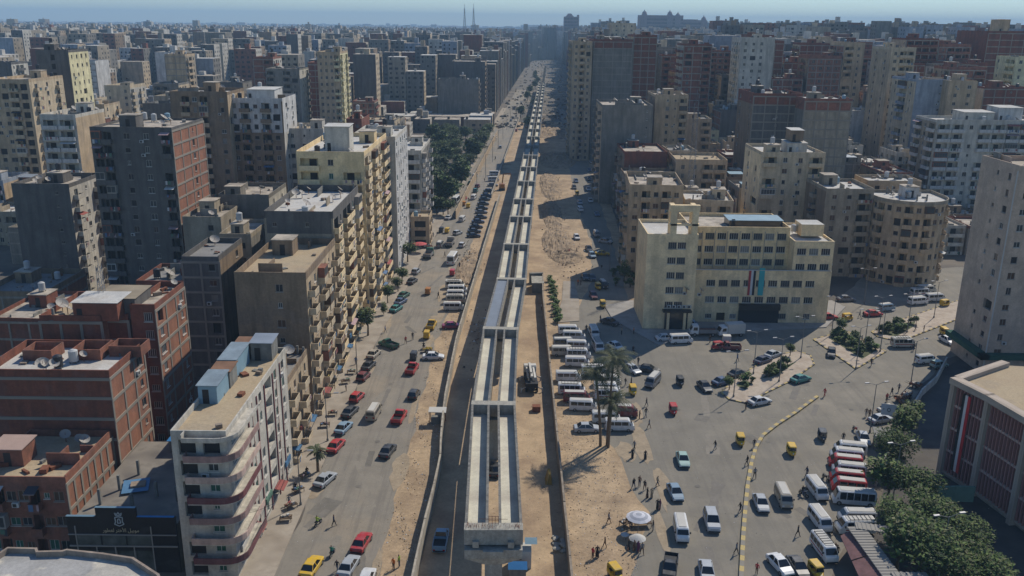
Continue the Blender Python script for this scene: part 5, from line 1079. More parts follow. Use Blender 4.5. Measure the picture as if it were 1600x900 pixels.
def stall(label, px, py, L, W_, m, rz=0, goods=None, n=14):
    v = at(px, py); T = thing('market_stall', label, 'stall', (v.x, v.y, 0), rz); mb = MB(); mb.box(-L/2,L/2,-W_/2,W_/2,.65,.75)
    for x in (-L/2+.06, L/2-.12):
        for y in (-W_/2+.05, W_/2-.1): mb.box(x,x+.06,y,y+.06,0,.65)
    mb.build('table', m, T); r = random.Random(int(px)); gb = MB()
    for k in range(n): a, b_ = r.uniform(-L/2+.2,L/2-.2), r.uniform(-W_/2+.2,W_/2-.2); gb.rbox(a,b_,.35,.28,.75,.75+r.uniform(.1,.3),r.random(),r.randrange(4))
    gb.build('goods', goods or [CLOTH[5], CLOTH[0], M_r2, CLOTH[4]], T, kind='stuff')
stall('low market stall loaded with goods under the ringed parasol', 1003, 822, 2.4, 1.3, M_bark, .1); stall('small stall of bundles left of the ringed parasol', 978, 822, 1.6, 1.2, M_bark, .6, [M_r1, M_r2, M_framew, M_r3]); stall('cloth covered stall by the red parasol', 668, 388, 3, 1.6, M_bark, .2, [CLOTH[2], CLOTH[1], CLOTH[0], M_r2])
v = at(686,640, 2.4); T = thing('vendor_shelter', 'makeshift vendor shelter with white sheet on the left verge', 'shelter', (v.x-.3, v.y, 0)); mb = MB(); mb.hexa([(-1.4,-.9,2.3),(1.5,-.9,2.2),(1.5,.9,2.4),(-1.4,.9,2.4)],[(-1.4,-.9,2.38),(1.5,-.9,2.28),(1.5,.9,2.48),(-1.4,.9,2.48)]); mb.build('canopy', M_framew, T); mb = MB(); mb.box(-1,.4,-.6,.6,0,1.1); mb.build('counter', M_concd, T); mb = MB()
for x, y in ((-1.2,-.8),(1.3,-.8),(1.3,.8),(-1.2,.8)): mb.tube((x,y,0),(x,y,2.3),.05,4)
mb.build('posts', M_rust, T, kind='stuff')
# corrugated shed lower right, kiosk, sign board, courtyard wall, garden wall
P = gp((1314,840),(1342,822)); 
def roofpanel(name, m, pts, parent, t=.1):
    mb = MB(); lo = [(p[0], p[1], p[2]) for p in pts]; mb.hexa(lo, [(a, b_, c+t) for a, b_, c in lo]); return mb.build(name, m, parent)
M_tin = mat('ribbed_tin', (.30,.28,.245), var=.2, vs=1.5); a = at(1337,823,3.6); b_ = at(1395,902,3.6); T = thing('tin_roof_shed', 'shed with ribbed grey roof edge and maroon lean-to below the grove', 'shed', (a.x, a.y, 0)); d = b_-a; L = d.length; an = math.atan2(d.y, d.x); n = 36
for k in range(n): c = d*((k+.5)/n); put(unit(M_tin), 'roof_rib', T, (c.x, c.y, 3.5+.06*(k%2)), an, scale=(L/n, 2.2, .12))
e = at(1392,830,3.6)-a; L2 = e.length; an2 = math.atan2(e.y, e.x)
for k in range(16): c = e*((k+.5)/16); put(unit(M_tin), 'roof_rib', T, (c.x, c.y+.1, 3.64+.06*(k%2)), an2, scale=(L2/16, 1.6, .12))
f2 = at(1450,903,3.6)-b_; L3 = f2.length; an3 = math.atan2(f2.y, f2.x)
for k in range(12): c = (b_-a)+f2*((k+.5)/12); put(unit(M_tin), 'roof_rib', T, (c.x, c.y-.2, 3.72+.06*(k%2)), an3, scale=(L3/12, 1.8, .12))
q = [at(1313,838,2.6), at(1337,826,3.4), at(1362,866,3.4), at(1330,876,2.6)]; mm = mat('maroon_sheet', (.17,.09,.085), var=.25, vs=1); roofpanel('lean_to_roof', mm, [tuple(p-a+Vector((0,0,p.z))) [:3] if 0 else (p.x-a.x, p.y-a.y, p.z) for p in q][::-1], T); q = [at(1331,878,2.6), at(1362,868,3.4), at(1385,902,3.4), at(1344,906,2.6)]; roofpanel('lean_to_roof', mm, [(p.x-a.x, p.y-a.y, p.z) for p in q][::-1], T)
mb = MB(); c = d/2; mb.rbox(c.x-.6, c.y, L, .2, 0, 3.4, an); mb.build('wall', C['dbrown'], T)
v = at(1383,700); T = thing('grey_kiosk', 'small dark kiosk with flat grey roof above the parked minibus row', 'kiosk', (v.x, v.y, 0), -.25); mb = MB(); mb.box(-1.7,1.7,-1.5,1.5,0,2.5); mb.build('walls', M_concd, T); mb = MB(); mb.box(-2,2,-1.8,1.8,2.5,2.65); mb.build('roof', M_roofg, T)
v = at(1386,668); T = thing('sign_board', 'tilted white sign board with dark ring mark beside the silver car', 'sign', (v.x, v.y, 0), -.3); mb = MB(); mb.tube((-.9,0,0),(-.9,0,3.4),.05,5); mb.tube((.9,0,0),(.9,0,3.4),.05,5); mb.build('posts', M_pole, T, kind='stuff'); mb = MB(); mb.hexa([(-1.3,-.5,2.4),(1.3,-.5,2.4),(1.3,-.42,2.4),(-1.3,-.42,2.4)],[(-1.3,.5,4.0),(1.3,.5,4.0),(1.3,.58,4.0),(-1.3,.58,4.0)]); mb.build('board', M_framew, T)
mb = MB(); n = 14
for k in range(n):
    t0, t1 = 6.28*k/n, 6.28*(k+1)/n; g_ = lambda q, t: (q*math.cos(t)-.1, -.02-.5+ (q*math.sin(t)+.8)*.625-.02, 3.2+q*math.sin(t)); mb.q(g_(.2,t0), g_(.2,t1), g_(.3,t1), g_(.3,t0))
mb.build('ring_mark', M_blk, T)
wall_run('courtyard_wall', 'low pale wall between the square and the shaded courtyard grove', gp((1478,568),(1462,598),(1440,618),(1418,655),(1395,700),(1378,730),(1368,760)), 1.4, .3, C['offwhite'])
wall_run('garden_wall', 'pale green low wall across the dark courtyard before the fin office', gp((1462,785),(1490,783),(1520,784)), 2.4, .3, mat('pale_green_wall', (.16,.27,.21), var=.2))
mb = MB(); v = at(975,750); 
# ================================================================ vehicles
def paint(n, c, **k): return mat('paint_'+n, c, rough=.38, var=.06, spec=.5, col2=tuple(x*.75+.06 for x in c), c2s=1.3, rnd=.1, **k)
PC = {'white':(.62,.62,.60),'cream':(.55,.50,.40),'red':(.42,.02,.02),'maroon':(.16,.025,.025),'silver':(.38,.40,.41),'grey':(.17,.175,.18),'dark':(.035,.037,.04),'black':(.012,.012,.014),'blue':(.05,.09,.17),'navy':(.02,.035,.08),'teal':(.03,.20,.17),'green':(.01,.10,.06),'ltgreen':(.30,.44,.38),'yellow':(.62,.38,.01),'orange':(.45,.17,.01),'beige':(.36,.31,.23),'magenta':(.28,.02,.08),'ltblue':(.20,.30,.38),'brown':(.14,.08,.05)}
PM = {k: paint(k, v) for k, v in PC.items()}
M_cg = mat('car_glass', (.012,.015,.018), rough=.06, var=0, spec=.7); M_tyre = mat('tyre_rubber', (.02,.02,.02), var=0); M_rim = mat('wheel_rim', (.3,.3,.3), metal=.7, rough=.4, var=0); M_hl = mat('headlight_glass', (.6,.6,.58), rough=.1, var=0); M_tl = mat('tail_light_red', (.35,.01,.01), rough=.2, var=0); M_trim = mat('black_trim', (.02,.02,.022), rough=.6, var=0)
def wheel_mesh(R, w_):
    mb = MB(); mb.tube((0,-w_/2,0),(0,w_/2,0),R,12,0); mb.tube((0,-w_/2-.01,0),(0,w_/2+.01,0),R*.58,10,1); return mb.mesh('wheel_mesh', [M_tyre, M_rim])
WH1, WH2, WH3 = wheel_mesh(.31,.2), wheel_mesh(.42,.28), wheel_mesh(.24,.12)
def bring(x, hw, zb, zt, ch=.1): return [(x,-hw*.92,zb),(x,-hw,zb+.16),(x,-hw,zt-ch),(x,-hw+ch*1.1,zt),(x,hw-ch*1.1,zt),(x,hw,zt-ch),(x,hw,zb+.16),(x,hw*.92,zb)]
BLK = {}
def bl(me_name, mb, mats): return mb.mesh(me_name, mats)
def box_part(name, T, dims, m):
    k = (dims, m.name)
    if k not in BLK: mb = MB(); mb.box(*dims); BLK[k] = mb.mesh(name+'_mesh', [m])
    return put(BLK[k], name, T)
def objslot(o, m):
    o.material_slots[0].link = 'OBJECT'; o.material_slots[0].material = m
def car_base(L, Wd, st, cab, roofz, wheels=WH1, wx=None, zb=.22, pillars=True):
    T = bpy.data.objects.new('tmpl', None); COL.objects.link(T); hw = Wd/2
    mb = MB(); mb.loft([bring(x, hw*k, zb, zt) for x, k, zt in st]); 
    (bx0, bx1, bz, tx0, tx1, bh, th) = cab   # roof slab + pillars in paint
    ro = [(tx0,-th,roofz),(tx1,-th,roofz),(tx1,th,roofz),(tx0,th,roofz)]; mb.hexa([(a,b_,c-.03) for a,b_,c in ro], [(a*.96+.0,b_*.9,c+.035) for a,b_,c in ro])
    for s in (-1, 1):
        for (xa, xb) in ((bx0,tx0),(bx1,tx1),((bx0+bx1)/2,(tx0+tx1)/2)):
            mb.hexa([(xa-.05,s*bh-.03,bz-.02),(xa+.05,s*bh-.03,bz-.02),(xa+.05,s*bh+.03,bz-.02),(xa-.05,s*bh+.03,bz-.02)], [(xb-.05,s*th-.03,roofz),(xb+.05,s*th-.03,roofz),(xb+.05,s*th+.03,roofz),(xb-.05,s*th+.03,roofz)])
    me = mb.mesh('car_body', [PM['white']]); b = put(me, 'body', T); objslot(b, PM['white'])
    B = [(bx0,-bh,bz),(bx1,-bh,bz),(bx1,bh,bz),(bx0,bh,bz)]; Q = [(tx0,-th,roofz-.02),(tx1,-th,roofz-.02),(tx1,th,roofz-.02),(tx0,th,roofz-.02)]
    for nm, ids in (('windscreen',(1,2)),('rear_window',(3,0)),('side_window',(0,1)),('side_window',(2,3))):
        mb = MB(); i, j = ids; mb.q(B[i],B[j],Q[j],Q[i]); mb.build(nm, M_cg, T)
    wx = wx or L*.31
    for x in (-wx, wx):
        for s in (-1, 1): put(wheels, 'wheel', T, (x, s*(hw-.1), .31 if wheels is WH1 else .42))
    for s in (-1, 1):
        y0, y1 = sorted((s*hw*.55, s*hw*.88)); xf, xr = st[-1][0], st[0][0]
        box_part('headlight', T, (xf-.06, xf+.02, y0, y1, st[-1][2]-.2, st[-1][2]-.06), M_hl); box_part('tail_light', T, (xr-.02, xr+.06, y0, y1, st[0][2]-.24, st[0][2]-.08), M_tl)
    box_part('bumper', T, (st[-1][0]-.05, st[-1][0]+.06, -hw*.85, hw*.85, .28, .45), M_trim); box_part('bumper', T, (st[0][0]-.06, st[0][0]+.05, -hw*.85, hw*.85, .3, .48), M_trim)
    return T
TPL = {}
TPL['sedan'] = car_base(4.4,1.72,[(-2.15,.86,.78),(-2.05,.97,.9),(-1.3,1,.96),(.9,1,.93),(1.8,.96,.8),(2.15,.84,.66)],(-1.6,1.05,.92,-1.0,.3,.78,.6),1.42)
TPL['hatch'] = car_base(3.8,1.64,[(-1.85,.88,.9),(-1.75,.98,.95),(.8,1,.95),(1.55,.96,.82),(1.85,.84,.66)],(-1.75,.95,.92,-1.45,.25,.75,.62),1.48)
TPL['suv'] = car_base(4.5,1.8,[(-2.2,.92,1.0),(-2.1,.99,1.08),(1.0,1,1.08),(2.0,.97,.98),(2.2,.88,.8)],(-2.1,1.15,1.04,-1.9,.45,.84,.7),1.78)
T = TPL['pickup'] = car_base(4.9,1.75,[(-2.4,.98,.72),(-2.35,1,.75),(-.2,1,.75),(-.15,1,.98),(1.2,1,.98),(2.1,.97,.88),(2.4,.88,.7)],(-.15,1.35,.94,.05,.75,.8,.66),1.62)
mb = MB()
for s in (-1, 1): y0, y1 = sorted((s*.86, s*.80)); mb.box(-2.4,-.2,y0,y1,.7,1.12)
mb.box(-2.4,-2.34,-.8,.8,.7,1.12); mb.box(-.26,-.2,-.8,.8,.7,1.12); o = mb.build('bed_side', [PM['white']], T); objslot(o, PM['white']); box_part('bed_floor', T, (-2.33,-.27,-.79,.79,.752,.79), M_trim)
def van(L, Wd, Hh, nwin, rake=.55, z0=.28, wheels=WH1, roofw=None):
    T = bpy.data.objects.new('tmpl', None); COL.objects.link(T); hw = Wd/2; x0, x1 = -L/2, L/2
    def rg(x, k, zt, top=.86): return [(x,-hw*k*.93,z0),(x,-hw*k,z0+.15),(x,-hw*k,1.12),(x,-hw*k*(top+.05),zt-.12),(x,-hw*k*(top-.12),zt),(x,hw*k*(top-.12),zt),(x,hw*k*(top+.05),zt-.12),(x,hw*k,1.12),(x,hw*k,z0+.15),(x,hw*k*.93,z0)]
    mb = MB(); mb.loft([rg(x0,.95,Hh-.1),rg(x0+.15,1,Hh),(rg(x1-.95,1,Hh-.02)),rg(x1-.8,1,Hh-.12),rg(x1-.25,.98,1.25),rg(x1-.05,.95,1.0),rg(x1,.9,.8)]); o = mb.build('body', [PM['white']], T); objslot(o, PM['white'])
    mb = MB(); mb.box(x0+.25, x1-1.1, -hw*.6, hw*.6, Hh+.004, Hh+.05); mb.build('roof_panel', roofw or M_framew, T)
    def P(x, s, z): k = (z-1.12)/(Hh-.12-1.12); return (x, s*(hw*(1-.09*k)+.012), z)
    zs, zt = 1.18, Hh-.24; span = (x1-1.0)-(x0+.25)
    for s in (-1, 1):
        for k in range(nwin):
            a = x0+.3+span*k/nwin; b_ = a+span/nwin-.1; mb = MB(); mb.q(P(a,s,zs),P(b_,s,zs),P(b_,s,zt),P(a,s,zt)); mb.build('side_window', M_cg, T)
    f = lambda z: x1-.25-(z-1.25)/(Hh-.12-1.25)*.55+.015
    mb = MB(); zt2 = Hh-.2; mb.q((f(1.3),-hw*.86,1.3),(f(1.3),hw*.86,1.3),(f(zt2),hw*.8,zt2),(f(zt2),-hw*.8,zt2)); mb.build('windscreen', M_cg, T)
    mb = MB(); mb.q((x0-.005,-hw*.75,1.2),(x0-.005,hw*.75,1.2),(x0+.0,hw*.72,Hh-.3),(x0+.0,-hw*.72,Hh-.3)); mb.build('rear_window', M_cg, T)
    for x in (x0+.95, x1-1.0):
        for s in (-1, 1): put(wheels, 'wheel', T, (x, s*(hw-.1), .31 if wheels is WH1 else .42))
    for s in (-1, 1): y0, y1 = sorted((s*hw*.5, s*hw*.85)); box_part('headlight', T, (x1-.05,x1+.02,y0,y1,.62,.8), M_hl); box_part('tail_light', T, (x0-.02,x0+.05,y0,y1,.7,.95), M_tl); box_part('mirror', T, (x1-.75,x1-.65,*sorted((s*(hw+.02),s*(hw+.2))),1.25,1.5), M_trim)
    box_part('bumper', T, (x1-.04,x1+.06,-hw*.85,hw*.85,.3,.5), M_trim); return T
TPL['minibus'] = van(4.75,1.72,2.0,3); TPL['minibus_b'] = van(4.9,1.75,2.12,4)
mb = MB()
for k in range(6): mb.box(-1.8+k*.55,-1.76+k*.55,-.65,.65,2.2,2.24)
for s in (-1,1): mb.box(-1.8,1.0,*sorted((s*.65,s*.69)),2.2,2.3)
mb.build('roof_rack', M_trim, TPL['minibus_b']); box_part('side_stripe', TPL['minibus_b'], (-2.0,1.6,-.885,.885,.78,.92), M_tl)
TPL['bus'] = van(7.0,2.2,2.7,5,wheels=WH2); TPL['minivan'] = van(4.0,1.6,1.85,2)
def tuk():
    T = bpy.data.objects.new('tmpl', None); COL.objects.link(T)
    mb = MB(); mb.loft([bring(-1.25,.58,.35,.95),bring(-1.2,.64,.35,1.0),bring(.1,.64,.35,.75),bring(.7,.5,.4,1.0),bring(1.15,.25,.45,.85)]); o = mb.build('body', [PM['yellow']], T); objslot(o, PM['yellow'])
    mb = MB(); mb.loft([[(x,-w_,z-.08),(x,-w_*.8,z+.06),(x,w_*.8,z+.06),(x,w_,z-.08)] for x, w_, z in ((-1.3,.56,1.5),(-1.15,.64,1.62),(.45,.6,1.66),(.62,.52,1.58))]); mb.box(-1.28,-1.22,-.58,.58,.9,1.5); o = mb.build('canopy', [PM['yellow']], T); objslot(o, PM['yellow'])
    mb = MB()
    for s in (-.56,.56):
        for x, x2 in ((.62,.55),(-.2,-.2)): mb.tube((x,s,.8),(x2,s,1.55),.025,4)
    mb.build('canopy_frame', M_trim, T); mb = MB(); mb.q((.72,-.48,.98),(.72,.48,.98),(.6,.46,1.5),(.6,-.46,1.5)); mb.build('windscreen', M_cg, T); box_part('seat', T, (-1.1,-.4,-.5,.5,.75,.95), M_trim)
    put(WH3, 'wheel', T, (-.8,-.55,.24)); put(WH3, 'wheel', T, (-.8,.55,.24)); put(WH3, 'wheel', T, (1.0,0,.24)); box_part('headlight', T, (1.12,1.2,-.1,.1,.7,.86), M_hl); return T
TPL['tuktuk'] = tuk()
def truck(kind):
    T = bpy.data.objects.new('tmpl', None); COL.objects.link(T)
    mb = MB(); mb.loft([bring(1.1,1.0,.5,2.3),bring(1.2,1.03,.5,2.4),bring(2.3,1.03,.5,2.35),bring(2.75,.98,.5,1.3),bring(2.85,.95,.5,1.1)]); o = mb.build('cab', [PM['white']], T); objslot(o, PM['white'])
    mb = MB(); mb.q((2.78,-.85,1.35),(2.78,.85,1.35),(2.36,.85,2.2),(2.36,-.85,2.2)); mb.build('windscreen', M_cg, T)
    for s in (-1,1): mb = MB(); mb.q((1.35,s*1.045,1.4),(2.3,s*1.045,1.4),(2.15,s*1.045,2.1),(1.35,s*1.045,2.1)); mb.build('side_window', M_cg, T)
    box_part('chassis', T, (-2.9,1.1,-.4,.4,.5,.75), M_trim)
    if kind == 'box': mb = MB(); mb.box(-2.9,1.0,-1.05,1.05,.78,2.9); mb.build('cargo_box', M_framew, T)
    else:
        m_ = PM['brown'] if kind == 'dump' else PM['ltgreen']; mb = MB(); mb.box(-2.9,1.0,-1.08,1.08,.78,.9)
        for s in (-1,1): mb.box(-2.9,1.0,*sorted((s*1.08,s*1.0)),.9,1.6)
        mb.box(-2.9,-2.8,-1,1,.9,1.6); mb.box(.9,1.0,-1,1,.9,1.8); mb.build('cargo_bed', mat('truck_bed_grey', (.22,.21,.2), var=.2), T); box_part('load', T, (-2.78,.88,-.98,.98,.91,1.25 if kind == 'dump' else 1.0), M_rust if kind == 'dump' else M_r2)
    for x in (-2.0, 1.9):
        for s in (-1,1): put(WH2, 'wheel', T, (x, s*.9, .42))
    for s in (-1,1): box_part('headlight', T, (2.8,2.88,*sorted((s*.55,s*.85)),.7,.9), M_hl)
    return T
TPL['boxtruck'] = truck('box'); TPL['dumptruck'] = truck('dump'); TPL['flattruck'] = truck('flat')
def moto():
    T = bpy.data.objects.new('tmpl', None); COL.objects.link(T); me = wheel_mesh(.3,.1)
    put(me, 'wheel', T, (-.62,0,.3)); put(me, 'wheel', T, (.62,0,.3)); mb = MB(); mb.tube((-.6,0,.35),(.1,0,.6),.07,5); mb.tube((.1,0,.6),(.6,0,.35),.05,5); mb.hexa([(-.1,-.13,.55),(.35,-.13,.6),(.35,.13,.6),(-.1,.13,.55)],[(-.1,-.1,.8),(.3,-.1,.9),(.3,.1,.9),(-.1,.1,.8)]); o = mb.build('body', [PM['red']], T); objslot(o, PM['red'])
    box_part('seat', T, (-.7,-.1,-.12,.12,.72,.82), M_trim); mb = MB(); mb.tube((.6,0,.35),(.4,0,1.0),.03,4); mb.tube((.4,-.33,1.02),(.4,.33,1.02),.025,4); mb.build('handlebar', M_steel, T); return T
TPL['motorcycle'] = moto()
used = set()
CATS = {'sedan':'car','hatch':'car','suv':'car','pickup':'pickup','minibus':'minibus','minibus_b':'minibus','bus':'bus','minivan':'van','tuktuk':'tuk-tuk','boxtruck':'truck','dumptruck':'truck','flattruck':'truck','motorcycle':'motorcycle'}
NAMES = {'sedan':'sedan_car','hatch':'hatchback_car','suv':'suv','pickup':'pickup_truck','minibus':'minibus','minibus_b':'minibus','bus':'bus','minivan':'minivan','tuktuk':'tuktuk','boxtruck':'box_truck','dumptruck':'dump_truck','flattruck':'flatbed_truck','motorcycle':'motorcycle'}
GR = {'car':'cars on the streets','minibus':'minibuses','tuk-tuk':'tuk-tuks'}
KIDS = {k: [c for c in COL.objects if c.parent is T] for k, T in TPL.items()}
def veh(kind, col, px, py, hd, label, s=1.0, zz=.55, xy=None):
    v = Vector((*xy, 0)) if xy else at(px, py, zz)
    T = bpy.data.objects.new(NAMES[kind], None); COL.objects.link(T); T.location = (v.x, v.y, .012); T.rotation_euler = (0,0,rad(hd)); T.scale = (s,s,s)
    T['label'] = label; T['category'] = CATS[kind]
    if CATS[kind] in GR: T['group'] = GR[CATS[kind]]
    for c in KIDS[kind]:
        o = c.copy(); COL.objects.link(o); o.parent = T
        if c.material_slots[0].link == 'OBJECT': o.material_slots[0].material = PM[col] if not (kind == 'tuktuk' and c.name.startswith('canopy') and col in ('red',)) else PM[col]
    return T
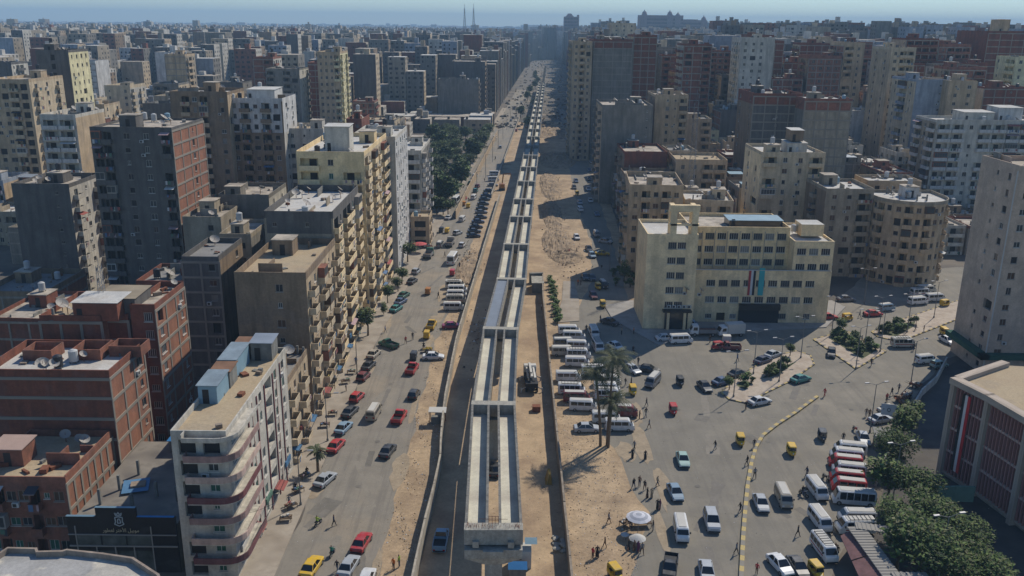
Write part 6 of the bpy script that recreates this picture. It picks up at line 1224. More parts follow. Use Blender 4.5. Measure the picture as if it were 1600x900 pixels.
V = [
('sedan','yellow',487,885,80,'bright yellow car at the bottom of the left road'),('sedan','silver',545,884,80,'silver car right behind the bright red car, bottom left road'),('sedan','red',565,847,80,'bright red car near the bottom of the left road'),('sedan','white',572,905,85,'white car cut off by the bottom edge on the left road'),
('sedan','silver',508,749,70,'dusty silver car parked beside the small leaning palm'),('sedan','dark',606,704,78,'dark car alone on the right side of the left road'),('sedan','red',525,696,78,'red parked car at the nearest end of the left kerb row'),('sedan','ltblue',537,668,76,'blue-silver parked car behind the red one at the left kerb'),
('sedan','dark',547,643,76,'dark grey parked car before the shiny red one at the left kerb'),('hatch','red',558,620,76,'shiny red parked car between dark cars at the left kerb'),('hatch','maroon',568,588,77,'maroon parked car at the left kerb by the single-arm lamp'),('sedan','black',576,571,77,'black parked car behind the maroon one'),('sedan','beige',584,553,77,'beige dusty car parked at the far end of the left kerb row'),
('minibus','beige',584,646,84,'beige minibus driving up the middle of the left road'),('pickup','red',624,651,82,'red pickup opposite the beige minibus'),('hatch','dark',647,616,82,'dark hatchback on the verge side of the left road'),('pickup','red',644,576,82,'dusty red pickup parked by the white sideways car'),('tuktuk','dark',647,557,84,'dark tuk-tuk in front of the dusty red pickup'),
('sedan','white',677,557,2,'white car parked crosswise on the sandy left verge'),('pickup','green',607,538,140,'green pickup turning across the left road'),('tuktuk','yellow',667,524,88,'yellow tuk-tuk beside the dull yellow pickup'),('pickup','yellow',674,508,85,'dull yellow pickup parked on the left verge'),('sedan','magenta',706,509,8,'dark pink car parked on the verge against the site wall'),
('minibus','white',709,481,2,'white minibus nearest in the crosswise row by the site wall'),('minibus','cream',713,470,2,'second minibus in the crosswise row by the site wall'),('minibus','white',714,462,2,'third minibus in the crosswise row by the site wall'),('minibus','white',715,454,2,'fourth minibus in the crosswise row by the site wall'),('minibus','cream',711,447,2,'farthest minibus in the crosswise row by the site wall'),
('tuktuk','orange',669,456,86,'orange tuk-tuk alone in the middle of the left road'),('sedan','teal',619,482,70,'turquoise parked car at the left kerb'),('sedan','blue',626,471,70,'dark blue parked car behind the turquoise one'),('sedan','green',631,461,72,'green parked car beyond the dark blue one'),('sedan','dark',644,439,75,'dark parked car under the trees at the left kerb'),('hatch','silver',650,424,78,'silver hatchback passing the leafy street tree'),
('flattruck','green',670,399,84,'green flatbed truck driving near the red parasol'),('bus','white',707,407,84,'white bus halted beside the litter heap'),('tuktuk','red',707,427,84,'red tuk-tuk behind the white bus by the litter heap'),('minivan','grey',687,383,84,'grey van at the crowded crossing of the left road'),('flattruck','beige',703,381,84,'beige flatbed truck at the crowded crossing'),('hatch','white',722,383,80,'white car beside the beige flatbed truck'),
('tuktuk','black',690,360,80,'black tuk-tuk pushing out by the yellow one'),('tuktuk','yellow',699,361,80,'yellow tuk-tuk next to the black one at the crossing'),('hatch','silver',715,364,60,'silver hatchback crossing beyond the yellow tuk-tuk'),('minivan','white',722,343,80,'white van driving away past the row of parked dark cars'),('sedan','white',701,340,74,'white car parked near the small rounded tree'),
('bus','white',712,315,82,'white bus farther up the left road near the park'),('sedan','red',725,310,80,'red car right of the farther white bus'),('tuktuk','orange',725,319,80,'orange tuk-tuk behind the farther red car'),('tuktuk','yellow',732,322,80,'yellow tuk-tuk by the farther traffic group'),('minivan','white',740,309,80,'white van in the farther traffic group'),('hatch','teal',743,298,80,'teal car ahead of the farther white van'),('hatch','maroon',746,291,80,'maroon car ahead of the teal one'),
('sedan','green',735,286,80,'dark green car driving along the park wall'),('minivan','ltblue',742,276,80,'pale blue van driving beside the park wall'),('sedan','silver',732,272,78,'silver car parked at the park pavement'),('sedan','dark',747,239,78,'small dark car far up the park pavement'),('dumptruck','brown',804,170,80,'big brown truck far up the left road'),('hatch','white',799,188,80,'tiny white car behind the big brown truck'),
('minibus','white',889,518,2,'farthest minibus in the lot left of the palms'),('minibus','white',897,527,-2,'second farthest minibus in the lot left of the palms'),('minibus','grey',882,538,4,'shaded grey minibus tucked in the lot behind the white one'),('minibus','white',903,542,-3,'white minibus with open door in the palm lot'),('minibus','cream',880,551,2,'minibus nearest the wall, between two offset rows of the palm lot'),('minibus','white',904,556,0,'minibus fifth back in the right row of the palm lot'),('minibus','white',902,568,-2,'minibus fourth back in the right row of the palm lot'),
('minibus','white',888,591,0,'white minibus alone near the wall, level with the palm crowns'),('minibus','white',893,611,-2,'white minibus directly behind the red one in the palm lot'),('minibus','maroon',901,623,-2,'dark red minibus in the palm lot'),('minibus','white',911,636,-4,'white minibus in front of the dark red one in the palm lot'),
('minibus','white',928,582,2,'minibus behind the left palm trunk, upper'),('minibus','cream',950,597,2,'minibus seen between the palm trunks, farthest'),('minibus','white',948,609,0,'minibus seen between the palm trunks, middle'),('minibus','white',950,619,0,'minibus seen between the palm trunks, nearest'),('sedan','silver',917,669,2,'silver car at the near end of the palm lot'),
('minibus','white',947,655,0,'white minibus at the palm foot, behind the nearest one'),('minibus','maroon',974,645,-5,'red and white minibus at the right edge of the palm lot'),('minibus','white',968,667,0,'nearest white minibus at the foot of the palms'),
('minibus','white',928,521,-86,'white minibus facing the square beyond the palm lot'),('minibus','white',934,543,-84,'white minibus facing the square, nearer of two in line'),('sedan','white',962,541,-60,'white car turning near the shadow edge'),('sedan','silver',988,577,-62,'silver car stopped beside the palm crown'),('sedan','black',1013,577,-20,'long black car beside the silver one by the palms'),('minibus','grey',1020,597,-118,'silver minibus crossing diagonally below the black car'),
('tuktuk','yellow',989,612,-88,'yellow tuk-tuk beside the palm lot'),('tuktuk','dark',1063,598,-88,'dark tuk-tuk in the middle of the square'),('tuktuk','red',1052,642,-90,'red tuk-tuk in the middle of the square'),('sedan','dark',1101,604,-80,'dark green-grey car near the first island'),('sedan','blue',1129,596,30,'violet-grey car parked at the first island tip'),('sedan','black',1153,584,30,'black car parked along the first island'),('sedan','navy',1192,563,38,'dark blue car beside the first island'),
('sedan','silver',1208,554,38,'silver car ahead of the dark blue one at the first island'),('sedan','white',1187,627,24,'white car parked below the first island'),('minivan','ltblue',1076,508,5,'pale blue van in the shade by the government entrance'),('sedan','white',1040,528,8,'white car in the sun edge by the government building'),('minibus','white',1064,532,8,'white minibus in the sun before the government building'),('dumptruck','white',1098,520,180,'dump truck with rusty bed before the government building'),
('boxtruck','white',1141,521,190,'white box truck before the government shopfront'),('pickup','maroon',1139,542,176,'dark red pickup stacked with a white load'),('tuktuk','red',1119,542,200,'red tuk-tuk beside the loaded pickup'),
('tuktuk','yellow',942,477,-86,'yellow tuk-tuk coming down the right street'),('hatch','maroon',927,462,-84,'maroon car on the right street by the pavement'),('sedan','dark',953,503,-40,'dark car in the shade left of the government building'),('hatch','ltblue',925,399,-80,'pale blue car on the sunlit patch of the right street'),('sedan','dark',914,433,-84,'dark car on the right street, left of its pair'),('sedan','dark',925,434,-84,'dark green car on the right street, right of its pair'),
('minivan','dark',943,446,-80,'dark van beside the corner garden'),('tuktuk','yellow',935,449,-80,'yellow tuk-tuk next to the dark van'),('minivan','grey',932,367,-84,'grey van in the shade of the right street'),('hatch','white',901,371,-84,'white car in the shade by the earth heap'),('sedan','silver',946,377,-30,'silver car parked under the wedge block'),('sedan','yellow',941,396,0,'yellow cab in the right street shade'),('sedan','black',920,389,-84,'black car in the right street shade'),
('minivan','white',907,328,-84,'white van farther in the right street shade'),('hatch','silver',906,317,-84,'silver car farther in the right street shade'),('tuktuk','yellow',902,303,-84,'yellow tuk-tuk deep in the right street shade'),('hatch','dark',897,293,-84,'dark car deep in the right street shade'),('hatch','blue',900,283,-84,'blue car deep in the right street shade'),
('sedan','ltgreen',1067,718,-92,'pale green car driving down the square'),('sedan','ltblue',1055,769,-86,'blue-silver car with sunroof driving down the square'),('minibus','white',1064,830,-94,'white minibus driving down the square near the parasols'),('suv','silver',1112,815,-93,'silver estate car right of the white minibus on the square'),('pickup','black',1047,886,-104,'black open pickup at the bottom of the square'),('sedan','silver',1104,893,-95,'silver car cut off by the bottom edge of the square'),
('tuktuk','yellow',962,898,-70,'yellow tuk-tuk at the bottom edge near the sand'),('tuktuk','yellow',1157,690,-95,'yellow tuk-tuk left of the striped divider'),('sedan','silver',1189,786,-93,'silver car just right of the striped divider'),('minibus','beige',1224,779,-93,'beige minibus on the lane right of the divider'),('minibus','white',1276,767,-86,'topmost white minibus in the waiting file'),('minibus','white',1281,815,-85,'middle white minibus in the waiting file'),('minibus','white',1287,860,-84,'nearest white minibus in the waiting file'),
('sedan','white',1219,882,-75,'white car at the bottom, right of the divider'),('sedan','black',1247,886,-85,'small black car beside the white car at the bottom'),('tuktuk','yellow',1276,894,-80,'yellow and black tuk-tuk at the bottom below the waiting file'),
('minibus','white',1328,704,168,'farthest white minibus in the slanted row by the grove'),('minibus','white',1322,714,168,'second white minibus in the slanted row by the grove'),('minibus','red',1320,725,168,'farthest red minibus in the slanted row'),('minibus','white',1326,737,168,'white minibus between red ones in the slanted row'),('minibus','red',1322,749,168,'middle red minibus in the slanted row'),('minibus','red',1325,762,168,'nearest red minibus in the slanted row'),
('bus','white',1333,781,172,'long white minibus at the end of the slanted row',.82),('minibus','white',1338,811,178,'white minibus below the slanted row by the tree'),('minibus','white',1336,826,182,'white minibus against the ribbed tin roof'),('tuktuk','yellow',1237,706,-95,'yellow tuk-tuk with a white pole on the divider lane'),('tuktuk','dark',1285,683,-100,'dark tuk-tuk above the slanted minibus row'),('sedan','silver',1349,685,-100,'silver car behind the small grey kiosk'),
('hatch','black',1299,552,-110,'black car between the first and triangular islands'),('sedan','teal',1251,592,30,'dark teal car below the first island'),('minibus','cream',1411,538,2,'cream minibus passing the triangular island corner'),('minivan','white',1446,563,15,'white van by the canopy shops'),('hatch','ltgreen',1467,570,20,'pale green hatchback before the green canopy'),('sedan','cream',1390,640,20,'cream car parked by the white sign board'),('sedan','silver',1376,655,20,'silver-blue car beside the white sign board'),
('sedan','red',1364,490,10,'red car driving behind the triangular island'),('minivan','ltblue',1385,482,20,'pale blue van behind the red car'),('minibus','white',1434,472,15,'white minibus in the far row by the terraced block, left'),('minibus','white',1461,467,10,'white minibus in the far row by the terraced block, right'),('minibus','white',1438,459,10,'white minibus parked in the shade behind the far row'),('minibus','cream',1447,454,10,'cream minibus farthest in the shade behind the far row'),
('tuktuk','yellow',1477,475,20,'yellow tuk-tuk at the far end of the farther island'),('tuktuk','yellow',1476,520,-90,'yellow tuk-tuk near the corner tower'),('sedan','white',1481,532,-80,'white car near the foot of the corner tower'),('sedan','red',1294,495,5,'red car in front of the government end block'),('tuktuk','yellow',1325,497,10,'yellow tuk-tuk in front of the government end block'),('sedan','grey',1322,467,5,'grey car in the shade behind the government end block'),
('pickup','ltblue',689,843,88,'dusty white pickup in the shaded haul road beside the viaduct'),('sedan','black',773,733,88,'black car on the sand seen through the viaduct gap'),
('motorcycle','red',662,541,95,'motorcycle passing the vendor cart on the left road'),('motorcycle','black',990,548,-80,'motorcycle in the sun beyond the palms'),('motorcycle','dark',497,815,70,'motorcycle at the left pavement near the bottom'),('motorcycle','green',519,862,80,'motorcycle in the road beside the yellow car'),('motorcycle','dark',1256,770,-60,'motorcycle beside the waiting minibuses'),('motorcycle','black',1290,745,-80,'motorcycle left of the slanted minibus row'),('motorcycle','black',774,247,80,'distant motorcycle on the left road'),('motorcycle','red',1337,670,-80,'motorcycle by the sign board'),
]
for i, e in enumerate(V):
    if e[0] == 'minibus' and e[1] in ('white','cream') and i%3 == 0: e = ('minibus_b',)+e[1:]
    veh(*e[:6], **({'s': e[6]} if len(e) > 6 else {}))
rows = [(773,272),(771,281),(770,289),(764,298),(760,305),(757,311),(755,318),(753,325),(752,331),(751,339),(747,346),(744,354),(741,361),(740,368)]
for i, (px, py) in enumerate(rows): veh('minibus' if i < 2 else 'sedan', 'white' if i < 2 else ('dark','black','grey','dark','navy','black')[i%6], px, py, 8, '%s parked crosswise against the road wall, %s from the far end' % ('white minibus' if i < 2 else 'dark car', ORD[i]))
r = random.Random(6)
for i in range(16):
    y = 470+i*38; veh(r.choice(['sedan','minibus','hatch']), r.choice(['white','silver','dark','red']), 0, 0, 88, 'small far vehicle on the left road, %s beyond the park' % ORD[i], xy=(r.uniform(-25,-14)+drift(y), y))
for i in range(14):
    y = 300+i*24; veh(r.choice(['sedan','minibus','hatch']), r.choice(['white','silver','dark','blue']), 0, 0, -88, 'small far vehicle on the shaded right street, %s up the street' % ORD[i], xy=(r.uniform(22,28)+drift(y), y))
v = at(1139,540); o = MB(); o.rbox(0,0,1.6,1.4,1.1,2.3); tag(o.build('wrapped_load', M_framew, None, loc=(v.x-.6, v.y, 0), rz=rad(176)), 'white wrapped load stacked on the dark red pickup', 'load')
for T in TPL.values():
    for c in [c for c in COL.objects if c.parent is T]: bpy.data.objects.remove(c)
    bpy.data.objects.remove(T)
# crane truck
v = at(829,600); T = thing('crane_truck', 'white mobile crane truck with folded booms parked between viaduct and wall', 'crane truck', (v.x, v.y, 0), rad(92))
mb = MB(); mb.box(-4.6,3,-.55,.55,.6,1.1); mb.build('chassis', M_trim, T); mb = MB(); mb.loft([bring(2.6,1.15,.6,2.4),bring(2.8,1.18,.6,2.6),bring(4.1,1.18,.6,2.5),bring(4.5,1.1,.6,1.5)]); mb.build('cab', M_framew, T)
mb = MB(); mb.q((4.42,-.95,1.5),(4.42,.95,1.5),(4.13,.95,2.35),(4.13,-.95,2.35)); mb.build('windscreen', M_cg, T); mb = MB(); mb.box(-4.6,-3.2,-1.1,1.1,1.1,2.0); mb.build('rear_hopper', M_trim, T)
mb = MB(); mb.box(-3.2,2.4,-1.15,1.15,1.1,1.35); mb.build('deck', M_trim, T)
for (y0, y1, z, a, b_) in ((-.25,.25,2.7,-3.6,4.0),(-.85,-.45,2.3,-3.2,3.4),(.45,.8,2.3,-2.6,3.6),(-.05,.3,3.3,-3.0,2.2)): mb = MB(); mb.hexa([(a,y0,z),(b_,y0+.1,z-.3),(b_,y1,z-.3),(a,y1,z)],[(a,y0,z+.35),(b_,y0+.1,z),(b_,y1,z),(a,y1,z+.35)]); mb.build('boom', M_framew, T)
for x in (-3.6,-2.4,2.2,3.5):
    for s in (-1,1): put(WH2, 'wheel', T, (x, s*1.0, .42))
for x, s in ((-3.9,-1),(-3.9,1),(1.4,-1),(1.4,1)): mb = MB(); mb.tube((x,s*1.0,1.1),(x,s*1.9,.6),.1,5); mb.tube((x,s*1.9,0),(x,s*1.9,.9),.12,5); mb.build('outrigger', M_framew, T)
# small excavator far on the haul road
v = at(796,297); T = thing('excavator', 'small dark excavator with raised arm beside the far viaduct spans', 'excavator', (v.x-3, v.y, 0)); mb = MB(); mb.box(-1.2,1.2,-1.6,1.6,0,.9); mb.build('tracks', M_trim, T); mb = MB(); mb.box(-1.1,1.1,-1.4,1.0,.9,2.6); mb.build('cab', PM['orange'], T); mb = MB(); mb.tube((0,1,1.6),(.5,2.5,6),.25,5); mb.tube((.5,2.5,6),(3.4,2.8,6.3),.2,5); mb.tube((3.4,2.8,6.3),(3.7,2.8,4),.15,5); mb.build('arm', PM['orange'], T)
# handcarts
for i, (px, py) in enumerate(((1406,628),(1416,622),(1412,636),(1430,606))):
    v = at(px, py); T = thing('handcart', 'wooden handcart by the courtyard wall, %s from the sign board' % ORD[i], 'cart', (v.x, v.y, 0), i*.8); mb = MB(); mb.box(-1,1,-.6,.6,.6,.72); mb.box(-1,1,-.6,-.55,.72,1); mb.box(-1,1,.55,.6,.72,1); mb.build('bed', M_rust, T)
    for s in (-1,1): put(WH2, 'wheel', T, (0, s*.7, .42))
    mb = MB(); mb.tube((1,-.4,.65),(1.9,-.35,.8),.03,4); mb.tube((1,.4,.65),(1.9,.35,.8),.03,4); mb.build('shafts', M_bark, T, kind='stuff'); mb = MB(); r = random.Random(i)
    for k in range(8): mb.rbox(r.uniform(-.8,.8), r.uniform(-.4,.4), .4, .3, .72, .95+r.random()*.2, r.random())
    mb.build('goods', [M_r2, M_r1][i%2], T, kind='stuff')
v = at(662,549); T = thing('vendor_cart', 'vendor cart loaded with yellow fruit in the left road', 'cart', (v.x+.8, v.y-.5, 0)); mb = MB(); mb.box(-1,1,-.7,.7,.6,.75); mb.build('bed', M_bark, T); mb = MB(); r = random.Random(2)
for k in range(24): x, y = r.uniform(-.85,.85), r.uniform(-.55,.55); mb.tube((x,y,.75),(x,y,.95),.12,6)
mb.build('fruit', [mat('yellow_fruit', (.5,.36,.06), var=.2)], T, kind='stuff')
for s in (-1,1): put(WH2, 'wheel', T, (0, s*.75, .42))
# ================================================================ people
M_skin = mat('skin', (.30,.17,.10), var=0, rough=.7); M_hair = mat('dark_hair', (.02,.016,.014), var=0)
def person_mesh(pose):
    st = {'stand': (.09,.09,0,0,.12,.12), 'walk': (.09,.09,.28,-.26,.24,-.2), 'walk2': (.08,.09,-.2,.3,-.18,.3), 'ride': None}[pose] if pose != 'robe' else (.06,.06,.08,-.06,.05,.1)
    V_ = []; R_ = []; E_ = []
    def v(x, y, z, r1, r2=None): V_.append((x, y, z)); R_.append((r1, r2 or r1)); return len(V_)-1
    pel = v(0,0,.93,.15,.12); ab = v(0,0,1.08,.14,.11); ch = v(0,.01,1.30,.17,.12); nk = v(0,.01,1.47,.06); hd0 = v(0,.03,1.58,.085,.095); hd = v(0,.03,1.68,.08,.09)
    E_ += [(pel,ab),(ab,ch),(ch,nk),(nk,hd0),(hd0,hd)]
    if pose == 'ride': legs = ((.12,.42,.86,.45,.45,.45),(.12,.42,.86,.45,.45,.45)); arms = ((.22,.18,1.15,.2,.5,1.1),)*2
    for i, s in enumerate((-1, 1)):
        if pose == 'ride': hip = v(s*.11,.02,.88,.10); kn = v(s*.2,.4,.80,.075); an = v(s*.18,.34,.42,.05); ft = v(s*.18,.48,.38,.045); el = v(s*.27,.16,1.14,.045); ha = v(s*.27,.42,1.08,.035)
        else:
            sw = st[2+i]; aw = st[4+(1-i)]
            hip = v(s*.1,0,.86,.10); kn = v(s*.1,sw*.55,.48,.07 if pose != 'robe' else .13); an = v(s*.1,sw-.03,.09,.048 if pose != 'robe' else .15); ft = v(s*.11,sw+.13,.05,.045)
            el = v(s*.27,aw*.3-.03,1.12,.045); ha = v(s*.28,aw*.7+.05,.88,.035)
        sh = v(s*.19,.0,1.40,.065); fg = v(V_[ha][0], V_[ha][1]+.03, V_[ha][2]-.09, .03, .022)
        E_ += [(pel,hip),(hip,kn),(kn,an),(an,ft),(ch,sh),(sh,el),(el,ha),(ha,fg)]
    me = bpy.data.meshes.new('sk'); me.from_pydata(V_, E_, []); o = bpy.data.objects.new('sk', me); COL.objects.link(o); md = o.modifiers.new('s', 'SKIN'); 
    for i, rr in enumerate(R_): me.skin_vertices[0].data[i].radius = rr; me.skin_vertices[0].data[i].use_root = (i == 0)
    ss = o.modifiers.new('ss', 'SUBSURF'); ss.levels = 1; ss.render_levels = 1
    dg = bpy.context.evaluated_depsgraph_get(); dg.update(); m2 = bpy.data.meshes.new_from_object(o.evaluated_get(dg)); bpy.data.objects.remove(o)
    m2.materials.clear()
    for m_ in (CLOTH[1], CLOTH[4], M_skin, M_hair): m2.materials.append(m_)
    for p in m2.polygons:
        c = p.center; z = c.z
        if z > 1.66 or (z > 1.56 and c.y < .02): k = 3
        elif z > 1.46: k = 2
        elif abs(c.x) > .2 and z < .93 and pose != 'ride': k = 2
        elif z > (.95 if pose != 'ride' else .93): k = 0
        elif z > .09 and not (pose == 'ride' and z < .42): k = 1
        else: k = 3
        if pose == 'robe' and k == 1: k = 0
        p.material_index = k; p.use_smooth = True
    return m2
PMH = {p: person_mesh(p) for p in ('stand','walk','walk2','robe','ride')}
CL = {'black':(.02,.02,.022),'white':(.55,.55,.53),'blue':(.07,.13,.28),'grey':(.18,.18,.19),'red':(.40,.04,.04),'orange':(.55,.14,.02),'lime':(.35,.48,.06),'brown':(.14,.08,.05),'green':(.03,.18,.12),'purple':(.13,.04,.10),'navy':(.02,.03,.07),'beige':(.34,.28,.19)}
CM = {k: mat('clothes_'+k, c, rough=.9, var=.1) for k, c in CL.items()}
np_ = [0]
def person(px, py, top, label, pose='walk', leg='black', hd=0, z=0.012):
    v = at(px, py); o = put(PMH[pose], 'person', None, (v.x, v.y, z), rad(hd)); np_[0] += 1; s = .96+.08*((np_[0]*7)%5)/4; o.scale = (s, s, s)
    for i, m_ in ((0, CM[top]), (1, CM[leg])): o.material_slots[i].link = 'OBJECT'; o.material_slots[i].material = m_
    tag(o, label, 'person', 'people on the streets')
PP = [
(615,890,'orange','person in orange vest standing by the near site wall','stand'),(624,886,'lime','person in lime vest beside the orange one by the site wall','stand'),(527,893,'black','person in black walking behind the silver car, bottom left','walk'),(522,822,'navy','person in dark blue walking alone on the lower left road','walk'),(485,680,'grey','person in grey leaning near the left shops','stand'),(496,715,'brown','person in brown at the pavement palm','stand'),(501,713,'red','person in red at the pavement palm','stand'),(480,745,'black','person in black by the leaning palm','walk'),(462,770,'black','person in black on the pavement below the lamp','walk'),(452,790,'grey','person in grey walking along the pink block shops','walk2'),
(634,537,'red','person in red walking before the vendor cart','walk'),(645,531,'black','person in black behind the vendor cart','stand'),(602,520,'blue','person in blue under the street tree','walk'),(556,570,'blue','person in blue by the pavement lamp','walk2'),(541,612,'navy','person in navy against the tenement shops','stand'),(685,466,'black','person in black walking on the verge near the minibuses','walk'),(695,402,'black','person in black crossing by the white bus','walk'),(694,388,'navy','person in navy crossing near the grey van','walk2'),(677,371,'grey','person in grey by the black tuk-tuk','stand'),(732,315,'black','person in black crossing among the farther traffic','walk'),(757,284,'beige','person in beige on the road wall side up the left road','walk'),(718,419,'black','person in black at the litter heap','stand'),
(1317,0,'black','','skip'),
(991,703,'grey','person in grey walking at the lot corner beside the palms','walk'),(988,716,'black','robed person in black walking below the palms','robe'),(1008,718,'black','robed person in black with pale scarf on the square','robe'),(990,763,'black','person in black, left of the group by the sand edge','walk'),(999,760,'brown','person in brown in the group by the sand edge','stand'),(1007,766,'black','person in black stepping right of the group by the sand edge','walk2'),(1011,778,'black','robed person in the cluster above the parasol','robe'),(1018,778,'beige','person in beige in the cluster above the parasol','robe'),(1027,760,'beige','person in beige walking away from the cluster','walk'),(1027,797,'black','robed person in black right of the parasol','robe'),(1031,796,'purple','robed person in purple beside the black robe','robe'),
(951,818,'grey','person in grey walking alone over the sand','walk'),(945,856,'maroon' if 0 else 'brown','person in brown walking on the lower sand','walk2'),(926,873,'red','person in red leg and dark top on the lower sand','stand'),(933,871,'black','robed person in black on the lower sand','robe'),(1020,830,'black','person in black standing right of the stall','stand'),(982,860,'black','robed person at the lower stall, left','robe'),(991,861,'brown','robed person at the lower stall, middle','robe'),(997,863,'purple','robed person in purple at the lower stall','robe'),(1003,866,'grey','person in grey leaving the lower stall','walk'),(985,826,'brown','person in brown seated among the stall bundles','stand'),
(1117,703,'black','person in black alone on the middle of the square','walk'),(1178,700,'black','person in black at the bend of the striped divider','walk'),(1167,727,'black','person in dark clothes left of the striped divider, upper','walk2'),(1179,747,'grey','person in grey just right of the striped divider','walk'),(1156,801,'black','person in black beside the divider, middle','walk'),(1150,866,'grey','person in grey beside the divider near the bottom','walk'),(1182,897,'red','person in red at the bottom right of the divider','stand'),(1246,838,'black','person in black crossing the lane below the beige minibus','walk'),(1260,745,'navy','person in navy walking above the waiting minibuses','walk'),(1301,835,'beige','person in beige between waiting file and grove','walk'),(1307,870,'black','person in black beside the nearest waiting minibus','stand'),(1304,865,'brown','person in brown beside the nearest waiting minibus','stand'),
(1317,690,'black','person in black just above the slanted row','walk'),(1288,620,'white' if 0 else 'red','person with red trousers walking near the divider tip','walk','red'),(1353,651,'brown','person in brown beside the lamp near the sign board, left','stand'),(1358,653,'brown','person in brown beside the lamp near the sign board, right','stand'),(1393,618,'black','person in black walking by the handcarts','walk'),(1404,612,'grey','person in grey between the handcarts','walk2'),(1385,628,'red','person in red shirt near the cream car','stand'),(1427,548,'black','person in black behind the cream minibus','walk'),(1361,572,'black','person in black at the lower edge of the triangular island','walk'),(1443,519,'brown','person in brown on the far island kerb','stand'),(1430,517,'grey','person in grey on the far island paving','walk'),(1346,536,'grey','person in grey beside the triangular island bed','stand'),(1348,497,'black','person in black walking behind the yellow tuk-tuk','walk'),(1343,496,'grey','person in grey behind the yellow tuk-tuk','walk2'),
(1152,565,'blue','person in blue by the first lamp of the island','walk'),(1165,640,'black','person in black below the white parked car','stand'),(1109,536,'black','person in black near the dump truck','walk'),(1124,524,'brown','person in brown behind the box truck','stand'),(997,570,'black','person in black behind the long black car','stand'),(977,603,'black','person in black beside the palm crown, left','walk'),(986,602,'black','robed person in black beside the palm crown, right','robe'),(916,519,'black','person in black by the minibuses at the lot entrance','walk'),(938,503,'black','person in black crossing the lit patch of the right street','walk'),(971,523,'beige','person in beige standing at the shade edge','stand'),(990,522,'orange','person in orange in the shade by the hedge','stand'),(1010,635,'black','person in black with long shadow near the red tuk-tuk','walk'),(1009,651,'black','person in black below the red minibus','walk2'),(994,652,'grey','person in grey at the side of the red minibus','stand'),(999,655,'brown','person in brown at the side of the red minibus','stand'),(1014,669,'grey','person in grey walking away from the palm lot','walk'),(972,650,'blue','person in blue leaning on the red minibus','stand'),
(873,400,'black','person in black on the sunlit strip, left of the trio','walk'),(883,398,'brown','person in the trio on the sunlit strip, left','stand'),(886,398,'black','person in the trio on the sunlit strip, middle','stand'),(889,397,'red','person in the trio on the sunlit strip, right','stand'),(901,395,'black','person in black alone on the sunlit strip','walk'),(903,446,'orange','person in orange on the right pavement','stand'),(907,446,'brown','person in brown on the right pavement','walk'),(846,485,'white','person in white by the wall on the works yard','stand'),(940,422,'black','person in black on the right street crossing','walk'),
]
for e in PP:
    if e[4] == 'skip': continue
    person(e[0], e[1], e[2], e[3], e[4], e[5] if len(e) > 5 else ('black','navy','grey','brown')[(e[0]*3+e[1])%4], hd=(e[0]*37+e[1]*11)%360)
for px, py, c, lab, hd in ((497,815,'lime','rider in lime helmet cover on the motorcycle by the left pavement',70),(519,862,'green','rider in green on the motorcycle beside the yellow car',80),(990,548,'black','rider in black on the motorcycle beyond the palms',-80),(662,541,'black','rider in black on the motorcycle by the vendor cart',95),(1256,770,'black','rider in black on the motorcycle beside the waiting minibuses',-60),(774,247,'black','rider on the distant motorcycle of the left road',80)):
    v = at(px, py, .55); o = put(PMH['ride'], 'person', None, (v.x, v.y, -.08), rad(hd-90))
    for i, m_ in ((0, CM[c]), (1, CM['navy'])): o.material_slots[i].link = 'OBJECT'; o.material_slots[i].material = m_
    a = rad(hd); o.location.x -= .25*math.cos(a); o.location.y -= .25*math.sin(a); tag(o, lab, 'person', 'motorcycle riders')
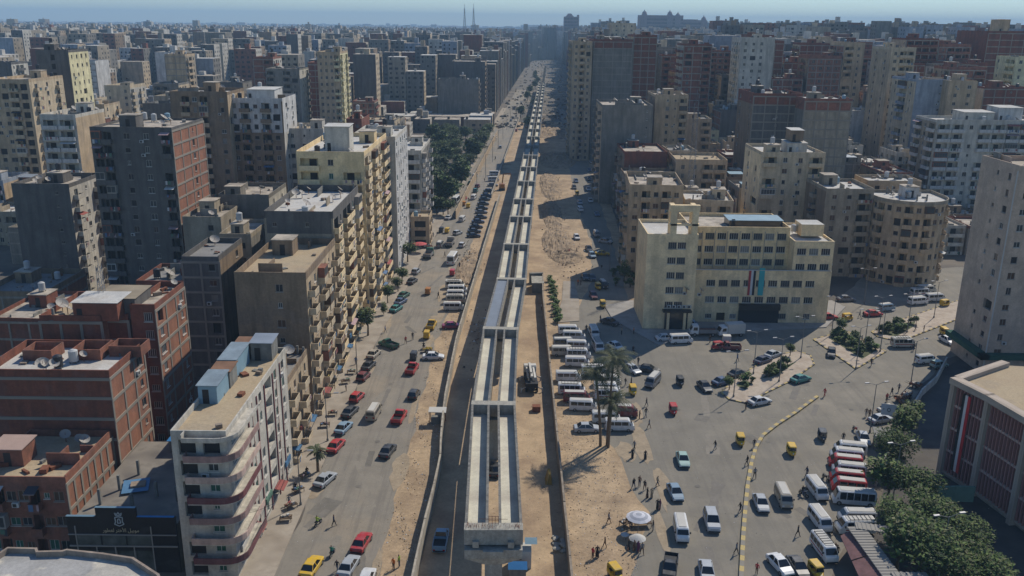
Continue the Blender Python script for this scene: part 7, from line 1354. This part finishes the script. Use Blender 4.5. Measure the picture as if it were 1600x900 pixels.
# ---------------------------------------------------------------- overhead cables and small street litter
M_cable = mat('black_cable', (.02,.02,.02), var=0)
def cable(a, b_, sag, mb, rr=.022):
    a = Vector(a); b_ = Vector(b_); p = a
    for k in range(1, 7): t = k/6; q = a.lerp(b_, t)-Vector((0,0,sag*4*t*(1-t))); mb.tube(p, q, rr, 3, cap=False); p = q
T = thing('overhead_cables', 'thin sagging cables strung between the left pavement lamps and the houses', 'cables', (-31, 60, 0)); r = random.Random(3)
pts_ = [(-29.0, y, 7.6) for y in (86, 107, 129, 155, 182, 210)]
for k, (a, b_) in enumerate(zip(pts_, pts_[1:])):
    for j in range(2): mb = MB(); cable(Vector(a)+Vector((31-.3*j,-60,-.3*j)), Vector(b_)+Vector((31-.3*j,-60,-.3*j)), .5+.2*j, mb); mb.build('cable', M_cable, T)
for k in range(7): y = 95+k*16; mb = MB(); cable((31-29, y-60, 7.4), (31-32.8, y-60+r.uniform(-4,4), r.uniform(5,9)), .3, mb); mb.build('cable', M_cable, T)
S = [(r.uniform(-33,-16), r.uniform(85,210), .16 if 0 else .012, r.choice([.04,.05,.07])) for k in range(500)]+[(r.uniform(16,70), r.uniform(95,185), .012, r.choice([.04,.05,.07])) for k in range(700)]
rocks('street_litter', 'scraps of litter scattered over the road and the square', S, [M_r4, M_r1, M_r3])
M_sk = mat('shop_sign_blue', (.06,.14,.24), var=.3); SG = [M_sk, CLOTH[2], CLOTH[5], mat('shop_sign_yellow', (.40,.31,.12), var=.2), M_framew, M_void]
for i in range(22):     # shop awnings and sign boxes on the left pavement
    y = 93+i*5.4+r.uniform(-.6,.6); mb = MB(); c = r.randrange(5); L = r.uniform(1.6,2.8)
    if i%2: mb.hexa([(0,-L/2,-.5),(1.2,-L/2,-.75),(1.2,L/2,-.75),(0,L/2,-.5)],[(0,-L/2,-.44),(1.2,-L/2,-.69),(1.2,L/2,-.69),(0,L/2,-.44)])
    else: mb.box(0,.22,-L/2,L/2,-.3,.5)
    cn = ('blue','red','green','yellow','white')[c]
    tag(mb.build('shop_awning' if i%2 else 'shop_sign', SG[c], None, loc=(-32.7 if y > 135 else -32.25 if y < 118 else -32.8, y, 2.9)), '%s shop %s on the left pavement, %s from near end' % (cn, 'awning' if i%2 else 'sign', ORD[i] if i < 18 else ORD[i-18]+' past the block'), 'awning' if i%2 else 'shop sign', 'shop fronts of the left pavement')
for i, (px, py, c) in enumerate(((476,748,1),(466,770,5),(455,795,0),(447,815,4),(520,650,2),(508,668,1),(540,600,3),(549,585,5))):
    v = at(px, py); stall('small goods display %s on the left pavement, %s from the near end' % (('of crates','under cloth')[i%2], ORD[i]), px, py, 1.6, 1.0, M_bark, r.random(), [CLOTH[c%6], M_r1, CLOTH[(c+2)%6], M_r2], 8)
